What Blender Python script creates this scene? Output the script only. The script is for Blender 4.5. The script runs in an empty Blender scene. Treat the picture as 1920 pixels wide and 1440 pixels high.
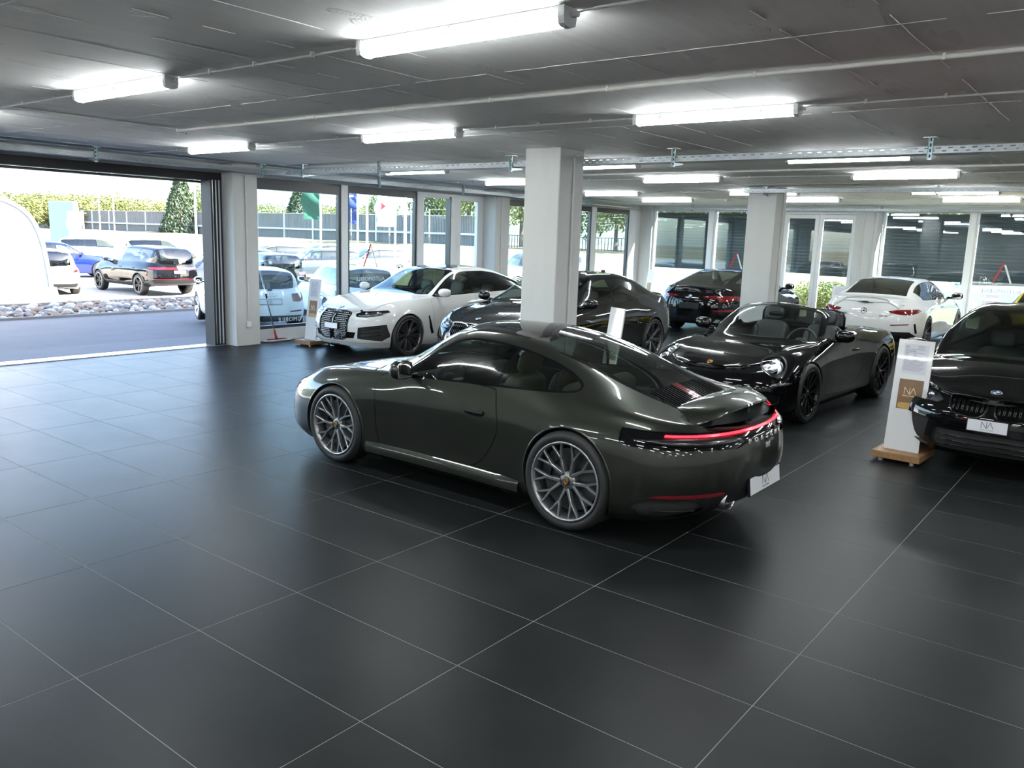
import bpy, bmesh, math, random
import numpy as np
from mathutils import Vector, Matrix
from mathutils.bvhtree import BVHTree

SC = bpy.context.scene
COL = SC.collection
PI = math.pi

# ------------------------------------------------------------------ camera
cam_d = bpy.data.cameras.new('camera')
cam_d.sensor_width = 36.0
cam_d.lens = 36.0 * 1540.744 / 1920.0
cam_d.clip_start = 0.05
cam_d.clip_end = 3000
CAM = bpy.data.objects.new('camera', cam_d)
COL.objects.link(CAM)
RC = np.array([[0.616902084869138, -0.7863917832982594, 0.031934007657892956],
               [-0.11987396027269645, -0.1339843426233667, -0.9837064753168623],
               [0.7778573463898448, 0.6030225195569132, -0.17692311769404623]])
CC = np.array([-1.4912932, -1.15719556, 1.99501868])
m = Matrix.Identity(4)
for i in range(3):
    m[i][0] = RC[0][i]; m[i][1] = -RC[1][i]; m[i][2] = -RC[2][i]; m[i][3] = CC[i]
CAM.matrix_world = m
SC.camera = CAM

# ------------------------------------------------------------------ world, sun, exposure
SUN_DIR = Vector((0.42, -0.62, 0.66)).normalized()      # towards the sun
world = bpy.data.worlds.new('world')
SC.world = world
world.use_nodes = True
wn = world.node_tree.nodes; wl = world.node_tree.links
wn.clear()
wo = wn.new('ShaderNodeOutputWorld'); wb = wn.new('ShaderNodeBackground')
sky = wn.new('ShaderNodeTexSky')
sky.sky_type = 'NISHITA'
sky.sun_disc = False
sky.sun_elevation = math.asin(SUN_DIR.z)
sky.sun_rotation = math.atan2(SUN_DIR.x, SUN_DIR.y)
sky.altitude = 450
sky.air_density = 1.0
sky.dust_density = 2.0
wl.new(sky.outputs[0], wb.inputs[0])
wb.inputs[1].default_value = 0.33
wl.new(wb.outputs[0], wo.inputs[0])
sun_d = bpy.data.lights.new('sun', 'SUN')
sun_d.energy = 12.5
sun_d.angle = 0.009
sun_d.color = (1.0, 0.95, 0.87)
sun_o = bpy.data.objects.new('sun', sun_d)
sun_o.rotation_euler = SUN_DIR.to_track_quat('Z', 'Y').to_euler()
sun_o.location = (30, -20, 40)
COL.objects.link(sun_o)
LAMP_EMISSION = 20.0

vs = SC.view_settings
vs.view_transform = 'Standard'
vs.look = 'None'
vs.gamma = 1.0
vs.use_curve_mapping = False
vs.exposure = 2.2
SC.cycles.max_bounces = 8
SC.cycles.diffuse_bounces = 4
SC.cycles.glossy_bounces = 5
SC.cycles.transparent_max_bounces = 24
SC.cycles.sample_clamp_indirect = 8.0
SC.cycles.caustics_reflective = False
SC.cycles.caustics_refractive = False

# ------------------------------------------------------------------ helpers: materials
MATS = {}


def mat(name, col=(0.8, 0.8, 0.8), rough=0.5, metal=0.0, coat=0.0, coat_rough=0.03, emit=None, emit_s=0.0,
        noise=None, bump=None, spec=0.5):
    """principled material; noise=(scale, amount, stretch) varies the colour, bump=(scale, strength, stretch)."""
    if name in MATS:
        return MATS[name]
    M = bpy.data.materials.new(name)
    M.use_nodes = True
    nt = M.node_tree
    b = nt.nodes['Principled BSDF']
    b.inputs['Base Color'].default_value = (*col, 1)
    b.inputs['Roughness'].default_value = rough
    b.inputs['Metallic'].default_value = metal
    b.inputs['Coat Weight'].default_value = coat
    b.inputs['Coat Roughness'].default_value = coat_rough
    b.inputs['Specular IOR Level'].default_value = spec
    if emit is not None:
        b.inputs['Emission Color'].default_value = (*emit, 1)
        b.inputs['Emission Strength'].default_value = emit_s
    tc = None
    if noise or bump:
        tc = nt.nodes.new('ShaderNodeTexCoord')
    if noise:
        sc, am, st = noise
        mp = nt.nodes.new('ShaderNodeMapping'); mp.inputs['Scale'].default_value = st
        n = nt.nodes.new('ShaderNodeTexNoise'); n.inputs['Scale'].default_value = sc
        n.inputs['Detail'].default_value = 6; n.inputs['Roughness'].default_value = 0.6
        nt.links.new(tc.outputs['Object'], mp.inputs[0]); nt.links.new(mp.outputs[0], n.inputs['Vector'])
        r = nt.nodes.new('ShaderNodeMapRange')
        r.inputs['From Min'].default_value = 0.25; r.inputs['From Max'].default_value = 0.75
        r.inputs['To Min'].default_value = 1 - am; r.inputs['To Max'].default_value = 1 + am
        nt.links.new(n.outputs[0], r.inputs[0])
        mx = nt.nodes.new('ShaderNodeVectorMath'); mx.operation = 'SCALE'
        mx.inputs[0].default_value = col
        nt.links.new(r.outputs[0], mx.inputs['Scale'])
        nt.links.new(mx.outputs[0], b.inputs['Base Color'])
    if bump:
        sc, st_, st = bump
        mp = nt.nodes.new('ShaderNodeMapping'); mp.inputs['Scale'].default_value = st
        n = nt.nodes.new('ShaderNodeTexNoise'); n.inputs['Scale'].default_value = sc
        n.inputs['Detail'].default_value = 5
        nt.links.new(tc.outputs['Object'], mp.inputs[0]); nt.links.new(mp.outputs[0], n.inputs['Vector'])
        bp = nt.nodes.new('ShaderNodeBump'); bp.inputs['Strength'].default_value = st_
        bp.inputs['Distance'].default_value = 0.01
        nt.links.new(n.outputs[0], bp.inputs['Height'])
        nt.links.new(bp.outputs[0], b.inputs['Normal'])
    MATS[name] = M
    return M


def glass(name, tint=(0.8, 0.85, 0.85), f0=0.06, rough=0.0):
    """thin sheet of glass: tinted see-through plus a mirror by fresnel"""
    if name in MATS:
        return MATS[name]
    M = bpy.data.materials.new(name)
    M.use_nodes = True
    nt = M.node_tree; nt.nodes.clear()
    o = nt.nodes.new('ShaderNodeOutputMaterial')
    t = nt.nodes.new('ShaderNodeBsdfTransparent'); t.inputs[0].default_value = (*tint, 1)
    g = nt.nodes.new('ShaderNodeBsdfGlossy'); g.inputs['Roughness'].default_value = rough
    g.inputs[0].default_value = (1, 1, 1, 1)
    # Schlick fresnel on |cos|, so that both sides of a sheet mirror alike
    ge = nt.nodes.new('ShaderNodeNewGeometry')
    dt = nt.nodes.new('ShaderNodeVectorMath'); dt.operation = 'DOT_PRODUCT'
    nt.links.new(ge.outputs['Normal'], dt.inputs[0]); nt.links.new(ge.outputs['Incoming'], dt.inputs[1])
    ab = nt.nodes.new('ShaderNodeMath'); ab.operation = 'ABSOLUTE'; nt.links.new(dt.outputs['Value'], ab.inputs[0])
    om = nt.nodes.new('ShaderNodeMath'); om.operation = 'SUBTRACT'; om.inputs[0].default_value = 1.0; nt.links.new(ab.outputs[0], om.inputs[1])
    pw = nt.nodes.new('ShaderNodeMath'); pw.operation = 'POWER'; pw.inputs[1].default_value = 5.0; nt.links.new(om.outputs[0], pw.inputs[0])
    mu = nt.nodes.new('ShaderNodeMath'); mu.operation = 'MULTIPLY_ADD'; mu.use_clamp = True
    mu.inputs[1].default_value = 1 - f0; mu.inputs[2].default_value = f0
    nt.links.new(pw.outputs[0], mu.inputs[0])
    mx = nt.nodes.new('ShaderNodeMixShader')
    nt.links.new(mu.outputs[0], mx.inputs[0])
    nt.links.new(t.outputs[0], mx.inputs[1]); nt.links.new(g.outputs[0], mx.inputs[2])
    nt.links.new(mx.outputs[0], o.inputs[0])
    MATS[name] = M
    return M


# ------------------------------------------------------------------ helpers: geometry and objects
class G:
    """collects simple solids, then links them as ONE mesh object"""

    def __init__(s):
        s.v = []; s.f = []

    def add(s, v, f):
        n = len(s.v)
        s.v += [tuple(p) for p in v]
        s.f += [tuple(i + n for i in q) for q in f]
        return s

    def box(s, x0, x1, y0, y1, z0, z1):
        v = [(x, y, z) for z in (z0, z1) for y in (y0, y1) for x in (x0, x1)]
        return s.add(v, [(0, 2, 3, 1), (4, 5, 7, 6), (0, 1, 5, 4), (2, 6, 7, 3), (0, 4, 6, 2), (1, 3, 7, 5)])

    def obox(s, c, sx, sy, sz, M=None):
        """box of full size (sx,sy,sz) about c, rotated by 3x3 matrix M"""
        M = M or Matrix.Identity(3)
        c = Vector(c)
        v = [c + M @ Vector((x * sx / 2, y * sy / 2, z * sz / 2)) for z in (-1, 1) for y in (-1, 1) for x in (-1, 1)]
        return s.add(v, [(0, 2, 3, 1), (4, 5, 7, 6), (0, 1, 5, 4), (2, 6, 7, 3), (0, 4, 6, 2), (1, 3, 7, 5)])

    def cyl(s, p0, p1, r0, r1=None, n=12, cap=True):
        r1 = r0 if r1 is None else r1
        p0 = Vector(p0); p1 = Vector(p1)
        d = (p1 - p0).normalized()
        a = d.orthogonal().normalized(); b = d.cross(a)
        v = []
        for p, r in ((p0, r0), (p1, r1)):
            for i in range(n):
                t = 2 * PI * i / n
                v.append(p + (a * math.cos(t) + b * math.sin(t)) * r)
        f = [(i, (i + 1) % n, n + (i + 1) % n, n + i) for i in range(n)]
        if cap:
            f += [tuple(range(n - 1, -1, -1)), tuple(range(n, 2 * n))]
        return s.add(v, f)

    def tube(s, path, r, n=8, closed=False):
        P = [Vector(p) for p in path]
        k = len(P)
        rr = r if hasattr(r, '__len__') else [r] * k
        v = []; up = None
        for i, p in enumerate(P):
            if closed:
                d = (P[(i + 1) % k] - P[i - 1]).normalized()
            else:
                d = (P[min(i + 1, k - 1)] - P[max(i - 1, 0)]).normalized()
            if up is None:
                up = d.orthogonal().normalized()
            up = (up - d * up.dot(d)).normalized()
            b = d.cross(up)
            for j in range(n):
                t = 2 * PI * j / n
                v.append(p + (up * math.cos(t) + b * math.sin(t)) * rr[i])
        f = []
        for i in range(k if closed else k - 1):
            i2 = (i + 1) % k
            for j in range(n):
                f.append((i * n + j, i * n + (j + 1) % n, i2 * n + (j + 1) % n, i2 * n + j))
        if not closed:
            f += [tuple(range(n - 1, -1, -1)), tuple(range((k - 1) * n, k * n))]
        return s.add(v, f)

    def prism(s, pts, fn, t0, t1):
        """polygon pts (a,b) extruded from t0 to t1; fn(a,b,t)->xyz"""
        n = len(pts)
        v = [fn(a, b, t0) for a, b in pts] + [fn(a, b, t1) for a, b in pts]
        f = [(i, (i + 1) % n, n + (i + 1) % n, n + i) for i in range(n)]
        f += [tuple(range(n - 1, -1, -1)), tuple(range(n, 2 * n))]
        return s.add(v, f)

    def lathe(s, prof, fn, n=48, closed=False):
        """prof [(r, h)] turned; fn(cx, cy, h) -> xyz"""
        k = len(prof); v = []
        for r, h in prof:
            for j in range(n):
                t = 2 * PI * j / n
                v.append(fn(r * math.cos(t), r * math.sin(t), h))
        f = []
        for i in range(k if closed else k - 1):
            i2 = (i + 1) % k
            for j in range(n):
                f.append((i * n + j, i * n + (j + 1) % n, i2 * n + (j + 1) % n, i2 * n + j))
        return s.add(v, f)

    def mesh(s, name, m, smooth=False, fix=True):
        me = bpy.data.meshes.new(name)
        me.from_pydata([tuple(p) for p in s.v], [], s.f)
        me.update()
        if fix:
            b = bmesh.new(); b.from_mesh(me)
            bmesh.ops.recalc_face_normals(b, faces=b.faces)
            b.to_mesh(me); b.free()
        if m is not None:
            me.materials.append(m)
        if smooth:
            me.polygons.foreach_set('use_smooth', [True] * len(me.polygons))
            if smooth != 'all':
                me.set_sharp_from_angle(angle=math.radians(40))
        return me

    def build(s, name, m, parent=None, smooth=False, loc=None, rotz=None, bevel=0, fix=True):
        return link(name, s.mesh(name, m, smooth, fix), parent, loc, rotz, bevel)


def link(name, me, parent=None, loc=None, rotz=None, bevel=0):
    o = bpy.data.objects.new(name, me)
    COL.objects.link(o)
    if parent is not None:
        o.parent = parent
    if loc is not None:
        o.location = loc
    if rotz is not None:
        o.rotation_euler = (0, 0, rotz)
    if bevel:
        bm_ = o.modifiers.new('bevel', 'BEVEL')
        bm_.width = bevel; bm_.segments = 2; bm_.limit_method = 'ANGLE'
    return o


def tag(o, label=None, cat=None, group=None, kind=None):
    if label: o['label'] = label
    if cat: o['category'] = cat
    if group: o['group'] = group
    if kind: o['kind'] = kind
    return o


def thing(name, label, cat, loc=(0, 0, 0), rotz=0, group=None):
    o = bpy.data.objects.new(name, None)
    o.empty_display_size = 0.2
    COL.objects.link(o)
    o.location = loc; o.rotation_euler = (0, 0, rotz)
    return tag(o, label, cat, group)


def struct(g, name, m, parent=None, **k):
    o = g.build(name, m, parent, **k)
    if parent is None:
        o['kind'] = 'structure'
    return o


def copy_tree(o, parent=None):
    c = o.copy(); COL.objects.link(c); c.parent = parent
    for ch in [q for q in COL.objects if q.parent == o]:
        copy_tree(ch, c)
    return c


def text_mesh(body, size, depth=0.001, bold=0.0, spacing=1.0, align='CENTER'):
    cu = bpy.data.curves.new('lettering', 'FONT')
    cu.body = body; cu.size = size; cu.extrude = depth; cu.offset = bold
    cu.align_x = align; cu.align_y = 'CENTER'; cu.space_character = spacing
    cu.resolution_u = 3
    o = bpy.data.objects.new('lettering', cu); COL.objects.link(o)
    me = bpy.data.meshes.new_from_object(o)
    bpy.data.objects.remove(o); bpy.data.curves.remove(cu)
    return me


def text_obj(name, body, size, m, parent, origin, ex, ey, depth=0.001, bold=0.0, spacing=1.0, align='CENTER', sx=1.0):
    """lettering lying in the plane ex (reading direction), ey (up) at origin"""
    me = text_mesh(body, size, depth, bold, spacing, align)
    ex = Vector(ex).normalized(); ey = Vector(ey); ey = (ey - ex * ey.dot(ex)).normalized(); ez = ex.cross(ey)
    M = Matrix((ex * sx, ey, ez)).transposed().to_4x4(); M.translation = Vector(origin)
    me.transform(M)
    me.materials.clear(); me.materials.append(m)
    return link(name, me, parent)


def proj(p):
    q = RC @ (np.asarray(p, float) - CC)
    return 960 + 1540.744 * q[0] / q[2], 720 + 1540.744 * q[1] / q[2], q[2]

# ================================================================== the setting
rnd = random.Random(7)
CZ = 3.03                      # ceiling height
YF = 11.45                     # glass line of the left facade
XF = 20.85                     # glass line of the far facade
X0, Y0 = -9.6, -13.2           # the walls behind the camera

M_white = mat('white_painted_concrete', (0.51, 0.52, 0.505), 0.75, noise=(3, 0.06, (1, 1, 0.3)), bump=(22, 0.25, (1, 1, 0.08)))
M_wall = mat('white_wall_paint', (0.56, 0.57, 0.56), 0.8, noise=(2, 0.04, (1, 1, 1)))
M_brown = mat('grey_white_back_wall', (0.60, 0.59, 0.57), 0.8)
M_frame = mat('white_window_frame', (0.74, 0.75, 0.75), 0.4)
M_dark = mat('dark_window_frame', (0.03, 0.035, 0.04), 0.35)
M_alu = mat('aluminium_profile', (0.75, 0.76, 0.78), 0.32, 0.9)
M_rubber = mat('black_rubber', (0.012, 0.012, 0.013), 0.6)
M_galv = mat('galvanised_steel', (0.42, 0.46, 0.48), 0.45, 0.6, noise=(9, 0.12, (1, 1, 1)))
M_zinc = mat('zinc_bracket', (0.42, 0.56, 0.58), 0.4, 0.6)
M_glass = glass('window_glass', (0.87, 0.955, 0.975), 0.05)
M_grout = mat('pale_grout', (0.22, 0.22, 0.20), 0.9)
M_conduit = mat('grey_plastic_conduit', (0.62, 0.61, 0.60), 0.5)
M_pipe = mat('cream_plastic_pipe', (0.72, 0.71, 0.67), 0.45)


def tile_material():
    M = bpy.data.materials.new('anthracite_stoneware')
    M.use_nodes = True
    nt = M.node_tree; N = nt.nodes; L = nt.links
    b = N['Principled BSDF']
    tc = N.new('ShaderNodeTexCoord'); oi = N.new('ShaderNodeObjectInfo')
    off = N.new('ShaderNodeVectorMath'); off.operation = 'SCALE'
    cmb = N.new('ShaderNodeCombineXYZ')
    mu = N.new('ShaderNodeMath'); mu.operation = 'MULTIPLY'; mu.inputs[1].default_value = 37.0
    L.new(oi.outputs['Random'], mu.inputs[0])
    L.new(mu.outputs[0], cmb.inputs[0]); L.new(mu.outputs[0], cmb.inputs[1])
    ad = N.new('ShaderNodeVectorMath'); ad.operation = 'ADD'
    L.new(tc.outputs['Object'], ad.inputs[0]); L.new(cmb.outputs[0], ad.inputs[1])
    n1 = N.new('ShaderNodeTexNoise'); n1.inputs['Scale'].default_value = 2.2; n1.inputs['Detail'].default_value = 7
    n1.inputs['Roughness'].default_value = 0.65
    L.new(ad.outputs[0], n1.inputs['Vector'])
    cr = N.new('ShaderNodeValToRGB')
    cr.color_ramp.elements[0].position = 0.3; cr.color_ramp.elements[0].color = (0.0085, 0.0098, 0.0100, 1)
    cr.color_ramp.elements[1].position = 0.72; cr.color_ramp.elements[1].color = (0.0148, 0.0168, 0.0172, 1)
    L.new(n1.outputs[0], cr.inputs[0]); L.new(cr.outputs[0], b.inputs['Base Color'])
    r = N.new('ShaderNodeMapRange'); b.inputs['Specular IOR Level'].default_value = 0.105
    r.inputs['To Min'].default_value = 0.32; r.inputs['To Max'].default_value = 0.42
    L.new(n1.outputs[0], r.inputs[0]); L.new(r.outputs[0], b.inputs['Roughness'])
    n2 = N.new('ShaderNodeTexNoise'); n2.inputs['Scale'].default_value = 90; n2.inputs['Detail'].default_value = 3
    L.new(tc.outputs['Object'], n2.inputs['Vector'])
    bp = N.new('ShaderNodeBump'); bp.inputs['Strength'].default_value = 0.06; bp.inputs['Distance'].default_value = 0.004
    L.new(n2.outputs[0], bp.inputs['Height']); L.new(bp.outputs[0], b.inputs['Normal'])
    return M


M_tile = tile_material()


def ceiling_material():
    M = bpy.data.materials.new('board_marked_concrete')
    M.use_nodes = True
    nt = M.node_tree; N = nt.nodes; L = nt.links
    b = N['Principled BSDF']
    b.inputs['Roughness'].default_value = 0.7
    tc = N.new('ShaderNodeTexCoord')
    mp = N.new('ShaderNodeMapping'); mp.inputs['Scale'].default_value = (0.35, 9, 1)
    L.new(tc.outputs['Object'], mp.inputs[0])
    st = N.new('ShaderNodeTexNoise'); st.inputs['Scale'].default_value = 2.0; st.inputs['Detail'].default_value = 8
    st.inputs['Roughness'].default_value = 0.7
    L.new(mp.outputs[0], st.inputs['Vector'])
    bl = N.new('ShaderNodeTexNoise'); bl.inputs['Scale'].default_value = 0.9; bl.inputs['Detail'].default_value = 5
    L.new(tc.outputs['Object'], bl.inputs['Vector'])
    # rough damp-looking patches with a shape of their own
    mp2 = N.new('ShaderNodeMapping'); mp2.inputs['Scale'].default_value = (1.0, 2.4, 1)
    L.new(tc.outputs['Object'], mp2.inputs[0])
    pa = N.new('ShaderNodeTexNoise'); pa.inputs['Scale'].default_value = 1.7; pa.inputs['Detail'].default_value = 2
    L.new(mp2.outputs[0], pa.inputs['Vector'])
    pr = N.new('ShaderNodeMapRange'); pr.inputs['From Min'].default_value = 0.655; pr.inputs['From Max'].default_value = 0.675
    pr.inputs['To Min'].default_value = 0.0; pr.inputs['To Max'].default_value = 1.0
    L.new(pa.outputs[0], pr.inputs[0])
    a = N.new('ShaderNodeMath'); a.operation = 'ADD'
    L.new(st.outputs[0], a.inputs[0]); L.new(bl.outputs[0], a.inputs[1])
    cr = N.new('ShaderNodeMapRange'); cr.inputs['From Min'].default_value = 0.7; cr.inputs['From Max'].default_value = 1.3
    cr.inputs['To Min'].default_value = 0.84; cr.inputs['To Max'].default_value = 0.95
    L.new(a.outputs[0], cr.inputs[0])
    dk = N.new('ShaderNodeMath'); dk.operation = 'MULTIPLY_ADD'; dk.inputs[1].default_value = -0.09
    L.new(pr.outputs[0], dk.inputs[0]); L.new(cr.outputs[0], dk.inputs[2])
    cb = N.new('ShaderNodeCombineColor')
    m2 = N.new('ShaderNodeMath'); m2.operation = 'MULTIPLY'; m2.inputs[1].default_value = 0.97
    L.new(dk.outputs[0], cb.inputs[0]); L.new(dk.outputs[0], cb.inputs[1]); L.new(dk.outputs[0], m2.inputs[0])
    L.new(m2.outputs[0], cb.inputs[2])
    L.new(cb.outputs[0], b.inputs['Base Color'])
    fn = N.new('ShaderNodeTexNoise'); fn.inputs['Scale'].default_value = 60; fn.inputs['Detail'].default_value = 3
    L.new(tc.outputs['Object'], fn.inputs['Vector'])
    pf = N.new('ShaderNodeMath'); pf.operation = 'MULTIPLY'
    L.new(fn.outputs[0], pf.inputs[0]); L.new(pr.outputs[0], pf.inputs[1])
    hs = N.new('ShaderNodeMath'); hs.operation = 'MULTIPLY_ADD'; hs.inputs[1].default_value = 0.55
    L.new(st.outputs[0], hs.inputs[0]); L.new(pf.outputs[0], hs.inputs[2])
    bp = N.new('ShaderNodeBump'); bp.inputs['Strength'].default_value = 0.5; bp.inputs['Distance'].default_value = 0.012
    L.new(hs.outputs[0], bp.inputs['Height']); L.new(bp.outputs[0], b.inputs['Normal'])
    return M


M_ceil = ceiling_material()

# ---- floor: grout bed and 60 x 120 tiles
floor = struct(G().box(X0, XF, Y0, YF - 0.12, -0.20, -0.0010), 'floor', M_grout)
tm = G()
gw = 0.0018
tm.add([(gw, gw, -0.006), (0.6 - gw, gw, -0.006), (0.6 - gw, 1.2 - gw, -0.006), (gw, 1.2 - gw, -0.006),
        (gw, gw, -0.0008), (0.6 - gw, gw, -0.0008), (0.6 - gw, 1.2 - gw, -0.0008), (gw, 1.2 - gw, -0.0012),
        (gw + .0012, gw + .0012, 0), (.6 - gw - .0012, gw + .0012, 0), (.6 - gw - .0012, 1.2 - gw - .0012, 0), (gw + .0012, 1.2 - gw - .0012, 0)],
       [(0, 1, 5, 4), (1, 2, 6, 5), (2, 3, 7, 6), (3, 0, 4, 7), (4, 5, 9, 8), (5, 6, 10, 9), (6, 7, 11, 10), (7, 4, 8, 11), (8, 9, 10, 11)])
tile_me = tm.mesh('tile', M_tile)
cells = []
for a in range(-21, 35):
    for b in range(-13, 10):
        x, y = 0.6 * a, 1.2 * b
        y1 = min(y + 1.2, YF - 0.14); x1 = min(x + 0.6, XF - 0.02)
        if x1 - x < 0.05 or y1 - y < 0.05:
            continue
        c = [proj((px, py, 0)) for px in (x, x1) for py in (y, y1)]
        vis = [q for q in c if q[2] > 0.2 and -60 < q[0] < 1980 and -60 < q[1] < 1500]
        d = (x + .3 - CC[0]) ** 2 + (y + .6 - CC[1]) ** 2
        full = (x1 - x > 0.599 and y1 - y > 1.199)
        cells.append((0 if (vis and full) else 1, d, x, y, x1, y1))
cells.sort()
rest = G()
for i, (k, d, x, y, x1, y1) in enumerate(cells):
    if k == 0 and i < 300:
        link('floor_tile', tile_me, floor, (x, y, 0))
    else:
        rest.box(x + gw, x1 - gw, y + gw, y1 - gw, -0.006, 0)
o = rest.build('floor_tile_field', M_tile, floor); o['kind'] = 'stuff'

# ---- ceiling slab with formwork joints
ceil_o = struct(G().box(X0, XF + 0.3, Y0, YF + 0.35, CZ, CZ + 0.35), 'ceiling', M_ceil)
g = G()
for k in range(-31, 22):                                   # raised burrs where the boards met
    y = 0.46 + 0.502 * k
    for j in range(-5, 8):
        xa = 2.82 + 2.5 * (j - 1); xb = xa + 2.5
        if rnd.random() < 0.25: continue
        xs = np.linspace(xa, xb, 14)
        pts = [(q, y + rnd.uniform(-.004, .004)) for q in xs]
        w = rnd.choice((0.0008, 0.0015, 0.0022))
        for i in range(13):
            if rnd.random() < 0.35: continue
            (ax, ay), (bx, by) = pts[i], pts[i + 1]
            if bx > XF or ax < X0 or y > YF: continue
            g.add([(ax, ay - w, CZ - .0), (bx, by - w, CZ), (bx, by, CZ - .0025), (ax, ay, CZ - .0025), (ax, ay + w, CZ), (bx, by + w, CZ)], [(0, 1, 2, 3), (3, 2, 5, 4)])
for j in range(-5, 8):
    x = 2.82 + 2.5 * (j - 1)
    ys = np.arange(Y0, YF, 0.16)
    for i in range(len(ys) - 1):
        if rnd.random() < 0.15: continue
        w = rnd.uniform(.0012, .004); dx = rnd.uniform(-.006, .006)
        g.add([(x - w + dx, ys[i], CZ), (x - w + dx, ys[i + 1], CZ), (x + dx, ys[i + 1], CZ - .003), (x + dx, ys[i], CZ - .003), (x + w + dx, ys[i], CZ), (x + w + dx, ys[i + 1], CZ)], [(0, 1, 2, 3), (3, 2, 5, 4)])
o = g.build('formwork_burrs', M_ceil, ceil_o); o['kind'] = 'stuff'

# ---- walls behind the camera and an unseen block above, sized for its shadow outside
struct(G().box(X0 - .3, X0, Y0 - .3, YF + .35, -0.2, CZ + .35), 'wall_back', M_brown)
struct(G().box(X0, XF + .3, Y0 - .3, Y0, -0.2, CZ + .35), 'wall_right', M_brown)
struct(G().box(X0 - .3, XF + .3, Y0 - .3, YF + .35, CZ + .35, 11.9), 'unseen_shade_block', M_wall)

# ---- columns
def column(name, x0, x1, y0, y1, z0=0.0, z1=CZ):
    return struct(G().box(x0, x1, y0, y1, z0, z1), name, M_white, bevel=0.012)


col_a = column('column_1', 6.57, 7.07, 4.49, 5.0)
col_b = column('column_2', 13.5, 14.02, 4.52, 5.06)
col_d = column('column_3', 6.57, 7.04, 11.03, YF + 0.2)
col_e = column('column_4', 13.42, 13.93, 11.03, YF + 0.2)
col_f = column('column_5', XF - 0.42, XF + 0.1, 4.52, 5.06)
col_g = column('column_6', XF - 0.14, XF + 0.16, 10.98, YF + 0.16)
col_h = column('column_7', 6.57, 7.07, -2.3, -1.8)
col_i = column('column_8', 13.5, 14.02, -2.3, -1.8)
for c, (x, y, sgn) in ((col_a, (7.075, 4.7, 1)), (col_b, (14.025, 4.72, 1)),):   # earthing conduit clipped to the face
    pass


def conduit_vertical(x, y, z0, z1, parent, n):
    g = G().cyl((x, y, z0), (x, y, z1), 0.011, n=10)
    o = g.build('conduit', M_conduit, parent, smooth=True)
    for k in range(n):
        z = z0 + (z1 - z0) * (k + 0.5) / n
        G().box(x - .016, x + .016, y - .014, y + .014, z - .012, z + .012).build('conduit_clip', M_conduit, parent)
    return o


conduit_vertical(6.84, 4.474, 0.35, 2.93, col_a, 3)
conduit_vertical(13.83, 4.505, 0.35, 2.98, col_b, 3)
conduit_vertical(6.80, 11.015, 0.42, 2.84, col_d, 4)
G().box(6.765, 6.835, 10.985, 11.03, 0.32, 0.42).build('socket_box', M_frame, col_d, bevel=.006)
conduit_vertical(13.62, 11.015, 0.42, 2.84, col_e, 4)
conduit_vertical(XF - 0.435, 4.62, 0.35, 2.9, col_f, 3)
conduit_vertical(XF - 0.435, 4.86, 0.35, 2.9, col_f, 3)
g = G().tube([(6.86, 4.45, 2.95), (6.93, 4.44, 2.97), (7.05, 4.43, 2.955), (7.12, 4.43, 2.93), (7.16, 4.44, 2.87)], 0.005, 6)
g.build('cable', M_conduit, col_a, smooth=True)

# ---- left facade: sill, beam, posts, panes
struct(G().box(7.04, 13.42, YF - 0.10, YF + 0.12, -0.2, 0.205), 'wall_left', M_wall)
struct(G().box(13.93, XF - .1, YF - 0.10, YF + 0.12, -0.2, 0.205), 'wall_left_far', M_wall)
struct(G().box(X0, XF + .1, YF - 0.06, YF + 0.3, 2.86, CZ), 'trim_1', M_wall)
struct(G().box(X0, -2.2, YF - 0.1, YF + 0.2, -0.2, 2.86), 'wall_left_near', M_wall)


def window(name, axis, a0, a1, z0, z1, c, frame, fw=0.06, dep=0.08, mull=(), sidedark=0.0, top=0.0):
    """window along x (axis 'x' at y=c) or along y (axis 'y' at x=c): frame is the window object, pane and mullions its parts"""
    def bx(g, u0, u1, w0, w1, d0, d1):
        if axis == 'x': g.box(u0, u1, c + d0, c + d1, w0, w1)
        else: g.box(c + d0, c + d1, u0, u1, w0, w1)
        return g
    g = G()
    bx(g, a0, a1, z0, z0 + fw, -dep / 2, dep / 2); bx(g, a0, a1, z1 - fw - top, z1, -dep / 2, dep / 2)
    bx(g, a0, a0 + fw, z0 + fw, z1 - fw - top, -dep / 2, dep / 2); bx(g, a1 - fw, a1, z0 + fw, z1 - fw - top, -dep / 2, dep / 2)
    o = struct(g, name, frame)
    bx(G(), a0 + fw * .6, a1 - fw * .6, z0 + fw * .6, z1 - fw * .6 - top, -0.006, 0.006).build('pane', M_glass, o)
    return o


window('window_1', 'x', 7.05, 9.17, 0.205, 2.87, YF, M_dark, fw=0.055, top=0.15)
window('window_2', 'x', 9.33, 11.24, 0.205, 2.87, YF, M_dark, fw=0.055, top=0.10)
post = lambda n, x0, x1, z0=0.205: struct(G().box(x0, x1, YF - 0.07, YF + 0.07, z0, 2.86), n, M_frame, bevel=0.006)
post('trim_2', 9.17, 9.33); post('trim_3', 11.24, 11.41)
window('window_3', 'x', 11.41, 12.40, 0.205, 2.86, YF, M_frame, fw=0.05, top=0.05)
struct(G().box(12.28, 12.44, YF - 0.085, YF + 0.085, 0.205, 2.8), 'trim_4', M_frame, bevel=0.006)
struct(G().box(12.26, 12.285, YF - 0.07, YF + 0.07, 0.205, 2.8), 'trim_5', M_dark)
window('window_4', 'x', 12.44, 13.42, 0.205, 2.86, YF, M_frame, fw=0.20, top=-0.08)
window('window_5', 'x', 13.93, 16.0, 0.205, 2.87, YF, M_dark, fw=0.055, top=0.10)
post('trim_6', 16.0, 16.16)
window('window_6', 'x', 16.16, 18.06, 0.205, 2.87, YF, M_dark, fw=0.055, top=0.09)
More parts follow.
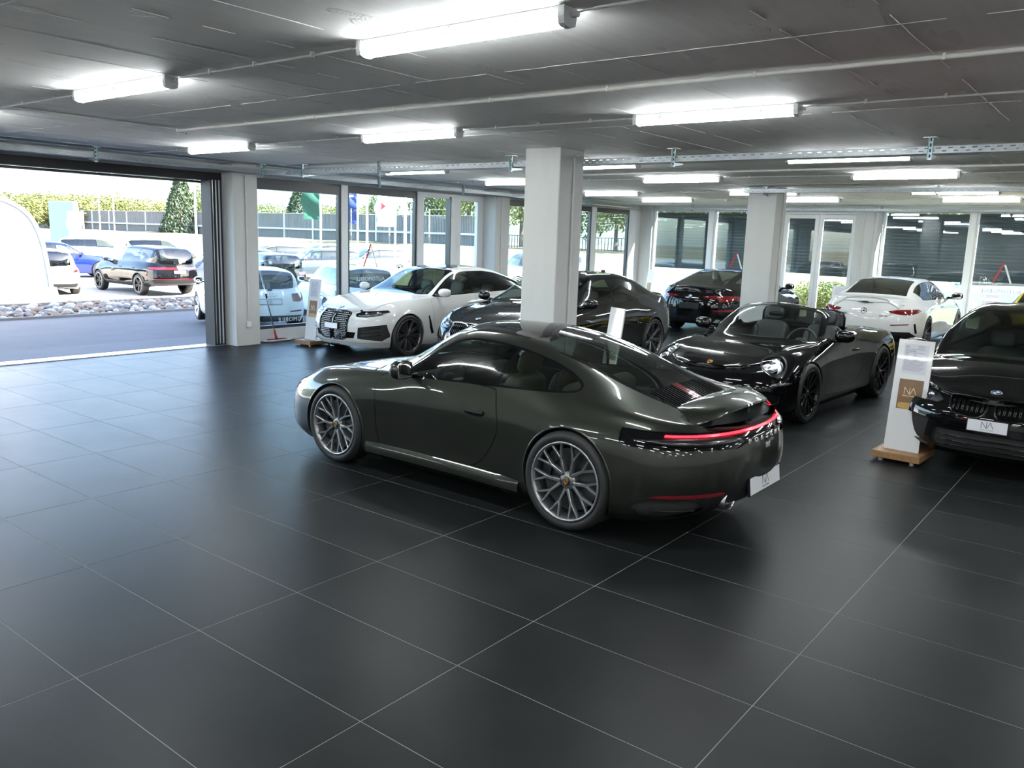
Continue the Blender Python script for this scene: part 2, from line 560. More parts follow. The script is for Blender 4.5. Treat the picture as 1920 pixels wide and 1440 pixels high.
post('trim_7', 18.06, 18.28)
window('window_7', 'x', 18.28, 20.1, 0.205, 2.87, YF, M_dark, fw=0.055, top=0.09)
post('trim_8', 20.1, XF - .12)
G().box(12.98, 13.0, YF - .12, YF - .05, 1.1, 1.24).build('window_handle', M_alu, bpy.data.objects['window_4'])

# folding door: header, threshold, stacked leaves
door = struct(G().box(-2.2, 6.57, YF - 0.10, YF + 0.12, 2.74, 2.87), 'door_1', M_rubber)
struct(G().box(-2.2, 6.57, YF - 0.14, YF + 0.16, -0.2, -0.002), 'trim_9', M_rubber)
for k, yy in enumerate((-0.13, -0.05, 0.03, 0.11)):
    G().box(-2.2, 6.5, YF + yy - 0.022, YF + yy + 0.022, -0.01, 0.012).build('threshold_rail', M_alu, door)
for k in range(4):
    xx = 6.325 + 0.063 * k
    G().box(xx, xx + 0.030, YF - 0.16 + 0.01 * k, YF + 0.12, 0.012, 2.75).build('leaf_frame', M_rubber, door)
    if k < 3:
        G().box(xx + 0.030, xx + 0.063, YF - 0.135, YF + 0.10, 0.03, 2.75).build('leaf_edge_profile', M_alu, door)
G().box(-2.2, 6.5, YF + 0.16, YF + 0.19, 2.70, 2.74).build('header_track', M_dark, door)

# ---- far facade (x = XF)
struct(G().box(XF - 0.08, XF + 0.2, Y0, YF + .1, 2.92, CZ), 'trim_10', M_wall)
struct(G().box(XF - 0.06, XF + 0.12, 7.06, 10.98, -0.2, 0.12), 'wall_far', M_wall)
struct(G().box(XF - 0.06, XF + 0.12, Y0, 4.52, -0.2, 0.12), 'wall_far_near', M_wall)
window('window_8', 'y', 9.16, 10.98, 0.12, 2.92, XF, M_frame, fw=0.06)
struct(G().box(XF - .07, XF + .07, 9.04, 9.16, 0.12, 2.92), 'trim_11', M_frame, bevel=.006)
window('window_9', 'y', 7.10, 9.04, 0.12, 2.92, XF, M_frame, fw=0.06)
# double glass door
dd = struct(G().box(XF - .05, XF + .05, 7.0, 7.1, 0, 2.92).box(XF - .05, XF + .05, 5.06, 5.15, 0, 2.92).box(XF - .05, XF + .05, 5.15, 7.0, 2.82, 2.92), 'door_2', M_frame)
for ya, yb, hy in ((6.095, 7.0, 6.16), (5.15, 6.085, 6.02)):
    lf = G()
    fw = 0.10
    lf.box(XF - .035, XF + .035, ya, yb, 0.02, 0.02 + fw).box(XF - .035, XF + .035, ya, yb, 2.81 - fw, 2.81)
    lf.box(XF - .035, XF + .035, ya, ya + fw, 0.02 + fw, 2.81 - fw).box(XF - .035, XF + .035, yb - fw, yb, 0.02 + fw, 2.81 - fw)
    lo = lf.build('door_leaf', M_frame, dd)
    G().box(XF - .006, XF + .006, ya + fw * .7, yb - fw * .7, 0.02 + fw * .7, 2.81 - fw * .7).build('pane', M_glass, lo)
    G().box(XF - .075, XF - .06, hy - .012, hy + .012, 1.16, 1.32).box(XF - .065, XF - .03, hy - .012, hy + .012, 1.28, 1.31).build('door_handle', M_alu, lo)
window('window_10', 'y', 2.53, 4.50, 0.12, 2.92, XF, M_frame, fw=0.05)
struct(G().box(XF - .07, XF + .07, 2.42, 2.53, 0.12, 2.92), 'trim_13', M_frame, bevel=.006)
window('window_11', 'y', 0.40, 2.42, 0.12, 2.92, XF, M_frame, fw=0.05)
struct(G().box(XF - .07, XF + .07, 0.28, 0.40, 0.12, 2.92), 'trim_14', M_frame)
window('window_12', 'y', -1.8, 0.28, 0.12, 2.92, XF, M_frame, fw=0.05)
struct(G().box(XF - .1, XF + .1, Y0, -1.8, 0.12, 2.92), 'wall_far_end', M_wall)

# exterior venetian blinds, let down to the height of a car window
M_slat = mat('anthracite_blind_slat', (0.045, 0.05, 0.055), 0.5, 0.2)


def blind(y0, y1, zb, label, x=XF + 0.17):
    t = thing('venetian_blind', label, 'blind', (x, (y0 + y1) / 2, zb), 0, 'venetian blinds of the far facade')
    hw = (y1 - y0) / 2 - 0.02
    me = G()
    c, s = math.cos(math.radians(78)), math.sin(math.radians(78))
    w = 0.043
    pts = [(-w, 0.004), (-w * .4, -0.003), (w * .4, 0.003), (w, -0.004)]
    me.prism([(p[0] * c - p[1] * s, p[0] * s + p[1] * c) for p in pts] + [(p[0] * c - p[1] * s + .0015, p[0] * s + p[1] * c) for p in pts[::-1]],
             lambda a, b, tt: (a, tt, b), -hw, hw)
    sm = me.mesh('slat', M_slat)
    n = int((2.9 - zb) / 0.084)
    for k in range(n):
        link('slat', sm, t, (0, 0, 0.06 + k * 0.084))
    G().box(-.035, .035, -hw, hw, 0, 0.022).build('bottom_rail', M_slat, t)
    for q in (-hw + .18, 0.0, hw - .18):
        G().box(-.002, .002, q - .004, q + .004, 0.02, 2.9 - zb).build('ladder_tape', M_rubber, t)
    for q in (-hw - .012, hw + .012):
        G().box(-.012, .012, q - .01, q + .01, .02 - zb, 2.9 - zb).build('guide_rail', M_alu, t)
    return t


blind(9.16, 10.98, 1.22, 'dark venetian blind in the corner bay left of the white post')
blind(7.12, 9.04, 1.22, 'dark venetian blind between the white post and the second column')
blind(6.12, 7.0, 1.26, 'dark venetian blind behind the left leaf of the glass double door')
blind(5.15, 6.06, 1.22, 'dark venetian blind behind the right leaf of the glass double door')
blind(2.54, 4.49, 1.24, 'wide dark venetian blind behind the white saloon with star badge')
blind(0.42, 2.41, 1.28, 'dark venetian blind right of the last white post, by the yellow car')
blind(-1.8, 0.27, 1.28, 'dark venetian blind past the right edge of the picture')

# ================================================================== under the ceiling
M_lamp = mat('led_diffuser', (0.9, 0.9, 0.9), 0.5, emit=(0.93, 0.98, 1.0), emit_s=LAMP_EMISSION)
M_lampside = mat('led_diffuser_side', (0.9, 0.9, 0.9), 0.5, emit=(0.93, 0.98, 1.0), emit_s=LAMP_EMISSION * 0.20)
M_housing = mat('grey_luminaire_housing', (0.55, 0.56, 0.56), 0.45)
M_clip = mat('steel_clip', (0.6, 0.6, 0.6), 0.35, 0.9)


def luminaire_proto():
    t = thing('strip_light', 'x', 'ceiling light', (0, 0, 0), 0, 'strip lights on the ceiling')
    L2 = 0.66
    G().prism([(-.034, 0), (.034, 0), (.040, -.012), (.040, -.030), (-.040, -.030), (-.040, -.012)], lambda a, b, q: (a, q, b), -L2, L2).build('housing', M_housing, t)
    dif = [(-.038, -.028), (.038, -.028), (.048, -.036), (.048, -.060), (.041, -.078), (.022, -.086), (-.022, -.086), (-.041, -.078), (-.048, -.060), (-.048, -.036)]
    dm_ = G().prism(dif, lambda a, b, q: (a, q, b), -L2, L2).mesh('diffuser', M_lamp, True)
    dm_.materials.append(M_lampside)
    for p_ in dm_.polygons:                                       # the flanks of the opal cover glow less than its face
        if p_.center.z > -.066: p_.material_index = 1
    link('diffuser', dm_, t)
    for sg in (-1, 1):
        e = G().prism([(-.05, -.004), (.05, -.004), (.052, -.05), (.045, -.082), (.022, -.092), (-.022, -.092), (-.045, -.082), (-.052, -.05)],
                      lambda a, b, q: (a, q, b), sg * L2, sg * (L2 + .035)).build('end_cap', M_housing, t)
        G().cyl((0.02, sg * (L2 + .03), -.035), (0.02, sg * (L2 + .065), -.035), 0.014, n=10).build('cable_gland', M_housing, e, smooth=True)
    for q in (-.42, .02, .44):
        for sg in (-1, 1):
            G().box(sg * .053 - .004, sg * .053 + .004, q - .014, q + .014, -.05, -.012).build('clip', M_clip, t)
    return t


lamp0 = luminaire_proto(); first = True
rows = [(1.77, 'row over the bare floor by the camera'), (4.80, 'row above the green coupe'), (8.37, 'row just past the long cable tray'),
        (10.98, 'fourth row from the camera'), (14.48, 'row just past the second column'), (17.08, 'row nearest the far windows'), (-1.75, 'row behind the camera'), (-4.75, 'second row behind the camera'), (-8.3, 'third row behind the camera')]
ycs = [(8.61, 'end of the row by the left glass front'), (5.17, 'middle of the'), (1.80, 'right-hand'), (-1.62, 'past the right edge of the picture'), (-5.05, ''), (-8.5, ''), (-11.6, '')]
for xr, rn in rows:
    for k, (yc, yn) in enumerate(ycs):
        if xr < 2 and k == 0: yc = 8.6
        o = lamp0 if first else copy_tree(lamp0)
        first = False
        o.location = (xr, yc, CZ)
        if k == 0: o['label'] = 'LED strip light, %s, left glass-front end' % rn
        elif k == 1: o['label'] = 'white LED strip light, %s, middle one' % rn
        elif k == 2: o['label'] = 'white LED strip light, %s, right-hand one' % rn
        else: o['label'] = 'LED strip light, %s, %s beyond the picture edge' % (rn, ('first', 'second', 'third', 'fourth')[k - 3])

# conduits between the lights of a row
for xr, rn in rows:
    for ya, yb in ((10.6, 9.42), (7.80, 5.98), (4.36, 2.61), (0.99, -0.81)):
        xx = xr + 0.02
        c = thing('light_conduit', 'thin grey cable conduit between lights, %s, %s' % (rn, {10.6: 'glass-front end', 7.8: 'left gap', 4.36: 'middle gap', 0.99: 'right gap'}[ya]), 'conduit', (xx, (ya + yb) / 2, CZ), 0, 'conduits along the strip lights')
        h = (ya - yb) / 2
        G().cyl((0, -h, -.022), (0, h, -.022), 0.008, n=10).build('pipe', M_conduit, c, smooth=True)
        G().tube([(0, h, -.022), (0, h + .05, -.024), (0, h + .12, -.034)], 0.004, 6).build('cable', M_conduit, c, smooth=True)
        G().tube([(0, -h, -.022), (0, -h - .05, -.024), (0, -h - .12, -.034)], 0.004, 6).build('cable', M_conduit, c, smooth=True)
        for q in (-.6, .05, .62):
            G().box(-.011, .011, q * h - .008, q * h + .008, -.033, 0).build('clip', M_conduit, c)

# cream pipes
for xx, ya, yb, lb in ((3.56, -15.3, 7.42, 'cream plastic pipe across the ceiling from the smoke detector'),
                       (10.03, -15.3, 6.9, 'cream plastic pipe on the ceiling past the long cable tray')):
    c = thing('ceiling_pipe', lb, 'pipe', (xx, 0, CZ))
    G().cyl((0, ya, -.018), (0, yb, -.018), 0.0135, n=12).build('pipe', M_pipe, c, smooth=True)
    for k in range(int((yb - ya) / 1.05)):
        G().box(-.016, .016, ya + .5 + k * 1.05, ya + .515 + k * 1.05, -.034, 0).build('clip', M_pipe, c)
c = thing('ceiling_pipe', 'flat grey cable duct leading left from the smoke detector', 'pipe', (0, 7.46, CZ))
G().box(X0, 3.5, -.012, .012, -.016, 0).build('duct', M_ceil, c)
d = thing('smoke_detector', 'round white smoke detector at the end of the cream ceiling pipe', 'smoke detector', (3.60, 7.47, CZ))
G().lathe([(0.0, 0), (.058, 0), (.058, -.018), (.050, -.024)], lambda a, b, h: (a, b, h), 28).build('base', M_frame, d, smooth=True)
G().lathe([(.048, -.022), (.052, -.034), (.046, -.052), (.030, -.062), (0.0, -.064)], lambda a, b, h: (a, b, h), 28).build('head', M_frame, d, smooth=True)
for k in range(10):
    t = 2 * PI * k / 10
    G().obox((.0495 * math.cos(t), .0495 * math.sin(t), -.043), .006, .016, .007, Matrix.Rotation(t, 3, 'Z')).build('sensor_slot', M_rubber, d)
d = thing('smoke_detector', 'small smoke detector far back in front of the corner windows', 'smoke detector', (17.6, 7.3, CZ))
G().lathe([(0.0, 0), (.05, 0), (.05, -.03), (.03, -.055), (0, -.058)], lambda a, b, h: (a, b, h), 20).build('head', M_frame, d, smooth=True)


def cable_tray(label, p0, p1, width, hgt, drop_at, side=1, z=2.875, droplen=None):
    """perforated tray from p0 to p1 (xy), with hangers at the given distances"""
    p0 = Vector((*p0, 0)); p1 = Vector((*p1, 0)); L = (p1 - p0).length
    t = thing('cable_tray', label, 'cable tray', (p0.x, p0.y, z), math.atan2(p1.y - p0.y, p1.x - p0.x), 'cable trays')
    pit = 0.10; n = int(L / pit)

    def wall(fn, rowsz, h):
        g = G()
        zs = [0.0]
        for (a, b) in rowsz: zs += [a, b]
        zs.append(h)
        for i in range(len(zs) - 1):
            a, b = zs[i], zs[i + 1]
            if i % 2 == 0:
                g.add([fn(0, a), fn(n * pit, a), fn(n * pit, b), fn(0, b)], [(0, 1, 2, 3)])
            else:
                for k in range(n):
                    u = k * pit + (0.05 if (i // 2) % 2 else 0)
                    if u + .058 > n * pit: continue
                    g.add([fn(u, a), fn(u + .058, a), fn(u + .058, b), fn(u, b)], [(0, 1, 2, 3)])
        return g
    rz = [(hgt * .22, hgt * .36), (hgt * .62, hgt * .76)]
    for sg in (-1, 1):
        w = wall(lambda u, q: (u, sg * width / 2, q), rz, hgt)
        w.box(0, n * pit, sg * width / 2 - .004, sg * width / 2 + .004, hgt - .004, hgt)
        o = w.build('side_wall', M_galv, t, fix=False)
        sm = o.modifiers.new('thickness', 'SOLIDIFY'); sm.thickness = 0.0016
    o = wall(lambda u, q: (u, q - width / 2, 0), [(width * .15, width * .2), (width * .45, width * .5), (width * .75, width * .8)], width).build('tray_floor', M_galv, t, fix=False)
    sm = o.modifiers.new('thickness', 'SOLIDIFY'); sm.thickness = 0.0016
    # cables lying in the tray
    for q in (-.05, .02, .06):
        G().tube([(u, q + 0.012 * math.sin(u * 2.1 + q * 40), .012) for u in np.arange(0.1, n * pit - .1, .4)], 0.008, 6).build('cable', M_rubber, t, smooth=True)
    for dd_ in drop_at:
        hb = G().box(dd_ - .021, dd_ + .021, side * width / 2, side * (width / 2 + .004), -.06, CZ - z)
        hb.box(dd_ - .021, dd_ - .018, side * width / 2, side * (width / 2 + .022), -.06, CZ - z).box(dd_ + .018, dd_ + .021, side * width / 2, side * (width / 2 + .022), -.06, CZ - z)
        ho = hb.build('hanger', M_zinc, t)
        G().box(dd_ - .06, dd_ + .06, side * width / 2 - .05, side * width / 2 + .06, CZ - z - .006, CZ - z).build('hanger_plate', M_clip, ho)
        for k in range(4):
            zz = -.04 + k * .05
            if zz > CZ - z - .02: continue
            G().box(dd_ - .007, dd_ + .007, side * (width / 2 + .004), side * (width / 2 + .006), zz, zz + .03).build('hanger_slot', M_rubber, ho)
        G().prism([(-side * width / 2, -.004), (side * width / 2, -.004), (side * width / 2, -.05), (-side * width / 2, -.018)], lambda a, b, q: (q, a, b), dd_ - .012, dd_ + .012).build('bracket_arm', M_galv, ho)
    return t


cable_tray('galvanised cable tray running past the first column, above the dark saloon', (7.30, -8.0), (7.30, 10.55), 0.22, 0.065, [2.0, 5.2, 8.70, 11.36, 13.7, 16.2, 18.0], side=1, z=2.885)
cable_tray('galvanised cable tray along the left glass front and folding door', (-4.0, 10.80), (19.3, 10.80), 0.20, 0.065, [2, 5, 8.2, 10.9, 13.5, 15.9, 18.3, 20.8], side=-1, z=2.885)
cable_tray('galvanised cable tray crossing in front of the second column', (13.34, 5.05), (13.34, -7.0), 0.20, 0.06, [0.35, 3.2, 6.1, 9], side=1, z=2.915)
cable_tray('galvanised cable tray along the far windows', (20.25, 10.4), (20.25, -7.0), 0.16, 0.055, [0.9, 3.2, 5.9, 8.6, 11.3], side=1, z=2.885)

# ================================================================== car bodies
# A body is a lofted sheet: lower side lines wrap round both bumpers, upper lines carry bonnet, screens and roof.
# Windows, doors, lamps and joints are cut out of that sheet exactly along their outlines and become parts.

def pchip(xs, ys, q):
    xs = np.asarray(xs, float); ys = np.asarray(ys, float)
    o = np.argsort(xs); xs = xs[o]; ys = ys[o]
    if len(xs) == 1: return np.full_like(q, ys[0], dtype=float)
    if len(xs) == 2: return np.interp(q, xs, ys)
    h = np.diff(xs); d = np.diff(ys) / h
    m = np.zeros_like(ys)
    for i in range(1, len(xs) - 1):
        if d[i - 1] * d[i] > 0:
            w1 = 2 * h[i] + h[i - 1]; w2 = h[i] + 2 * h[i - 1]
            m[i] = (w1 + w2) / (w1 / d[i - 1] + w2 / d[i])
    m[0] = d[0]; m[-1] = d[-1]
    q2 = np.clip(q, xs[0], xs[-1])
    i = np.clip(np.searchsorted(xs, q2) - 1, 0, len(xs) - 2)
    t = (q2 - xs[i]) / h[i]
    return (ys[i] * (1 + 2 * t) * (1 - t) ** 2 + m[i] * h[i] * t * (1 - t) ** 2 + ys[i + 1] * t * t * (3 - 2 * t) + m[i + 1] * h[i] * t * t * (t - 1))


def curve(pts, blur=0.05):
    xs = [p[0] for p in pts]; ys = [p[1] for p in pts]
    g = np.arange(-3.2, 3.2, 0.01)
    v = pchip(xs, ys, g)
    if blur > 0:
        k = np.arange(-int(3 * blur / .01) - 1, int(3 * blur / .01) + 2) * .01
        w = np.exp(-0.5 * (k / blur) ** 2); w /= w.sum()
        p = len(k) // 2
        v = np.convolve(np.pad(v, p, mode='edge'), w, 'valid')
    return lambda q: np.interp(q, g, v)


def hermite_rows(P, nsub):
    """P (S,M,3) control rows -> (S,T,3), smooth through every control point; the last point lies on the centre line"""
    S, Mn, _ = P.shape
    mir = P[:, -2].copy(); mir[:, 1] *= -1
    first = 2 * P[:, 0] - P[:, 1]
    Q = np.concatenate([first[:, None], P, mir[:, None]], 1)
    ch = np.sqrt(((Q[:, 1:] - Q[:, :-1]) ** 2).sum(2)) + 1e-4
    ch = np.sqrt(ch.mean(0) * np.ones_like(ch)) ** 1.0          # centripetal, same knots for all stations
    kn = np.concatenate([[0], np.cumsum(ch[0])])
    Tn = np.zeros_like(P)
    for i in range(Mn):
        a, b, c = Q[:, i], Q[:, i + 1], Q[:, i + 2]
        h0 = kn[i + 1] - kn[i]; h1 = kn[i + 2] - kn[i + 1]
        Tn[:, i] = ((b - a) / h0 * h1 + (c - b) / h1 * h0) / (h0 + h1)
    out = []
    for i in range(Mn - 1):
        h = kn[i + 2] - kn[i + 1]
        n = nsub[i]
        for k in range(n):
            t = k / n
            out.append(P[:, i] * (1 + 2 * t) * (1 - t) ** 2 + Tn[:, i] * h * t * (1 - t) ** 2 + P[:, i + 1] * t * t * (3 - 2 * t) + Tn[:, i + 1] * h * t * t * (t - 1))
    out.append(P[:, -1])
    return np.stack(out, 1)


def near_box(p, pts, m=0.07):
    """points within m of the outline's box, and a safe positive distance for the others"""
    lo = pts.min(0) - m; hi = pts.max(0) + m
    g = np.maximum(np.maximum(lo - p, p - hi), 0)
    far = np.hypot(g[:, 0], g[:, 1]) + m
    near = (g[:, 0] <= 0) & (g[:, 1] <= 0)
    return near, far


def sdf_poly(p, poly):
    """signed distance of points p (n,2) to closed polygon, negative inside"""
    poly = np.asarray(poly, float)
    near, out = near_box(p, poly)
    q = p[near]
    x = q[:, 0].copy(); y = q[:, 1].copy()
    d2 = np.full(len(q), 1e9); ins = np.zeros(len(q), bool)
    for i in range(len(poly)):
        ax, ay = poly[i]; bx, by = poly[(i + 1) % len(poly)]
        ex, ey = bx - ax, by - ay
        wx = x - ax; wy = y - ay
        t = np.clip((wx * ex + wy * ey) / (ex * ex + ey * ey + 1e-12), 0, 1)
        rx = wx - t * ex; ry = wy - t * ey
        np.minimum(d2, rx * rx + ry * ry, out=d2)
        if ay != by:
            c = (ay <= y) != (by <= y)
            ins ^= c & (x < ax + wy / ey * ex)
    d = np.sqrt(d2)
    out[near] = np.where(ins, -d, d)
    return out


def dist_line(p, line):
    line = np.asarray(line, float)
    near, out = near_box(p, line)
    q = p[near]
    x = q[:, 0].copy(); y = q[:, 1].copy()
    d2 = np.full(len(q), 1e9)
    for i in range(len(line) - 1):
        ax, ay = line[i]; ex, ey = line[i + 1] - line[i]
        wx = x - ax; wy = y - ay
        t = np.clip((wx * ex + wy * ey) / (ex * ex + ey * ey + 1e-12), 0, 1)
        rx = wx - t * ex; ry = wy - t * ey
        np.minimum(d2, rx * rx + ry * ry, out=d2)
    out[near] = np.sqrt(d2)
    return out


def rounded(poly, it=3, q=0.25):
    P = np.asarray(poly, float)
    for _ in range(it):
        N = np.roll(P, -1, 0)
        P = np.stack([P * (1 - q) + N * q, P * q + N * (1 - q)], 1).reshape(-1, 2)
    return P


def spline2(pts, n=8, closed=False):
    P = np.asarray(pts, float)
    out = []
    k = len(P)
    for i in range(k if closed else k - 1):
        if closed:
            a, b, c, d = P[i - 1], P[i], P[(i + 1) % k], P[(i + 2) % k]
        else:
            a, b, c, d = P[max(i - 1, 0)], P[i], P[i + 1], P[min(i + 2, k - 1)]
        for j in range(n):
            t = j / n
            out.append(0.5 * (2 * b + (c - a) * t + (2 * a - 5 * b + 4 * c - d) * t * t + (3 * b - a - 3 * c + d) * t ** 3))
    if not closed: out.append(P[-1])
    return np.array(out)


def weld(V, k):
    q = np.round((V + 8.0) * k).astype(np.int64)
    key = (q[:, 0] << 42) | (q[:, 1] << 21) | q[:, 2]
    _, idx, inv = np.unique(key, return_index=True, return_inverse=True)
    return idx, inv.ravel()


PLANES = {'xz': (0, 2), 'yz': (1, 2), 'xy': (0, 1)}


class Sheet:
    def __init__(s, V, N, T):
        s.V, s.N, s.T = V, N, T

    def compact(s):
        if len(s.T) == 0: return Sheet(np.zeros((0, 3)), np.zeros((0, 3)), np.zeros((0, 3), int))
        used = np.zeros(len(s.V), bool); used[s.T.ravel()] = True
        idx = np.cumsum(used) - 1
        return Sheet(s.V[used], s.N[used], idx[s.T])

    def refine(s, mask):
        if not mask.any(): return s
        T = s.T[mask]; keep = s.T[~mask]
        a, b, c = T[:, 0], T[:, 1], T[:, 2]
        n0 = len(s.V); k = len(T)
        def mid(i, j):
            nn = s.N[i] + s.N[j]; nn /= np.linalg.norm(nn, axis=1, keepdims=True) + 1e-9
            return (s.V[i] + s.V[j]) / 2, nn
        (v1, n1), (v2, n2), (v3, n3) = mid(a, b), mid(b, c), mid(c, a)
        V = np.concatenate([s.V, v1, v2, v3]); N = np.concatenate([s.N, n1, n2, n3])
        i1 = n0 + np.arange(k); i2 = i1 + k; i3 = i2 + k
        st = lambda *q: np.stack(q, 1)
        T2 = np.concatenate([keep, st(a, i1, i3), st(i1, b, i2), st(i3, i2, c), st(i1, i2, i3)])
        return Sheet(V, N, T2)

    def split(s, fn, refine=1, gapless=True):
        me = s
        for r in range(refine):
            f = fn(me.V)
            f0, f1, f2 = f[me.T[:, 0]], f[me.T[:, 1]], f[me.T[:, 2]]
            lo = np.minimum(np.minimum(f0, f1), f2); hi = np.maximum(np.maximum(f0, f1), f2)
            m = (lo < .05) & (hi > -.05)
            k = np.nonzero(m)[0]
            d = me.V[me.T[k, 0]] - me.V[me.T[k, 1]]
            e = np.sqrt(d[:, 0] ** 2 + d[:, 1] ** 2 + d[:, 2] ** 2)
            ab = np.minimum(np.minimum(np.abs(f0[k]), np.abs(f1[k])), np.abs(f2[k]))
            m[k] = (lo[k] < 0.6 * e + .002) & (hi[k] > -0.6 * e - .002) & (ab < 2 * e) & (e > 0.003)
            me = me.refine(m)
        f = fn(me.V)
        T = me.T; neg = f < 0; ins = neg[T]; c = ins[:, 0].astype(np.int8) + ins[:, 1] + ins[:, 2]
        Tin = [T[c == 3]]; Tout = [T[c == 0]]
        V = [me.V]; N = [me.N]; n0 = len(me.V)
        for odd_in in (True, False):
            sel = c == (1 if odd_in else 2)
            if not sel.any(): continue
            t = T[sel]; q = ins[sel] if odd_in else ~ins[sel]
            k = q.argmax(1); r = np.arange(len(t))
            a = t[r, k]; b = t[r, (k + 1) % 3]; d = t[r, (k + 2) % 3]
            def cut(i, j):
                w = (f[i] / (f[i] - f[j]))[:, None]
                nn = me.N[i] * (1 - w) + me.N[j] * w; nn /= np.linalg.norm(nn, axis=1, keepdims=True) + 1e-9
                return me.V[i] * (1 - w) + me.V[j] * w, nn
            (v1, n1), (v2, n2) = cut(a, b), cut(a, d)
            i1 = n0 + np.arange(len(t)); i2 = i1 + len(t); n0 += 2 * len(t)
            V += [v1, v2]; N += [n1, n2]
            tri = np.stack([a, i1, i2], 1); qa = np.stack([i1, b, d], 1); qb = np.stack([i1, d, i2], 1)
            if odd_in:
                Tin.append(tri); Tout += [qa, qb]
            else:
                Tout.append(tri); Tin += [qa, qb]
        V = np.concatenate(V); N = np.concatenate(N)
        return Sheet(V, N, np.concatenate(Tin)).compact(), Sheet(V, N, np.concatenate(Tout)).compact()

    def offset(s, d):
        return Sheet(s.V + s.N * d, s.N, s.T)

    def join(s, o):
        return Sheet(np.concatenate([s.V, o.V]), np.concatenate([s.N, o.N]), np.concatenate([s.T, o.T + len(s.V)]))

    def obj(s, name, m, parent):
        V, N, T = s.V, s.N, s.T
        # weld coincident points so that the sheet stays one surface
        idx, inv = weld(V, 1e5)
        V = V[idx]; N = N[idx]; T = inv[T]
        ok = (T[:, 0] != T[:, 1]) & (T[:, 1] != T[:, 2]) & (T[:, 2] != T[:, 0])
        T = T[ok]
        me = bpy.data.meshes.new(name)
        me.vertices.add(len(V)); me.vertices.foreach_set('co', V.astype(np.float32).ravel())
        me.loops.add(len(T) * 3); me.loops.foreach_set('vertex_index', T.astype(np.int32).ravel())
        me.polygons.add(len(T)); me.polygons.foreach_set('loop_start', np.arange(0, len(T) * 3, 3, dtype=np.int32))
        me.polygons.foreach_set('use_smooth', np.ones(len(T), bool))
        me.update(calc_edges=True)
        me.normals_split_custom_set_from_vertices(N.astype(np.float32))
        if m is not None: me.materials.append(m)
        return link(name, me, parent)


def make_sheet(Gd):
    """grid (S,T,3) of the left half -> mirrored triangle sheet with averaged normals"""
    S, T, _ = Gd.shape
    R = Gd[:, ::-1][:, 1:].copy(); R[:, :, 1] *= -1
    full = np.concatenate([Gd, R], 1); W = full.shape[1]
    V = full.reshape(-1, 3)
    i, j = np.meshgrid(np.arange(S - 1), np.arange(W - 1), indexing='ij')
    a = (i * W + j).ravel(); b = a + 1; c = a + W + 1; d = a + W
    Tt = np.concatenate([np.stack([a, b, c], 1), np.stack([a, c, d], 1)])
    fn = np.cross(V[Tt[:, 1]] - V[Tt[:, 0]], V[Tt[:, 2]] - V[Tt[:, 0]])
    ar = np.linalg.norm(fn, axis=1)
    Tt = Tt[ar > 1e-10]; fn = fn[ar > 1e-10]
    _, inv = weld(V, 1e4)
    acc = np.zeros((inv.max() + 1, 3))
    for k in range(3): np.add.at(acc, inv[Tt[:, k]], fn)
    N = acc[inv]; N /= np.linalg.norm(N, axis=1, keepdims=True) + 1e-12
    # outward?
    mid = V.mean(0)
    if ((V - mid) * N).sum() < 0:
        N = -N; Tt = Tt[:, ::-1]
    return Sheet(V, N, Tt)


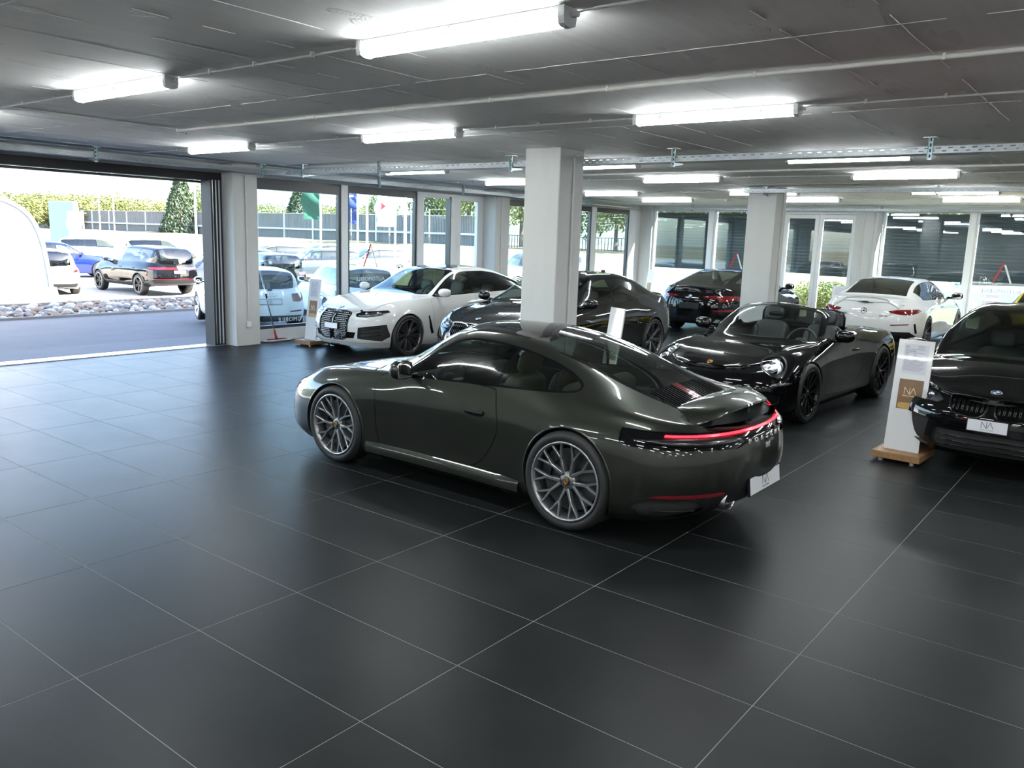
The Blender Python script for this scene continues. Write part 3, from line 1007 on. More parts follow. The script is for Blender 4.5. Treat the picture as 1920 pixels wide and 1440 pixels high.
class CarBody:
    def __init__(c, spec, root, res=1.0):
        c.root = root; c.spec = spec
        xA, xB = spec['xA'], spec['xB']
        ne, nm = int(34 * res), int(96 * res)
        def phis(p, q, a, b):
            ph = np.linspace(0, PI / 2, 900)
            X = a * np.sin(ph) ** (2 / p); Y = b * np.cos(ph) ** (2 / q)
            L = np.concatenate([[0], np.cumsum(np.hypot(np.diff(X), np.diff(Y)))])
            return np.interp(np.linspace(0, L[-1], ne + 1), L, ph)
        pf, qf = spec.get('pf', (2.6, 2.2)); pr, qr = spec.get('pr', (2.8, 2.4))
        lv = spec['levels']
        bigf = max(l['xf'] for l in lv); bigr = min(l['xr'] for l in lv)
        phf = phis(pf, qf, bigf - xA, .9); phr = phis(pr, qr, xB - bigr, .9)
        uf = np.sin(phf) ** (2 / pf); vf = np.cos(phf) ** (2 / qf); vf[-1] = 0
        ur = np.sin(phr) ** (2 / pr); vr = np.cos(phr) ** (2 / qr); vr[-1] = 0
        xm = np.linspace(xB, xA, nm)
        rows_ = []
        for l in lv:
            wx = curve(l['w'], l.get('bw', .06)); zx = curve(l['z'], l.get('bz', .05))
            xfr = xA + (l['xf'] - xA) * uf; xrr = xB - (xB - l['xr']) * ur
            # design tables are read at the nominal station so that every level keeps its own ends
            nf = xA + (bigf - xA) * uf; nr = xB - (xB - bigr) * ur
            X = np.concatenate([xrr[::-1], xm[1:-1], xfr]); NX = np.concatenate([nr[::-1], xm[1:-1], nf])
            E = np.concatenate([vr[::-1], np.ones(len(xm) - 2), vf])
            rows_.append(np.stack([X, wx(NX) * E, zx(NX)], 1))
        sh = rows_[-1]
        X = sh[:, 0]
        ry = curve(spec['ry'], .04)(X); rz = curve(spec['rz'], .035)(X); zc = curve(spec['zc'], .035)(X)
        ys, zs = sh[:, 1], sh[:, 2]
        ry = np.minimum(ry, ys * 0.93)
        # near both tips the rail and centre heights close onto the side line
        k = np.clip(ys / 0.30, 0, 1); k = k * k * (3 - 2 * k)
        zc = zs * (1 - k) + zc * k; rz = zs * (1 - k) + rz * k
        bul = spec.get('bulge', 0.03)
        hgt = np.clip((rz - zs) / 0.3, 0, 1)
        p1 = np.stack([X, ys + (ry - ys) * 0.42 + bul * hgt, zs + (rz - zs) * 0.45 + 0.012 * (1 - hgt)], 1)
        p2 = np.stack([X, ry, rz], 1)
        cr = spec.get('crown', 2.2)
        p3 = np.stack([X, ry * 0.58, zc - (zc - rz) * 0.58 ** cr], 1)
        p4 = np.stack([X, 0 * X, zc], 1)
        P = np.stack(rows_ + [p1, p2, p3, p4], 1)
        sub = [max(2, int(n * res)) for n in spec.get('nsub', [5] * (len(lv) - 1))] + [max(2, int(n * res)) for n in (9, 9, 8, 9)]
        Gd = hermite_rows(P, sub)
        Gd[:, -1, 1] = 0
        Gd[0, :, 1] = 0; Gd[-1, :, 1] = 0
        Gd[:, :, 1] = np.maximum(Gd[:, :, 1], 0)
        c.sheet = make_sheet(Gd)
        c.orig = c.sheet
        c.bvh = BVHTree.FromPolygons([tuple(p) for p in c.orig.V], [tuple(int(i) for i in t) for t in c.orig.T])
        c.nlow = len(lv)
        c.bottom = Gd[:, 0].copy()

    # -- surface queries
    def side_y(c, x, z, sg=1):
        h = c.bvh.ray_cast(Vector((x, 3 * sg, z)), Vector((0, -sg, 0)))
        return None if h[0] is None else h[0].y

    def front_x(c, y, z):
        h = c.bvh.ray_cast(Vector((4, y, z)), Vector((-1, 0, 0)))
        return (None, None) if h[0] is None else (h[0].x, h[1])

    def rear_x(c, y, z):
        h = c.bvh.ray_cast(Vector((-4, y, z)), Vector((1, 0, 0)))
        return (None, None) if h[0] is None else (h[0].x, h[1])

    def top_z(c, x, y):
        h = c.bvh.ray_cast(Vector((x, y, 3)), Vector((0, 0, -1)))
        return None if h[0] is None else h[0].z

    # -- cutting
    def cut(c, fn, refine=2):
        i, o = c.sheet.split(fn, refine)
        c.sheet = o
        return i

    def area(c, plane, poly, cond=None):
        a, b = PLANES[plane]
        poly = np.asarray(poly, float)
        def fn(V):
            if cond is None: return sdf_poly(V[:, [a, b]], poly)
            f = cond(V).astype(float)
            k = f < 0.06
            f[k] = np.maximum(f[k], sdf_poly(V[k][:, [a, b]], poly))
            return f
        return fn

    def part(c, name, m, fn, refine=2, offset=0.0, gap=0.0, parent=None, gapmat=None):
        piece = c.cut(fn, refine)
        if len(piece.T) == 0: return None
        if gap > 0:
            ins, band = piece.split(lambda V: fn(V) + gap, 2)
            if len(band.T): band.offset(-0.004).obj('joint', gapmat or M_gap, parent or c.root)
            piece = ins
        return piece.offset(offset).obj(name, m, parent or c.root)

    def seam(c, plane, line, cond=None, w=0.0028, name='joint', m=None):
        a, b = PLANES[plane]
        def fn(V):
            if cond is None: return dist_line(V[:, [a, b]], line) - w
            f = cond(V).astype(float)
            k = f < 0.06
            f[k] = np.maximum(f[k], dist_line(V[k][:, [a, b]], line) - w)
            return f
        piece = c.cut(fn, 3)
        if len(piece.T): return piece.offset(-0.004).obj(name, m or M_gap, c.root)

    def arch(c, xw, zw, R, m_lip, lip=0.014, ymin=0.5):
        """cut both wheel openings at xw; lips and wheel housings are parts"""
        zb = 0.02
        fn = lambda V: np.maximum(np.maximum(np.hypot(V[:, 0] - xw, V[:, 2] - zw) - R, ymin - np.abs(V[:, 1])), V[:, 2] - (zw + R + .05))
        c.cut(fn, 3)
        for sg in (1, -1):
            pts = []
            for th in np.linspace(math.radians(-40), math.radians(220), 66):
                x = xw + R * math.cos(th); z = zw + R * math.sin(th)
                y = c.side_y(x, z, sg)
                if y is None or abs(y) < ymin: continue
                pts.append((th, y))
            if len(pts) < 8: continue
            v = []; f = []
            for th, y in pts:
                ct, st = math.cos(th), math.sin(th)
                for dr, dy in ((lip, -.003), (lip * .7, .0035), (0.0, .003), (-.004, -.004), (-.003, -.05)):
                    x = xw + (R + dr) * ct; z = zw + (R + dr) * st
                    yy = c.side_y(x, z, sg) if dr >= 0 else y
                    yy = y if yy is None else yy
                    v.append((x, yy + dy * sg, z))
            k = 5
            for i in range(len(pts) - 1):
                for j in range(k - 1):
                    f.append((i * k + j, i * k + j + 1, (i + 1) * k + j + 1, (i + 1) * k + j))
            g = G(); g.add(v, f); g.build('wheel_arch_lip', m_lip, c.root, smooth='all')
            v = []; f = []
            for th, y in pts:
                ct, st = math.cos(th), math.sin(th)
                for r_, yy in ((R + .02, y * 1.0 - sg * .045), (R + .02, sg * .38), (0.05, sg * .38)):
                    v.append((xw + r_ * ct, yy, zw + r_ * st))
            for i in range(len(pts) - 1):
                for j in range(2):
                    f.append((i * 3 + j, i * 3 + j + 1, (i + 1) * 3 + j + 1, (i + 1) * 3 + j))
            g = G(); g.add(v, f); g.build('wheel_housing', M_gap, c.root, smooth='all')

    def shell(c, d=-0.022):
        """dark inner skin behind joints and lamps, roof lining"""
        c.shell_sheet = c.sheet.offset(d); c.shell_cuts = []

    def floorpan(c, z=None):
        B = c.bottom
        g = G()
        n = len(B)
        v = [(p[0], p[1] - .01 if p[1] > .02 else p[1], p[2] + .01) for p in B] + [(p[0], -p[1] + .01 if p[1] > .02 else -p[1], p[2] + .01) for p in B]
        f = [(i, i + 1, n + i + 1, n + i) for i in range(n - 1)]
        g.add(v, f)
        return g.build('underbody', M_gap, c.root)

    def finish(c, m, name='body'):
        s = c.shell_sheet
        for fn in c.shell_cuts: s = s.split(fn, 1)[1]
        s.obj('inner_lining', M_lining, c.root)
        return c.sheet.obj(name, m, c.root)


def blob(c, size, M=None, e1=0.7, e2=0.7, nu=16, nv=24):
    """superellipsoid as a G"""
    sp = lambda x, e: math.copysign(abs(x) ** e, x)
    M = M or Matrix.Identity(3)
    v = []; f = []
    for i in range(nu + 1):
        a = -PI / 2 + PI * i / nu
        for j in range(nv):
            b = 2 * PI * j / nv
            p = Vector((size[0] * sp(math.cos(a), e1) * sp(math.cos(b), e2), size[1] * sp(math.cos(a), e1) * sp(math.sin(b), e2), size[2] * sp(math.sin(a), e1)))
            v.append(Vector(c) + M @ p)
    for i in range(nu):
        for j in range(nv):
            f.append((i * nv + j, i * nv + (j + 1) % nv, (i + 1) * nv + (j + 1) % nv, (i + 1) * nv + j))
    return G().add(v, f)


# ---- car materials
M_gap = mat('black_void', (0.004, 0.004, 0.004), 0.9, spec=0.1)
M_lining = mat('dark_roof_lining', (0.02, 0.02, 0.02), 0.9)
M_trim = mat('gloss_black_trim', (0.004, 0.004, 0.005), 0.035, spec=0.45)
M_plas = mat('matt_black_plastic', (0.008, 0.008, 0.009), 0.55, spec=0.25)
M_tyre = mat('tyre_rubber', (0.014, 0.014, 0.014), 0.62, bump=(60, 0.1, (1, 1, 1)))
M_chrome = mat('bright_chrome', (0.8, 0.8, 0.82), 0.08, 1.0)
M_satin = mat('satin_silver', (0.55, 0.56, 0.58), 0.3, 1.0)
M_disc = mat('brake_disc_steel', (0.10, 0.10, 0.105), 0.4, 1.0)
M_caliper = mat('black_caliper', (0.02, 0.02, 0.022), 0.3)
M_carglass = glass('tinted_car_glass', (0.42, 0.50, 0.47), 0.075)
M_privacy = glass('dark_privacy_glass', (0.10, 0.11, 0.11), 0.075)
M_clear = glass('clear_lamp_lens', (0.95, 0.96, 0.97), 0.035)
M_redlens = mat('red_lamp_lens', (0.15, 0.004, 0.007), 0.08, coat=1.0)
M_darkred = mat('dark_red_reflector', (0.06, 0.004, 0.005), 0.12, coat=1.0)
M_redlit = mat('lit_red_lamp', (0.6, 0.01, 0.02), 0.2, emit=(1.0, 0.008, 0.016), emit_s=2.6)
M_plate = mat('white_number_plate', (0.62, 0.63, 0.66), 0.35)
M_ink = mat('dark_lettering', (0.03, 0.03, 0.035), 0.5)
M_seat = mat('black_leather', (0.025, 0.025, 0.026), 0.45)
M_tan = mat('tan_leather', (0.20, 0.135, 0.075), 0.5)
M_cream = mat('pale_grey_leather', (0.42, 0.42, 0.40), 0.5)
M_lampin = mat('lamp_reflector', (0.50, 0.52, 0.55), 0.15, 1.0)
M_mirror = mat('mirror_glass', (0.9, 0.9, 0.9), 0.01, 1.0)
M_blue = mat('badge_blue', (0.02, 0.12, 0.45), 0.25, coat=1)
M_badgew = mat('badge_white', (0.8, 0.8, 0.8), 0.25, coat=1)
M_gold = mat('crest_gold', (0.62, 0.42, 0.12), 0.3, 0.8)
M_crestred = mat('crest_red', (0.35, 0.02, 0.02), 0.35)
M_crestblack = mat('crest_black', (0.02, 0.02, 0.02), 0.35)


def paint(name, col, metal=0.0, rough=0.28, coat=1.0):
    M = mat(name, col, rough, metal, coat, 0.012, spec=0.0)
    return M


# ---- wheels
def ring_loc(r, th, h):
    return (r * math.cos(th), h, r * math.sin(th))


def spoke_bar(g, r0, t0, r1, t1, w0, w1, h0, h1, dep0, dep1, seg=1):
    """bar in the wheel plane from polar (r0,t0) to (r1,t1); face at y=h, depth inwards"""
    p0 = Vector((r0 * math.cos(t0), 0, r0 * math.sin(t0))); p1 = Vector((r1 * math.cos(t1), 0, r1 * math.sin(t1)))
    d = (p1 - p0).normalized(); n = Vector((-d.z, 0, d.x))
    v = []
    for p, w, h, dp in ((p0, w0, h0, dep0), (p1, w1, h1, dep1)):
        v += [p + n * w * .5 + Vector((0, h - .004, 0)), p + n * w * .32 + Vector((0, h, 0)), p - n * w * .32 + Vector((0, h, 0)), p - n * w * .5 + Vector((0, h - .004, 0)),
              p - n * w * .5 + Vector((0, h - dp, 0)), p + n * w * .5 + Vector((0, h - dp, 0))]
    f = [(i, (i + 1) % 6, 6 + (i + 1) % 6, 6 + i) for i in range(6)] + [(5, 4, 3, 2, 1, 0), (6, 7, 8, 9, 10, 11)]
    g.add(v, f)


WHEELS = {}


def wheel_meshes(key, Rt, wid, rr, style, m_rim, m_lip=None, seg=64):
    """meshes of one wheel; local y is outwards, hub at origin. face of rim near y=+wid/2"""
    if key in WHEELS: return WHEELS[key]
    h = wid / 2
    ty = G()
    sw = rr + 0.004
    prof = [(sw, h - .012), (sw + .006, h - .004), (sw + (Rt - sw) * .35, h + .006), (sw + (Rt - sw) * .7, h + .002), (Rt - .016, h - .010), (Rt - .005, h - .022), (Rt, h - .045),
            (Rt, -h + .045), (Rt - .005, -h + .022), (Rt - .016, -h + .01), (sw + (Rt - sw) * .5, -h - .004), (sw, -h + .01)]
    f = lambda a, b, q: (a, q, b)
    ty.lathe(prof, f, seg)
    tyre = ty.mesh('tire', M_tyre, 'all')
    tr = G()                                                     # tread grooves
    for gy in (-.5, -.17, .17, .5):
        tr.lathe([(Rt + .0006, gy * (wid - .09) - .004), (Rt + .0006, gy * (wid - .09) + .004)], f, seg)
    rm = G()
    rm.lathe([(rr + .004, h - .010), (rr + .004, h + .000), (rr - .004, h + .003), (rr - .012, h - .003), (rr - .02, h - .03), (rr - .03, -h + .05), (rr - .012, -h + .02), (rr + .004, -h + .01)], f, seg)
    rim = rm.mesh('wheel', m_rim, 'all')
    out = {'tire': tyre, 'tread_groove': tr.mesh('tread_groove', M_gap, 'all'), 'wheel': rim, 'spokes': []}
    if m_lip:
        out['rim_lip'] = G().lathe([(rr + .0045, h + .001), (rr - .003, h + .0042), (rr - .0085, h + .0015)], f, seg).mesh('rim_lip', m_lip, 'all')
    sp = G(); rot = []
    hf = h - .012; hr = h - .004
    if style == 'mesh':                                          # ten forked spokes, set in five pairs
        for k in (0, 1):
            t = (k - .5) * 2 * PI / 10 * 0.40
            tm_ = (k - .5) * 2 * PI / 10
            rk = rr * .58
            spoke_bar(sp, rr * .20, t * 1.0, rk, tm_, .026, .018, hf - .018, hf - .008, .045, .03)
            spoke_bar(sp, rk - .004, tm_, rr - .006, tm_ - PI / 20, .017, .013, hf - .008, hr, .03, .022)
            spoke_bar(sp, rk - .004, tm_, rr - .006, tm_ + PI / 20, .017, .013, hf - .008, hr, .03, .022)
        rot = [2 * PI * k / 5 + PI / 2 for k in range(5)]
    elif style == 'multi':                                       # twenty thin spokes
        spoke_bar(sp, rr * .20, -.02, rr - .006, -.02, .018, .011, hf - .02, hr, .03, .02)
        spoke_bar(sp, rr * .20, 2 * PI / 40, rr - .006, 2 * PI / 40, .018, .011, hf - .02, hr, .03, .02)
        rot = [2 * PI * k / 10 for k in range(10)]
        rot = [2 * PI * k / 10 for k in range(10)]
    elif style == 'double':                                      # seven pairs of spokes
        for s_ in (-1, 1):
            spoke_bar(sp, rr * .18, s_ * .10, rr - .006, s_ * .105, .026, .020, hf - .03, hr, .04, .026)
        rot = [2 * PI * k / 7 + .3 for k in range(7)]
    elif style == 'five':                                        # five wide twin spokes
        for s_ in (-1, 1):
            spoke_bar(sp, rr * .15, s_ * .16, rr - .006, s_ * .17, .045, .036, hf - .02, hr, .04, .03)
        spoke_bar(sp, rr * .75, .10, rr - .006, -.10, .016, .016, hf - .012, hr - .006, .03, .03)
        rot = [2 * PI * k / 5 + PI / 2 for k in range(5)]
    elif style == 'ten':
        spoke_bar(sp, rr * .18, 0, rr - .006, 0, .036, .026, hf - .02, hr, .04, .026)
        rot = [2 * PI * k / 10 for k in range(10)]
    out['spokes'] = (sp.mesh('spoke', m_rim), rot)
    hub = G().lathe([(0.0, hf - .02), (rr * .17, hf - .022), (rr * .23, hf - .034), (rr * .24, hf - .075), (0.0, hf - .075)], f, 32)
    out['hub'] = hub.mesh('hub', m_rim, True)
    out['cap'] = G().lathe([(0.0, hf - .012), (.028, hf - .013), (.032, hf - .022)], f, 24).mesh('center_cap', M_crestblack, 'all')
    bolts = G()
    for k in range(5):
        t = 2 * PI * k / 5 + PI / 2 + PI / 5
        bolts.cyl((.056 * math.cos(t), hf - .035, .056 * math.sin(t)), (.056 * math.cos(t), hf - .0185, .056 * math.sin(t)), .011, n=8)
    out['bolts'] = bolts.mesh('wheel_bolts', M_crestblack)
    out['disc'] = G().lathe([(.07, h - .085), (rr * .80, h - .085), (rr * .80, h - .115), (.07, h - .115)], f, 48).mesh('brake_disc', M_disc, True)
    cal = G()
    n = 9
    a0, a1 = math.radians(150 - 90), math.radians(205 - 90)
    for i in range(n):
        pass
    v = []
    for i in range(n + 1):
        t = math.radians(-28 + 56 * i / n)
        for r_, hh in ((rr * .86, h - .07), (rr * .58, h - .062), (rr * .58, h - .135), (rr * .86, h - .135)):
            v.append((r_ * math.cos(t), hh, r_ * math.sin(t)))
    fc = []
    for i in range(n):
        for j in range(4):
            fc.append((i * 4 + j, i * 4 + (j + 1) % 4, (i + 1) * 4 + (j + 1) % 4, (i + 1) * 4 + j))
    fc += [(0, 1, 2, 3), (n * 4 + 3, n * 4 + 2, n * 4 + 1, n * 4)]
    cal.add(v, fc)
    out['caliper'] = cal.mesh('brake_caliper', M_caliper, True)
    out['back'] = G().lathe([(0.0, h - .16), (rr - .03, h - .16)], f, 32).mesh('inner_wheel', M_gap)
    WHEELS[key] = out
    return out


def place_wheel(root, W, x, y, z, left=True, front=True, detail=True, turn=0.0, caliper_at=0.0):
    """W from wheel_meshes; wheel > tire, spokes, hub, cap, disc, caliper"""
    w = link('wheel', W['wheel'], root, (x, y, z))
    w.rotation_euler = (0, 0, (0 if left else PI) + turn)
    link('tire', W['tire'], w)
    link('hub', W['hub'], w)
    me, rot = W['spokes']
    for a in rot:
        s = link('spoke', me, w); s.rotation_euler = (0, a, 0)
    link('inner_wheel', W['back'], w)
    if detail:
        link('tread_groove', W['tread_groove'], w)
        if 'rim_lip' in W: link('rim_lip', W['rim_lip'], w)
        link('center_cap', W['cap'], w); link('wheel_bolts', W['bolts'], w)
        link('brake_disc', W['disc'], w)
        cl = link('brake_caliper', W['caliper'], w); cl.rotation_euler = (0, caliper_at, 0)
    return w


# ---- cabins
def add_seat(root, x, y, z, m, w=0.50, h=0.62, lean=0.28, name='seat', m2=None):
    s = blob((x + .05, y, z + .10), (.27, w / 2, .085), e1=.45, e2=.45).build(name, m, root, smooth='all')
    Ry = Matrix.Rotation(-lean, 3, 'Y')
    c = Vector((x - .20, y, z + .12)) + Ry @ Vector((0, 0, h / 2))
    b = blob(c, (.075, w / 2, h / 2), Ry, .5, .5).build('backrest', m, s, smooth='all')
    for sg in (-1, 1):
        blob(c + Ry @ Vector((.045, sg * w * .40, -.04)), (.07, w * .10, h * .42), Ry, .6, .8, 10, 14).build('side_bolster', m2 or m, s, smooth='all')
    hc = Vector((x - .20, y, z + .12)) + Ry @ Vector((.01, 0, h + .09))
    blob(hc, (.05, w * .26, .095), Ry, .6, .6, 12, 18).build('headrest', m, s, smooth='all')
    return s


def steering_wheel(root, c, tilt=0.38, r=0.185, m=None):
    c = Vector(c); Mr = Matrix.Rotation(-tilt, 3, 'Y')
    pts = [c + Mr @ Vector((0, r * math.cos(t), r * math.sin(t))) for t in np.linspace(0, 2 * PI, 40, endpoint=False)]
    o = G().tube(pts, .015, 8, closed=True).build('steering_wheel', m or M_seat, root, smooth='all')
    blob(c + Mr @ Vector((.02, 0, 0)), (.03, .07, .06), Mr, .6, .6, 10, 14).build('wheel_hub', M_seat, o, smooth='all')
    g = G()
    for t in (0, PI, -PI / 2):
        g.cyl(c, c + Mr @ Vector((0, r * math.cos(t), r * math.sin(t))), .014, .010, 8)
    g.build('wheel_spokes', M_satin, o)
    return o


def dashboard(root, x, z, w, m, dx=0.34):
    g = G()
    prof = [(dx, -.30), (dx, -.02), (.18, .03), (.06, .035), (.0, -.005), (-.02, -.08), (.04, -.30)]
    g.prism([(x + a, z + b) for a, b in prof], lambda a, b, t: (a, t, b), -w / 2, w / 2)
    d = g.build('dashboard', m, root, bevel=.015)
    return d


def mirror(root, x, y, z, sg, m, size=(.055, .105, .07), arm=True, m_arm=None, foot=None):
    M = Matrix.Rotation(sg * 0.12, 3, 'Z')
    g = blob((x, y, z), size, M, .82, .85, 14, 24)
    # flatten the rear face so that it takes the glass
    vv = []
    for p in g.v:
        q = M.inverted() @ (Vector(p) - Vector((x, y, z)))
        q.x = max(q.x, -size[0] * .55)
        if q.x > 0: q.x *= 1.35
        vv.append(tuple(Vector((x, y, z)) + M @ q))
    g.v = vv
    o = g.build('door_mirror', m, root, smooth='all')
    gl = blob((0, 0, 0), (.004, size[1] * .84, size[2] * .80), None, .3, .6, 8, 20)
    gl.v = [tuple(Vector((x, y, z)) + M @ (Vector(p) + Vector((-size[0] * .555, 0, 0)))) for p in gl.v]
    gl.build('mirror_glass', M_mirror, o, smooth='all')
    if foot:
        G().tube([foot, ((foot[0] + x) / 2, (foot[1] + y) / 2 - sg * .01, (foot[2] + z - size[2]) / 2 + .012), (x, y - sg * size[1] * .35, z - size[2] * .75)], [.03, .022, .024], 10).build('mirror_foot', m_arm or M_trim, o, smooth='all')
    return o


def disc_on(root, name, m, p, n, r, h=.003, seg=28):
    n = Vector(n).normalized()
    return G().cyl(Vector(p) - n * .002, Vector(p) + n * h, r, n=seg).build(name, m, root, smooth=True)


def frame_at(p, n, up=(0, 0, 1)):
    n = Vector(n).normalized(); ex = Vector(up).cross(n).normalized(); ey = n.cross(ex)
    return Vector(p), ex, ey, n


def roundel(root, p, n, r=0.041):
    """blue and white quartered round badge with dark ring"""
    P, ex, ey, n = frame_at(p, n)
    b = G().cyl(P - n * .004, P + n * .004, r, n=32).build('round_badge', M_crestblack, root, smooth=True)
    ringp = [P + n * .0045 + (ex * math.cos(t) + ey * math.sin(t)) * r for t in np.linspace(0, 2 * PI, 32, endpoint=False)]
    G().tube(ringp, .0018, 6, closed=True).build('badge_ring', M_chrome, b, smooth='all')
    for k in range(4):
        g = G()
        v = [P + n * .005]
        for t in np.linspace(k * PI / 2, (k + 1) * PI / 2, 8): v.append(P + n * .005 + (ex * math.cos(t) + ey * math.sin(t)) * r * .62)
        g.add(v, [tuple(range(len(v)))])
        g.build('badge_quarter', M_badgew if k % 2 == 0 else M_blue, b)
    return b


def crest(root, p, n, s=0.03):
    """small shield badge: gold with red-black quarters"""
    P, ex, ey, n = frame_at(p, n)
    out = [(-.8, 1), (-.3, 1.08), (.3, 1.08), (.8, 1), (.86, .3), (.62, -.6), (0, -1.15), (-.62, -.6), (-.86, .3)]
    g = G().prism(out, lambda a, b, t: P + ex * a * s + ey * b * s + n * t, -.003, .003)
    b = g.build('crest_badge', M_gold, root)
    for a0, a1, b0, b1, mm in ((-.72, -.08, .1, .62, M_crestred), (.08, .72, -.5, -.02, M_crestred), (-.2, .2, -.25, .35, M_crestblack)):
        G().prism([(a0, b0), (a1, b0), (a1, b1), (a0, b1)], lambda a, b_, t: P + ex * a * s + ey * b_ * s + n * t, .003, .004).build('crest_field', mm, b)
    return b


def number_plate(root, p, n, w=.50, h=.11, text=True, up=(0, 0, 1), m=None):
    P, ex, ey, n = frame_at(p, n, up)
    base = G().prism([(-w / 2 - .008, -h / 2 - .008), (w / 2 + .008, -h / 2 - .008), (w / 2 + .008, h / 2 + .008), (-w / 2 - .008, h / 2 + .008)], lambda a, b, t: P + ex * a + ey * b + n * t, -.012, .004).build('plate_holder', M_plas, root)
    pl = G().prism([(-w / 2, -h / 2), (w / 2, -h / 2), (w / 2, h / 2), (-w / 2, h / 2)], lambda a, b, t: P + ex * a + ey * b + n * t, .004, .007).build('number_plate', m or M_plate, root)
    if text:
        na_logo(pl, P + n * .0075 + ey * h * .10, ex, ey, h * .55, M_ink)
        text_obj('lettering', 'NAGEL AUTOMOBILE', h * .10, M_ink, pl, P + n * .0075 - ey * h * .32, ex, ey, .0004, spacing=1.1)
    return pl


def na_logo(parent, o, ex, ey, s, m, depth=.0006):
    """thin-line NA mark: an N joined to an A without crossbar"""
    ex = Vector(ex).normalized(); ey = Vector(ey).normalized(); nz = ex.cross(ey)
    o = Vector(o); w = s * .075
    def bar(g, a, b):
        a = Vector(a); b = Vector(b); d = (b - a).normalized(); n = Vector((-d.y, d.x)) * w / 2
        pts = [a + n, b + n, b - n, a - n]
        g.prism([(q.x, q.y) for q in pts], lambda u, v, t: o + ex * u * 1 + ey * v + nz * t, 0, depth)
    g = G()
    k = s
    bar(g, (-.85 * k, -.5 * k), (-.85 * k, .5 * k)); bar(g, (-.85 * k, .5 * k), (-.1 * k, -.5 * k)); bar(g, (-.1 * k, -.5 * k), (-.1 * k, .5 * k))
    bar(g, (0.0 * k, -.5 * k), (.42 * k, .5 * k)); bar(g, (.42 * k, .5 * k), (.85 * k, -.5 * k))
    return g.build('logo', m, parent)

# ================================================================== the cars
def finish_common(c, m_paint):
    c.floorpan()


def car_911_spec():
    L = []
    L.append(dict(z=[(-2.3, .25), (-2.0, .20), (-1.5, .16), (-.8, .125), (.8, .125), (1.6, .135), (2.0, .145), (2.3, .16)],
                  w=[(-2.3, .78), (-1.7, .84), (-.7, .80), (.7, .80), (1.7, .80), (2.3, .76)], xf=2.15, xr=-2.14))
    L.append(dict(z=[(-2.3, .31), (-2.0, .27), (-1.5, .24), (-.8, .20), (.8, .20), (1.6, .22), (2.3, .24)],
                  w=[(-2.3, .84), (-1.7, .90), (-1.2, .912), (-.7, .855), (0, .845), (.6, .85), (1.2, .88), (1.7, .875), (2.3, .82)], xf=2.23, xr=-2.235))
    L.append(dict(z=[(-2.3, .42), (-1.2, .39), (-.6, .33), (.6, .33), (1.2, .36), (2.3, .36)],
                  w=[(-2.3, .87), (-1.7, .918), (-1.2, .924), (-.75, .875), (-.3, .848), (.3, .846), (.75, .87), (1.2, .902), (1.7, .89), (2.3, .84)], xf=2.262, xr=-2.275))
    L.append(dict(z=[(-2.3, .56), (-1.2, .55), (0, .52), (1.2, .54), (2.3, .50)],
                  w=[(-2.3, .87), (-1.7, .917), (-1.2, .924), (-.75, .882), (-.3, .858), (.3, .86), (.75, .88), (1.2, .905), (1.7, .875), (2.3, .80)], xf=2.265, xr=-2.285))
    L.append(dict(z=[(-2.3, .715), (-1.7, .735), (-1.2, .735), (-.5, .71), (.3, .69), (1.2, .70), (1.8, .645), (2.3, .585)],
                  w=[(-2.3, .84), (-1.7, .885), (-1.2, .895), (-.75, .868), (-.3, .852), (.3, .852), (.75, .865), (1.2, .868), (1.7, .82), (2.3, .72)], xf=2.21, xr=-2.255))
    L.append(dict(z=[(-2.3, .79), (-2.0, .835), (-1.6, .868), (-1.2, .88), (-.8, .878), (-.4, .868), (0, .86), (.4, .85), (.8, .835), (1.2, .815), (1.5, .785), (1.8, .725), (2.0, .675), (2.3, .63)],
                  w=[(-2.3, .74), (-1.9, .79), (-1.5, .80), (-1.2, .80), (-.8, .80), (-.4, .795), (.2, .80), (.7, .79), (1.2, .765), (1.6, .725), (2.3, .60)], xf=2.10, xr=-2.20))
    s = dict(levels=L, xA=1.45, xB=-1.55, pf=(2.7, 2.3), pr=(2.9, 2.3), nsub=[4, 5, 7, 7, 7], bulge=.022, crown=2.3)
    s['zc'] = [(-2.3, .785), (-2.2, .79), (-2.05, .815), (-1.8, .875), (-1.5, .965), (-1.2, 1.075), (-.9, 1.172), (-.6, 1.243), (-.3, 1.286), (0, 1.300), (.2, 1.288), (.35, 1.245), (.6, 1.105), (.8, .985), (.93, .905), (1.02, .872), (1.3, .835), (1.6, .785), (1.9, .712), (2.1, .645), (2.3, .62)]
    s['ry'] = [(-2.3, .46), (-2.0, .50), (-1.7, .50), (-1.3, .515), (-.9, .535), (-.5, .545), (-.1, .548), (.1, .552), (.3, .60), (.5, .655), (.66, .69), (.8, .66), (1.0, .58), (1.3, .54), (1.8, .46), (2.3, .3)]
    s['rz'] = [(-2.3, .785), (-2.05, .82), (-1.7, .90), (-1.4, .97), (-1.1, 1.065), (-.8, 1.145), (-.5, 1.200), (-.2, 1.225), (.02, 1.218), (.15, 1.185), (.3, 1.105), (.5, .975), (.64, .89), (.75, .862), (.95, .845), (1.3, .815), (1.6, .775), (1.9, .702), (2.3, .62)]
    sh = lambda x: x - .065 * max(0, min(1, (1.12 - x) / .3)) * max(0, min(1, (x + 1.9) / .5))
    for k in ('zc', 'ry', 'rz'): s[k] = [(sh(x), v) for x, v in s[k]]
    return s


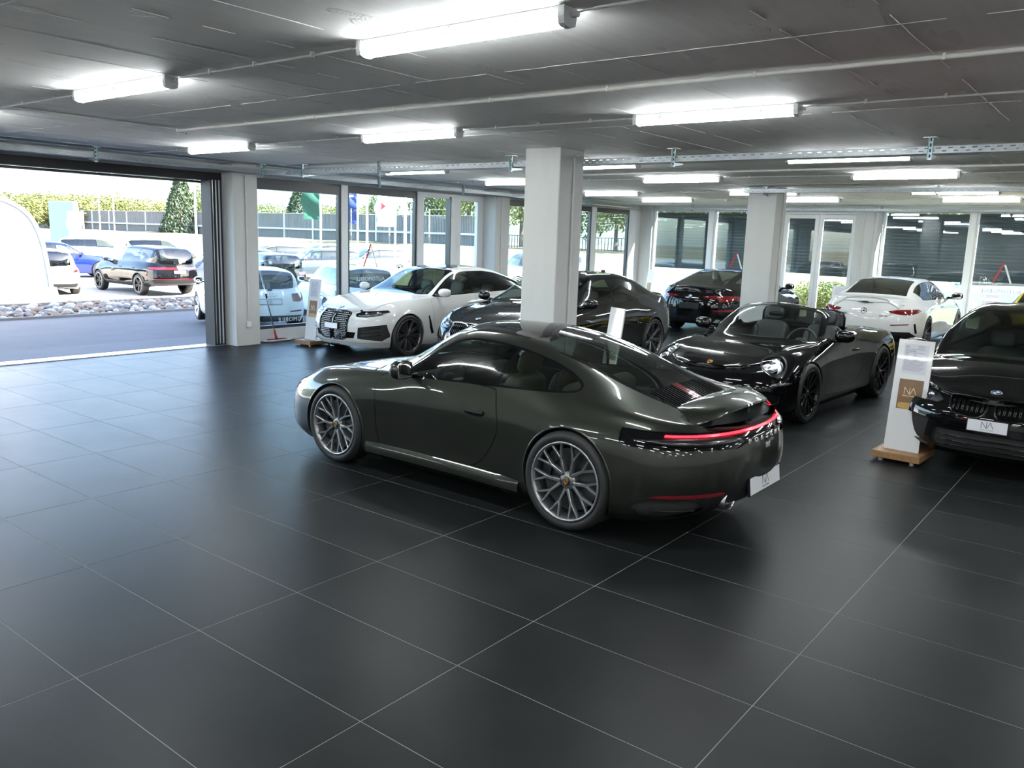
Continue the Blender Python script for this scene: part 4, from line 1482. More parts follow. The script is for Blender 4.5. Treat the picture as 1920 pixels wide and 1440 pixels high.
def build_911(loc, heading):
    root = thing('sports_car', 'dark grey-green fastback coupe with a lit red tail strip and raised rear wing', 'car', loc, heading)
    M_p = paint('dark_green_metallic_paint', (0.030, 0.0335, 0.0265), 0.75, 0.36)
    c = CarBody(car_911_spec(), root)
    LEFT = lambda V: .05 - V[:, 1]
    RIGHT = lambda V: .05 + V[:, 1]
    XFW, XRW = 1.225, -1.225
    ZF, ZR = .338, .352
    # --- glass
    side = spline2([(.515, .878), (.33, .876), (-.07, .892), (-.52, .912), (-.87, .930), (-1.10, .945), (-1.175, .965), (-1.145, 1.0), (-1.0, 1.062), (-.80, 1.120), (-.55, 1.166), (-.27, 1.190), (-.05, 1.182), (.10, 1.135), (.28, 1.03)], 6, True)
    for sg, cd in ((1, LEFT), (-1, RIGHT)):
        cond = lambda V, cd=cd: np.maximum(cd(V), V[:, 2] * 0 - 1)
        fn = c.area('xz', side, cond)
        tr = c.cut(lambda V: fn(V) - .014, 2)
        gl, rim = tr.split(fn, 2)
        rim.obj('window_trim', M_trim, root)
        pil = np.array([(-.475, .80), (-.445, .80), (-.565, 1.25), (-.595, 1.25)])
        q = lambda V: sdf_poly(V[:, [0, 2]], pil)
        pl, gl = gl.split(q, 3)
        pl.obj('window_pillar', M_trim, root)
        fr, rr_ = gl.split(lambda V: -.52 - V[:, 0] - (V[:, 2] - 1.02) * -.267 * -1, 1)
        for pc, nm in ((fr, 'side_window'), (rr_, 'rear_quarter_window')):
            if len(pc.T): pc.obj(nm, M_carglass, root)
    ws = spline2([(0.880, 0), (0.855, .25), (0.775, .50), (0.650, .665), (0.565, .655), (0.365, .60), (0.205, .545), (0.180, .30), (0.187, 0), (0.180, -.30), (0.205, -.545), (0.365, -.60), (0.565, -.655), (0.650, -.665), (0.775, -.50), (0.855, -.25)], 5, True)
    fw = c.area('xy', ws, lambda V: .80 - V[:, 2])
    tr = c.cut(lambda V: fw(V) - .02, 2); gl, rim = tr.split(fw, 2)
    rim.obj('windscreen_surround', M_trim, root); gl.obj('windscreen', M_carglass, root)
    # rear screen with black surround running down to the engine grille
    rs = spline2([(-0.670, 0), (-0.680, .35), (-0.740, .475), (-1.000, .47), (-1.400, .425), (-1.520, .38), (-1.550, .0), (-1.520, -.38), (-1.400, -.425), (-1.000, -.47), (-0.740, -.475), (-0.680, -.35)], 5, True)
    fr = c.area('xy', rs, lambda V: .8 - V[:, 2])
    sur = rounded([(-0.580, -.50), (-0.580, .50), (-1.320, .49), (-1.820, .44), (-1.840, .40), (-1.850, 0), (-1.840, -.40), (-1.820, -.44), (-1.320, -.49)], 2)
    fs = c.area('xy', sur, lambda V: .8 - V[:, 2])
    tr = c.cut(fs, 2); gl, rim = tr.split(fr, 2)
    gl.obj('rear_window', M_privacy2, root)
    gr = rounded([(-1.535, -.40), (-1.535, .40), (-1.79, .385), (-1.79, -.385)], 1, .12)
    gf = lambda V: sdf_poly(V[:, [0, 1]], gr)
    hole, rim = rim.split(gf, 2)
    rim.obj('rear_window_surround', M_trim, root)
    hole.offset(-.05).obj('engine_bay', M_gap, root)
    for k in range(20):                                           # engine lid slats, fore and aft
        y = -.37 + .74 * k / 19
        if abs(y) < .045: continue
        pts = [(x, y, c.top_z(x, y) + .001) for x in np.linspace(-1.545, -1.785, 6)]
        g = G()
        v = []
        for p in pts:
            v += [(p[0], y - .0105, p[2]), (p[0], y + .0105, p[2]), (p[0], y + .0105, p[2] - .03), (p[0], y - .0105, p[2] - .03)]
        f = []
        for i in range(5):
            for j in range(4): f.append((i * 4 + j, i * 4 + (j + 1) % 4, (i + 1) * 4 + (j + 1) % 4, (i + 1) * 4 + j))
        f += [(3, 2, 1, 0), (20, 21, 22, 23)]
        g.add(v, f).build('engine_grille_slat', M_trim, root)
    for y in (-.022, .022):                                       # red third brake light
        g = G(); v = []
        for x in np.linspace(-1.54, -1.79, 6):
            z = c.top_z(x, y) + .002
            v += [(x, y - .016, z), (x, y + .016, z), (x, y + .016, z - .02), (x, y - .016, z - .02)]
        f = []
        for i in range(5):
            for j in range(4): f.append((i * 4 + j, i * 4 + (j + 1) % 4, (i + 1) * 4 + (j + 1) % 4, (i + 1) * 4 + j))
        f += [(3, 2, 1, 0), (20, 21, 22, 23)]
        g.add(v, f).build('high_brake_light', M_redlens, root)
    # --- roof panel (black glass sunroof edge)
    rp = rounded([(0.140, -.50), (0.140, .50), (-0.610, .47), (-0.610, -.47)], 2, .12)
    c.part('roof_panel', M_trim, c.area('xy', rp, lambda V: 1.0 - V[:, 2]), 2, gap=.003)
    # --- wheel openings
    c.arch(XFW, ZF, .358, M_p); c.arch(XRW, ZR, .372, M_p)
    c.shell()
    # --- doors
    door = rounded([(0.765, .83), (0.720, .60), (0.710, .33), (0.660, .245), (0.220, .225), (-0.180, .215), (-0.400, .30), (-0.530, .45), (-0.600, .62), (-0.530, .83), (-0.490, .90), (0.540, .88)], 2, .2)
    for sg, cd in ((1, LEFT), (-1, RIGHT)):
        d = c.part('door', M_p, c.area('xz', door, lambda V, cd=cd: np.maximum(cd(V), V[:, 2] - .93)), 2, gap=.007)
        # flush handle
        hy = c.side_y(-.33, .70, sg)
        bp = rounded([(-0.235, .698), (-0.250, .682), (-0.280, .668), (-0.410, .664), (-0.440, .678), (-0.450, .700), (-0.440, .712), (-0.280, .712)], 2)
        g = G().prism(bp, lambda a, b, t: (a, (c.side_y(a, b, sg) or hy) + sg * t, b), -.002, .0025); g.build('handle_recess', M_gap, d)
        hp = rounded([(-0.210, .706), (-0.240, .692), (-0.425, .690), (-0.442, .700), (-0.430, .716), (-0.240, .724)], 2)
        G().prism(hp, lambda a, b, t: (a, (c.side_y(a, b, sg) or hy) + sg * t, b), .0, .014).build('door_handle', M_p, d, smooth=True)
    # flared sill blades
    for sg in (1, -1):
        g = G(); v = []; f = []
        xs_ = np.linspace(.835, -.80, 30)
        for i, x in enumerate(xs_):
            y = abs(c.side_y(x, .26, sg) or .85)
            k = min(1, min(i, 29 - i) / 3)
            for dy, z in ((-.006, .272), (.004 + .016 * k, .246), (.010 + .020 * k, .228), (.008 + .016 * k, .176), (-.03, .135)):
                v.append((x, sg * (y + dy), z))
        for i in range(29):
            for j in range(4): f.append((i * 5 + j, i * 5 + j + 1, (i + 1) * 5 + j + 1, (i + 1) * 5 + j))
        g.add(v, f).build('sill_blade', M_p, root, smooth=True)
    # sill blade seam and fuel flap
    for sg, cd in ((1, LEFT), (-1, RIGHT)):
        c.seam('xz', [(.84, .262), (.4, .235), (-.3, .228), (-.82, .238)], cd, .0022)
        c.seam('xz', [(-1.60, .775), (-1.75, .725), (-1.98, .708)], cd, .002)
        c.seam('xz', [(1.605, .60), (1.72, .56), (1.80, .545)], cd, .002)
        fl = spline2([(.86 + .07 * math.cos(t), .74 + .05 * math.sin(t)) for t in np.linspace(0, 2 * PI, 10, endpoint=False)], 3, True) if sg < 0 else None
    # bonnet outline
    bn = spline2([(2.0, 0), (1.96, .28), (1.80, .47), (1.45, .585), (1.10, .62), (.93, .60)], 6)
    bn = np.concatenate([bn[::-1] * [1, -1], bn])
    c.seam('xy', bn, lambda V: .60 - V[:, 2], .0025)
    c.seam('xy', np.array([(.86, -.74), (.985, -.50), (1.035, 0), (.985, .50), (.86, .74)]), lambda V: .7 - V[:, 2], .012, 'scuttle')
    # --- headlamps (upright ovals)
    for sg in (1, -1):
        oval = spline2([(1.86 + .135 * math.cos(t) - .02 * math.sin(t), sg * (.655 + .112 * math.sin(t))) for t in np.linspace(0, 2 * PI, 12, endpoint=False)], 4, True)
        ofn = c.area('xy', oval, lambda V: .50 - V[:, 2])
        c.shell_cuts.append(ofn)
        hb = c.cut(ofn, 3)
        hl = hb.offset(.004).obj('headlight', M_clear, root)
        hb.offset(-.04).obj('headlight_bowl', M_lampbowl, hl)
        z0 = c.top_z(1.84, sg * .655) or .68
        for ax in (1.80, 1.89):
            for ay in (.62, .69):
                blob((ax, sg * ay, (c.top_z(ax, sg * ay) or z0) - .035), (.024, .024, .02), None, 1, 1, 8, 12).build('lamp_lens', M_lampin, hl, smooth='all')
    # front indicator strip and lower intake
    for sg in (1, -1):
        ind = rounded([(sg * .52, .515), (sg * .52, .495), (sg * .80, .498), (sg * .80, .525)], 1)
        c.part('front_indicator', M_lampin, c.area('yz', ind, lambda V: 1.5 - V[:, 0]), 2)
    intake = rounded([(-.66, .42), (.66, .42), (.72, .34), (.62, .23), (-.62, .23), (-.72, .34)], 1)
    c.part('front_intake', M_plas, c.area('yz', intake, lambda V: 1.7 - V[:, 0]), 2, offset=-.02)
    lip = rounded([(-.95, .19), (.95, .19), (.95, .10), (-.95, .10)], 0)
    c.part('front_lip', M_plas, c.area('yz', lip, lambda V: 1.62 - V[:, 0]), 2)
    # --- tail: black recess with lit strip, lamps, bumper details
    REAR = lambda V: V[:, 0] + 1.62
    def yz_band(z0f, z1f, ylim):
        ys_ = np.linspace(-ylim, ylim, 49)
        lo = [(y, z0f(y)) for y in ys_]; hi = [(y, z1f(y)) for y in ys_[::-1]]
        return np.array(lo + hi)
    lampb = yz_band(lambda y: .672 - .012 * (1 - min(1, (abs(y) / .60)) ** 4) - (.030 if abs(y) > .36 else .030 * max(0, (abs(y) - .28) / .08)), lambda y: .752 - .0 * abs(y), .895)
    lampb[:, 1] += .045
    fl = c.area('yz', lampb, REAR)
    rec = c.cut(fl, 3)
    strip = yz_band(lambda y: .766, lambda y: .779, .80)
    sfn = lambda V: np.maximum(sdf_poly(V[:, [1, 2]], strip), V[:, 0] + 1.90)
    lit, rec = rec.split(sfn, 3)
    rec.offset(-.012).obj('tail_recess', M_trim, root)
    lit.offset(.002).obj('light_strip', M_redlit, root)
    for sg in (1, -1):                                             # smoked lamp bodies below the strip
        ys_ = np.linspace(.34, .87, 24)
        g = G(); v = []
        for y in ys_:
            k = 1 - abs((y - .605) / .265) ** 6
            x, n = c.rear_x(sg * y, .735)
            if x is None: continue
            z0, z1 = .735 - .026 * k, .735 + .022 * k
            xa = (c.rear_x(sg * y, z0)[0] or x); xb = (c.rear_x(sg * y, z1)[0] or x)
            nx, ny = n.x, n.y
            v += [(xa + nx * -.01, sg * y, z0), (xa + nx * .010, sg * y + ny * .010, z0), (x + nx * .016, sg * y + ny * .016, .735), (xb + nx * .010, sg * y + ny * .01, z1), (xb - nx * .01, sg * y, z1)]
        n5 = len(v) // 5
        f = []
        for i in range(n5 - 1):
            for j in range(4): f.append((i * 5 + j, i * 5 + j + 1, (i + 1) * 5 + j + 1, (i + 1) * 5 + j))
        f += [(0, 1, 2, 3, 4), tuple(range(5 * n5 - 1, 5 * n5 - 6, -1))]
        g.add(v, f).build('tail_lamp', M_smoke, root, smooth='all')
    # lower rear: black diffuser, reflectors, vents, exhausts
    dif = np.array([(-.93, .10), (.93, .10), (.93, .30), (.87, .385), (.78, .412), (.45, .418), (.32, .45), (-.32, .45), (-.45, .418), (-.78, .412), (-.87, .385), (-.93, .30)])
    dif = rounded(dif, 2, .15)
    dm = c.cut(c.area('yz', dif, lambda V: V[:, 0] + 1.72), 3)
    for sg in (1, -1):
        rf = rounded([(sg * .885, .372), (sg * .875, .395), (sg * .74, .402), (sg * .50, .404), (sg * .48, .378), (sg * .74, .376)], 1, .15)
        pc, dm = dm.split(lambda V: sdf_poly(V[:, [1, 2]], rf), 3)
        pc.offset(.004).obj('rear_reflector', M_redrefl, root)
        vt = rounded([(sg * .905, .30), (sg * .88, .355), (sg * .68, .362), (sg * .60, .30), (sg * .68, .238), (sg * .87, .238)], 1, .15)
        pc, dm = dm.split(lambda V: sdf_poly(V[:, [1, 2]], vt), 3)
        vo = pc.offset(-.03).obj('rear_vent', M_gap, root)
        pts = [((c.rear_x(sg * y, .285)[0] or -2.0) - .002, sg * y, .285 + .0 * y) for y in np.linspace(.66, .85, 8)]
        G().tube(pts, .007, 6).build('vent_blade', M_plas, vo, smooth='all')
    dm.obj('rear_diffuser', M_plas, root)
    for sg in (1, -1):
        x = (c.rear_x(sg * .40, .322)[0] or -2.2)
        el = lambda r, a: (r * 1.35 * math.cos(a), r * math.sin(a))
        g = G()
        v = []; f = []
        prof = [(.044, -.02), (.050, -.025), (.050, .0), (.044, .0), (.040, -.03), (.038, .10)]
        prof = [(.066, .14), (.067, .006), (.064, -.002), (.057, .003), (.055, .14)]
        for r_, dx in prof:
            for k in range(32):
                a, b = el(r_, 2 * PI * k / 32)
                v.append((x + dx, sg * .40 + a, .322 + b))
        for i in range(4):
            for k in range(32): f.append((i * 32 + k, i * 32 + (k + 1) % 32, (i + 1) * 32 + (k + 1) % 32, (i + 1) * 32 + k))
        e = g.add(v, f).build('exhaust_tip', M_chrome, root, smooth='all')
        G().add([(x + .035, sg * .40 + el(.056, 2 * PI * k / 24)[0], .322 + el(.056, 2 * PI * k / 24)[1]) for k in range(24)], [tuple(range(24))]).build('exhaust_bore', M_gap, e)
    xp, npl = c.rear_x(0, .40)
    number_plate(root, (xp - .004, 0, .395), (-1, 0, .12), .52, .115)
    # lettering across the tail, following the curve
    word = 'PORSCHE'
    for i, ch in enumerate(word):
        y = .255 - .51 * i / 6
        x, n = c.rear_x(y, .708)
        n = Vector((n.x, n.y, 0)).normalized()
        text_obj('letter', ch, .046, M_badge, root, Vector((x, y, .706)) + n * .008, Vector((0, 0, 1)).cross(n), (0, 0, 1), .003, .0006, sx=1.35)
    x, n = c.rear_x(0, .645); n = Vector((n.x, n.y, n.z))
    text_obj('model_badge', '911', .052, M_badge, root, Vector((x, 0, .645)) + n * .004, Vector((0, 0, 1)).cross(n), (0, 0, 1), .003, .001, spacing=.82, sx=1.1)
    # --- raised wing
    g = G(); v = []; f = []
    ys_ = np.linspace(-.585, .585, 41)
    prof = [(.0, -.004), (.05, .012), (.14, .017), (.24, .008), (.30, -.012), (.305, -.024), (.22, -.014), (.10, -.012)]
    for y in ys_:
        k = abs(y) / .585
        bx = -1.862
        bz = .952 - .022 * k ** 2.2
        ln = 1.0 - .62 * k ** 2.6
        for a, b in prof:
            v.append((bx - a * ln - .0, y, bz + b * (1 if k < .96 else .5) - a * .05 - a / .305 * .085 * k ** 2.6))
    m_ = len(prof)
    for i in range(len(ys_) - 1):
        for j in range(m_): f.append((i * m_ + j, i * m_ + (j + 1) % m_, (i + 1) * m_ + (j + 1) % m_, (i + 1) * m_ + j))
    f += [tuple(range(m_ - 1, -1, -1)), tuple(range((len(ys_) - 1) * m_, len(ys_) * m_))]
    w = g.add(v, f).build('rear_wing', M_p, root, smooth=True)
    for sg in (1, -1):
        G().prism([(-1.90, .80), (-1.98, .80), (-2.02, .935), (-1.93, .935)], lambda a, b, t: (a, t, b), sg * .30 - .012, sg * .30 + .012).build('wing_strut', M_plas, w)
    # dark flanks beside the wing and the well beneath it
    fwell = c.area('xy', rounded([(-1.835, -.60), (-1.835, .60), (-2.13, .62), (-2.18, .40), (-2.20, 0), (-2.18, -.40), (-2.13, -.62)], 2, .2), lambda V: .79 - V[:, 2])
    pc = c.cut(fwell, 2)
    pc.offset(-.018).obj('wing_well', M_plas, root)
    # --- mirrors, wipers, wheels, cabin
    for sg in (1, -1):
        yb = abs(c.side_y(.36, .875, sg) or .8)
        mirror(root, .345, sg * .935, .935, sg, M_p, (.062, .108, .078), foot=(.36, sg * (yb - .01), .875))
    finish_common(c, M_p)
    c.finish(M_p)
    m_rim = mat('anthracite_alloy', (0.30, 0.31, 0.32), 0.32, 0.85)
    Wf = wheel_meshes('911f', .338, .245, .262, 'mesh', m_rim, M_satin)
    Wr = wheel_meshes('911r', .352, .300, .275, 'mesh', m_rim, M_satin)
    for sg in (1, -1):
        wf = place_wheel(root, Wf, XFW, sg * .772, ZF, sg > 0, True, True, 0.0, math.radians(-20 if sg > 0 else 200))
        wr = place_wheel(root, Wr, XRW, sg * .768, ZR, sg > 0, False, True, 0, math.radians(-25 if sg > 0 else 205))
        for w_, hw in ((wf, .1225), (wr, .15)):
            P = Vector((0, hw - .012 - .010, 0))
            crest(w_, P + Vector((0, -.002, 0)), (0, 1, 0), .022)
    G().box(-1.0, .9, -.66, .66, .16, .22).build('cabin_floor', M_lining, root)
    G().box(-1.02, -.98, -.66, .66, .16, .80).build('cabin_bulkhead', M_lining, root)
    G().box(-1.48, -.98, -.45, .45, .78, .82).build('parcel_shelf', M_tan2, root)
    for sg in (1, -1):
        add_seat(root, -.10, sg * .37, .26, M_tan2, .48, .60, .30)
        blob((-.62, sg * .30, .52), (.16, .2, .10), None, .5, .5).build('rear_seat', M_tan2, root, smooth='all')
        blob((-.85, sg * .30, .72), (.07, .2, .22), Matrix.Rotation(-.4, 3, 'Y'), .5, .5).build('rear_backrest', M_tan2, root, smooth='all')
        G().box(-.4, .6, sg * .74 - .02, sg * .74 + .02, .3, .80).build('door_card', M_lining, root)
    dashboard(root, .46, .80, 1.36, M_lining)
    steering_wheel(root, (.36, .37, .78))
    return root


M_badge = mat('silver_badge', (0.72, 0.72, 0.73), 0.35, 0.4)
M_smoke = mat('smoked_lamp_plastic', (0.012, 0.010, 0.011), 0.25, coat=.6)
M_redrefl = mat('red_reflector', (0.16, 0.006, 0.010), 0.15, coat=1.0)
M_privacy2 = glass('rear_screen_glass', (0.30, 0.36, 0.34), 0.08)
M_tan2 = mat('olive_tan_leather', (0.085, 0.065, 0.036), 0.55)



# ---- saloons, estates and SUVs from one pattern -----------------------------------------------------------
BASE = {
    # tables in base metres: axles at +-1.49, nose 2.38, tail -2.60, half width .95, belt about .98, roof 1.47
    'saloon': dict(
        zs=[(-2.6, .96), (-2.45, 1.0), (-2.0, 1.015), (-1.6, 1.01), (-1.2, 1.0), (-.5, .985), (.5, .962), (1.0, .945), (1.49, .91), (1.8, .865), (2.1, .79), (2.38, .70)],
        zc=[(-2.6, 1.0), (-2.52, 1.05), (-2.4, 1.08), (-2.1, 1.10), (-2.0, 1.13), (-1.8, 1.215), (-1.5, 1.34), (-1.2, 1.425), (-.9, 1.463), (-.5, 1.473), (-.2, 1.455), (.1, 1.405), (.3, 1.325), (.6, 1.165), (.87, 1.025), (1.1, 1.0), (1.5, .95), (1.9, .87), (2.2, .785), (2.38, .71)],
        ry=[(-2.6, .60), (-2.2, .64), (-2.0, .63), (-1.7, .585), (-1.3, .56), (-.6, .575), (-.1, .58), (.2, .615), (.5, .665), (.8, .725), (.93, .74), (1.1, .70), (1.5, .62), (2.38, .45)],
        rz=[(-2.6, .98), (-2.4, 1.05), (-2.1, 1.07), (-1.9, 1.12), (-1.7, 1.205), (-1.4, 1.31), (-1.1, 1.375), (-.7, 1.408), (-.3, 1.405), (.0, 1.375), (.2, 1.315), (.5, 1.165), (.75, 1.035), (.9, .975), (1.1, .965), (1.5, .925), (1.9, .855), (2.38, .705)],
        xrw=(-1.10, -1.98), xqw=-1.60, cowl=.92, rooff=.06),
    'fastback': dict(
        zs=[(-2.6, .95), (-2.45, .985), (-2.0, 1.01), (-1.6, 1.01), (-1.2, 1.0), (-.5, .985), (.5, .962), (1.0, .945), (1.49, .91), (1.8, .865), (2.1, .79), (2.38, .70)],
        zc=[(-2.6, 1.0), (-2.52, 1.05), (-2.35, 1.09), (-2.2, 1.125), (-1.9, 1.225), (-1.6, 1.325), (-1.2, 1.420), (-.9, 1.460), (-.5, 1.473), (-.2, 1.455), (.1, 1.405), (.3, 1.325), (.6, 1.165), (.87, 1.025), (1.1, 1.0), (1.5, .95), (1.9, .87), (2.2, .785), (2.38, .71)],
        ry=[(-2.6, .60), (-2.3, .63), (-2.0, .60), (-1.7, .565), (-1.3, .55), (-.6, .575), (-.1, .58), (.2, .615), (.5, .665), (.8, .725), (.93, .74), (1.1, .70), (1.5, .62), (2.38, .45)],
        rz=[(-2.6, .98), (-2.4, 1.04), (-2.2, 1.08), (-1.95, 1.155), (-1.7, 1.235), (-1.4, 1.315), (-1.1, 1.372), (-.7, 1.405), (-.3, 1.402), (.0, 1.372), (.2, 1.315), (.5, 1.165), (.75, 1.035), (.9, .975), (1.1, .965), (1.5, .925), (1.9, .855), (2.38, .705)],
        xrw=(-1.15, -2.18), xqw=-1.78, cowl=.92, rooff=.06),
    'estate': dict(
        zs=[(-2.6, .96), (-2.3, 1.01), (-1.2, 1.0), (-.5, .985), (.5, .962), (1.0, .95), (1.49, .925), (1.8, .885), (2.1, .82), (2.38, .73)],
        zc=[(-2.6, 1.02), (-2.54, 1.12), (-2.44, 1.24), (-2.34, 1.34), (-2.22, 1.415), (-2.0, 1.44), (-1.5, 1.462), (-.9, 1.473), (-.5, 1.473), (-.1, 1.455), (.15, 1.405), (.35, 1.325), (.65, 1.165), (.92, 1.03), (1.1, 1.005), (1.5, .965), (1.9, .89), (2.2, .815), (2.38, .74)],
        ry=[(-2.6, .66), (-2.45, .64), (-2.2, .60), (-1.5, .60), (-.6, .61), (-.1, .61), (.2, .63), (.5, .675), (.8, .73), (.95, .745), (1.1, .71), (1.5, .63), (2.38, .45)],
        rz=[(-2.6, 1.0), (-2.52, 1.10), (-2.42, 1.21), (-2.3, 1.31), (-2.15, 1.37), (-1.8, 1.395), (-1.1, 1.415), (-.5, 1.415), (-.1, 1.39), (.2, 1.335), (.5, 1.185), (.78, 1.035), (.93, .98), (1.1, .97), (1.5, .94), (1.9, .875), (2.38, .735)],
        xrw=(-2.21, -2.53), xqw=-2.12, cowl=.97, rooff=.12),
}


class Map:
    def __init__(s, L, W, H, wb, fo, belt=.98):
        s.hw = W / 2; s.wb = wb; s.fo = fo; s.ro = L - wb - fo; s.H = H; s.belt = belt

    def x(s, b):
        if b > 1.49: return s.wb / 2 + (b - 1.49) * s.fo / .89
        if b < -1.49: return -s.wb / 2 + (b + 1.49) * s.ro / 1.11
        return b * s.wb / 2.98

    def z(s, b):
        if b <= .98: return b * s.belt / .98
        return s.belt + (b - .98) * (s.H - s.belt) / (1.473 - .98)

    def y(s, b): return b * s.hw / .95

    def tab(s, t, f):
        return [(s.x(a), f(b)) for a, b in t]


def pattern_spec(kind, mp, flare=0.0, low=.0, gx=0.0, rw=1.0):
    B = BASE[kind]
    Z, Y = mp.z, mp.y
    X = mp.x
    L = []
    def lev(z, w, xf, xr, bw=.06): L.append(dict(z=mp.tab(z, Z), w=mp.tab(w, Y), xf=X(xf), xr=X(xr), bw=bw))
    lev([(-2.6, .26 + low), (-2.2, .20 + low), (-1.2, .17 + low), (1.3, .17 + low), (2.0, .17 + low), (2.38, .19 + low)], [(-2.6, .80), (-1.5, .85), (1.5, .85), (2.38, .78)], 2.28, -2.50)
    lev([(-2.6, .34 + low), (-1.2, .27 + low), (1.3, .26 + low), (2.38, .28 + low)], [(-2.6, .87), (-1.5, .925), (-.8, .90), (.8, .90), (1.5, .915), (2.38, .84)], 2.355, -2.575)
    lev([(-2.6, .50), (-1.2, .43), (1.3, .43), (2.38, .42)], [(-2.6, .895), (-1.5, .945 + flare), (-.9, .915), (0, .905), (.9, .915), (1.5, .94 + flare), (2.38, .86)], 2.38, -2.60)
    lev([(-2.6, .66), (-1.2, .62), (1.3, .60), (2.38, .545)], [(-2.6, .895), (-1.9, .925), (-1.5, .95 + flare), (-.9, .932), (0, .925), (.9, .928), (1.5, .945 + flare), (2.0, .91), (2.38, .84)], 2.375, -2.60)
    lev([(-2.6, .83), (-1.5, .83), (0, .80), (1.3, .785), (1.9, .735), (2.38, .635)], [(-2.6, .855), (-1.9, .905), (-1.5, .925 + flare), (-.9, .915), (0, .912), (.9, .908), (1.5, .905 + flare), (2.0, .85), (2.38, .78)], 2.345, -2.575)
    lev(B['zs'], [(-2.6, .74), (-1.9, .81), (-1.5, .83), (-.9, .845), (0, .85), (.9, .845), (1.5, .80), (2.0, .745), (2.38, .68)], 2.27, -2.53)
    s = dict(levels=L, xA=X(1.55), xB=X(-1.80), pf=(2.7, 2.3), pr=(3.2, 2.7), nsub=[3, 4, 5, 5, 5], bulge=.03, crown=2.4)
    s['zc'] = mp.tab(B['zc'], Z); s['ry'] = mp.tab(B['ry'], Y); s['rz'] = mp.tab(B['rz'], Z)
    if rw != 1: s['ry'] = [(x, v * (rw if -1.6 < x < .5 else 1)) for x, v in s['ry']]
    if gx:                                                         # cabin set further forward
        sh = lambda x: x + gx * max(0, min(1, (1.75 - x) / .75)) * max(0, min(1, (x + 2.1) / .7))
        for k in ('zc', 'ry', 'rz'): s[k] = [(sh(x), v) for x, v in s[k]]
    return s


def mirrored(poly, sg):
    P = np.asarray(poly, float).copy(); P[:, 0] *= sg
    return P


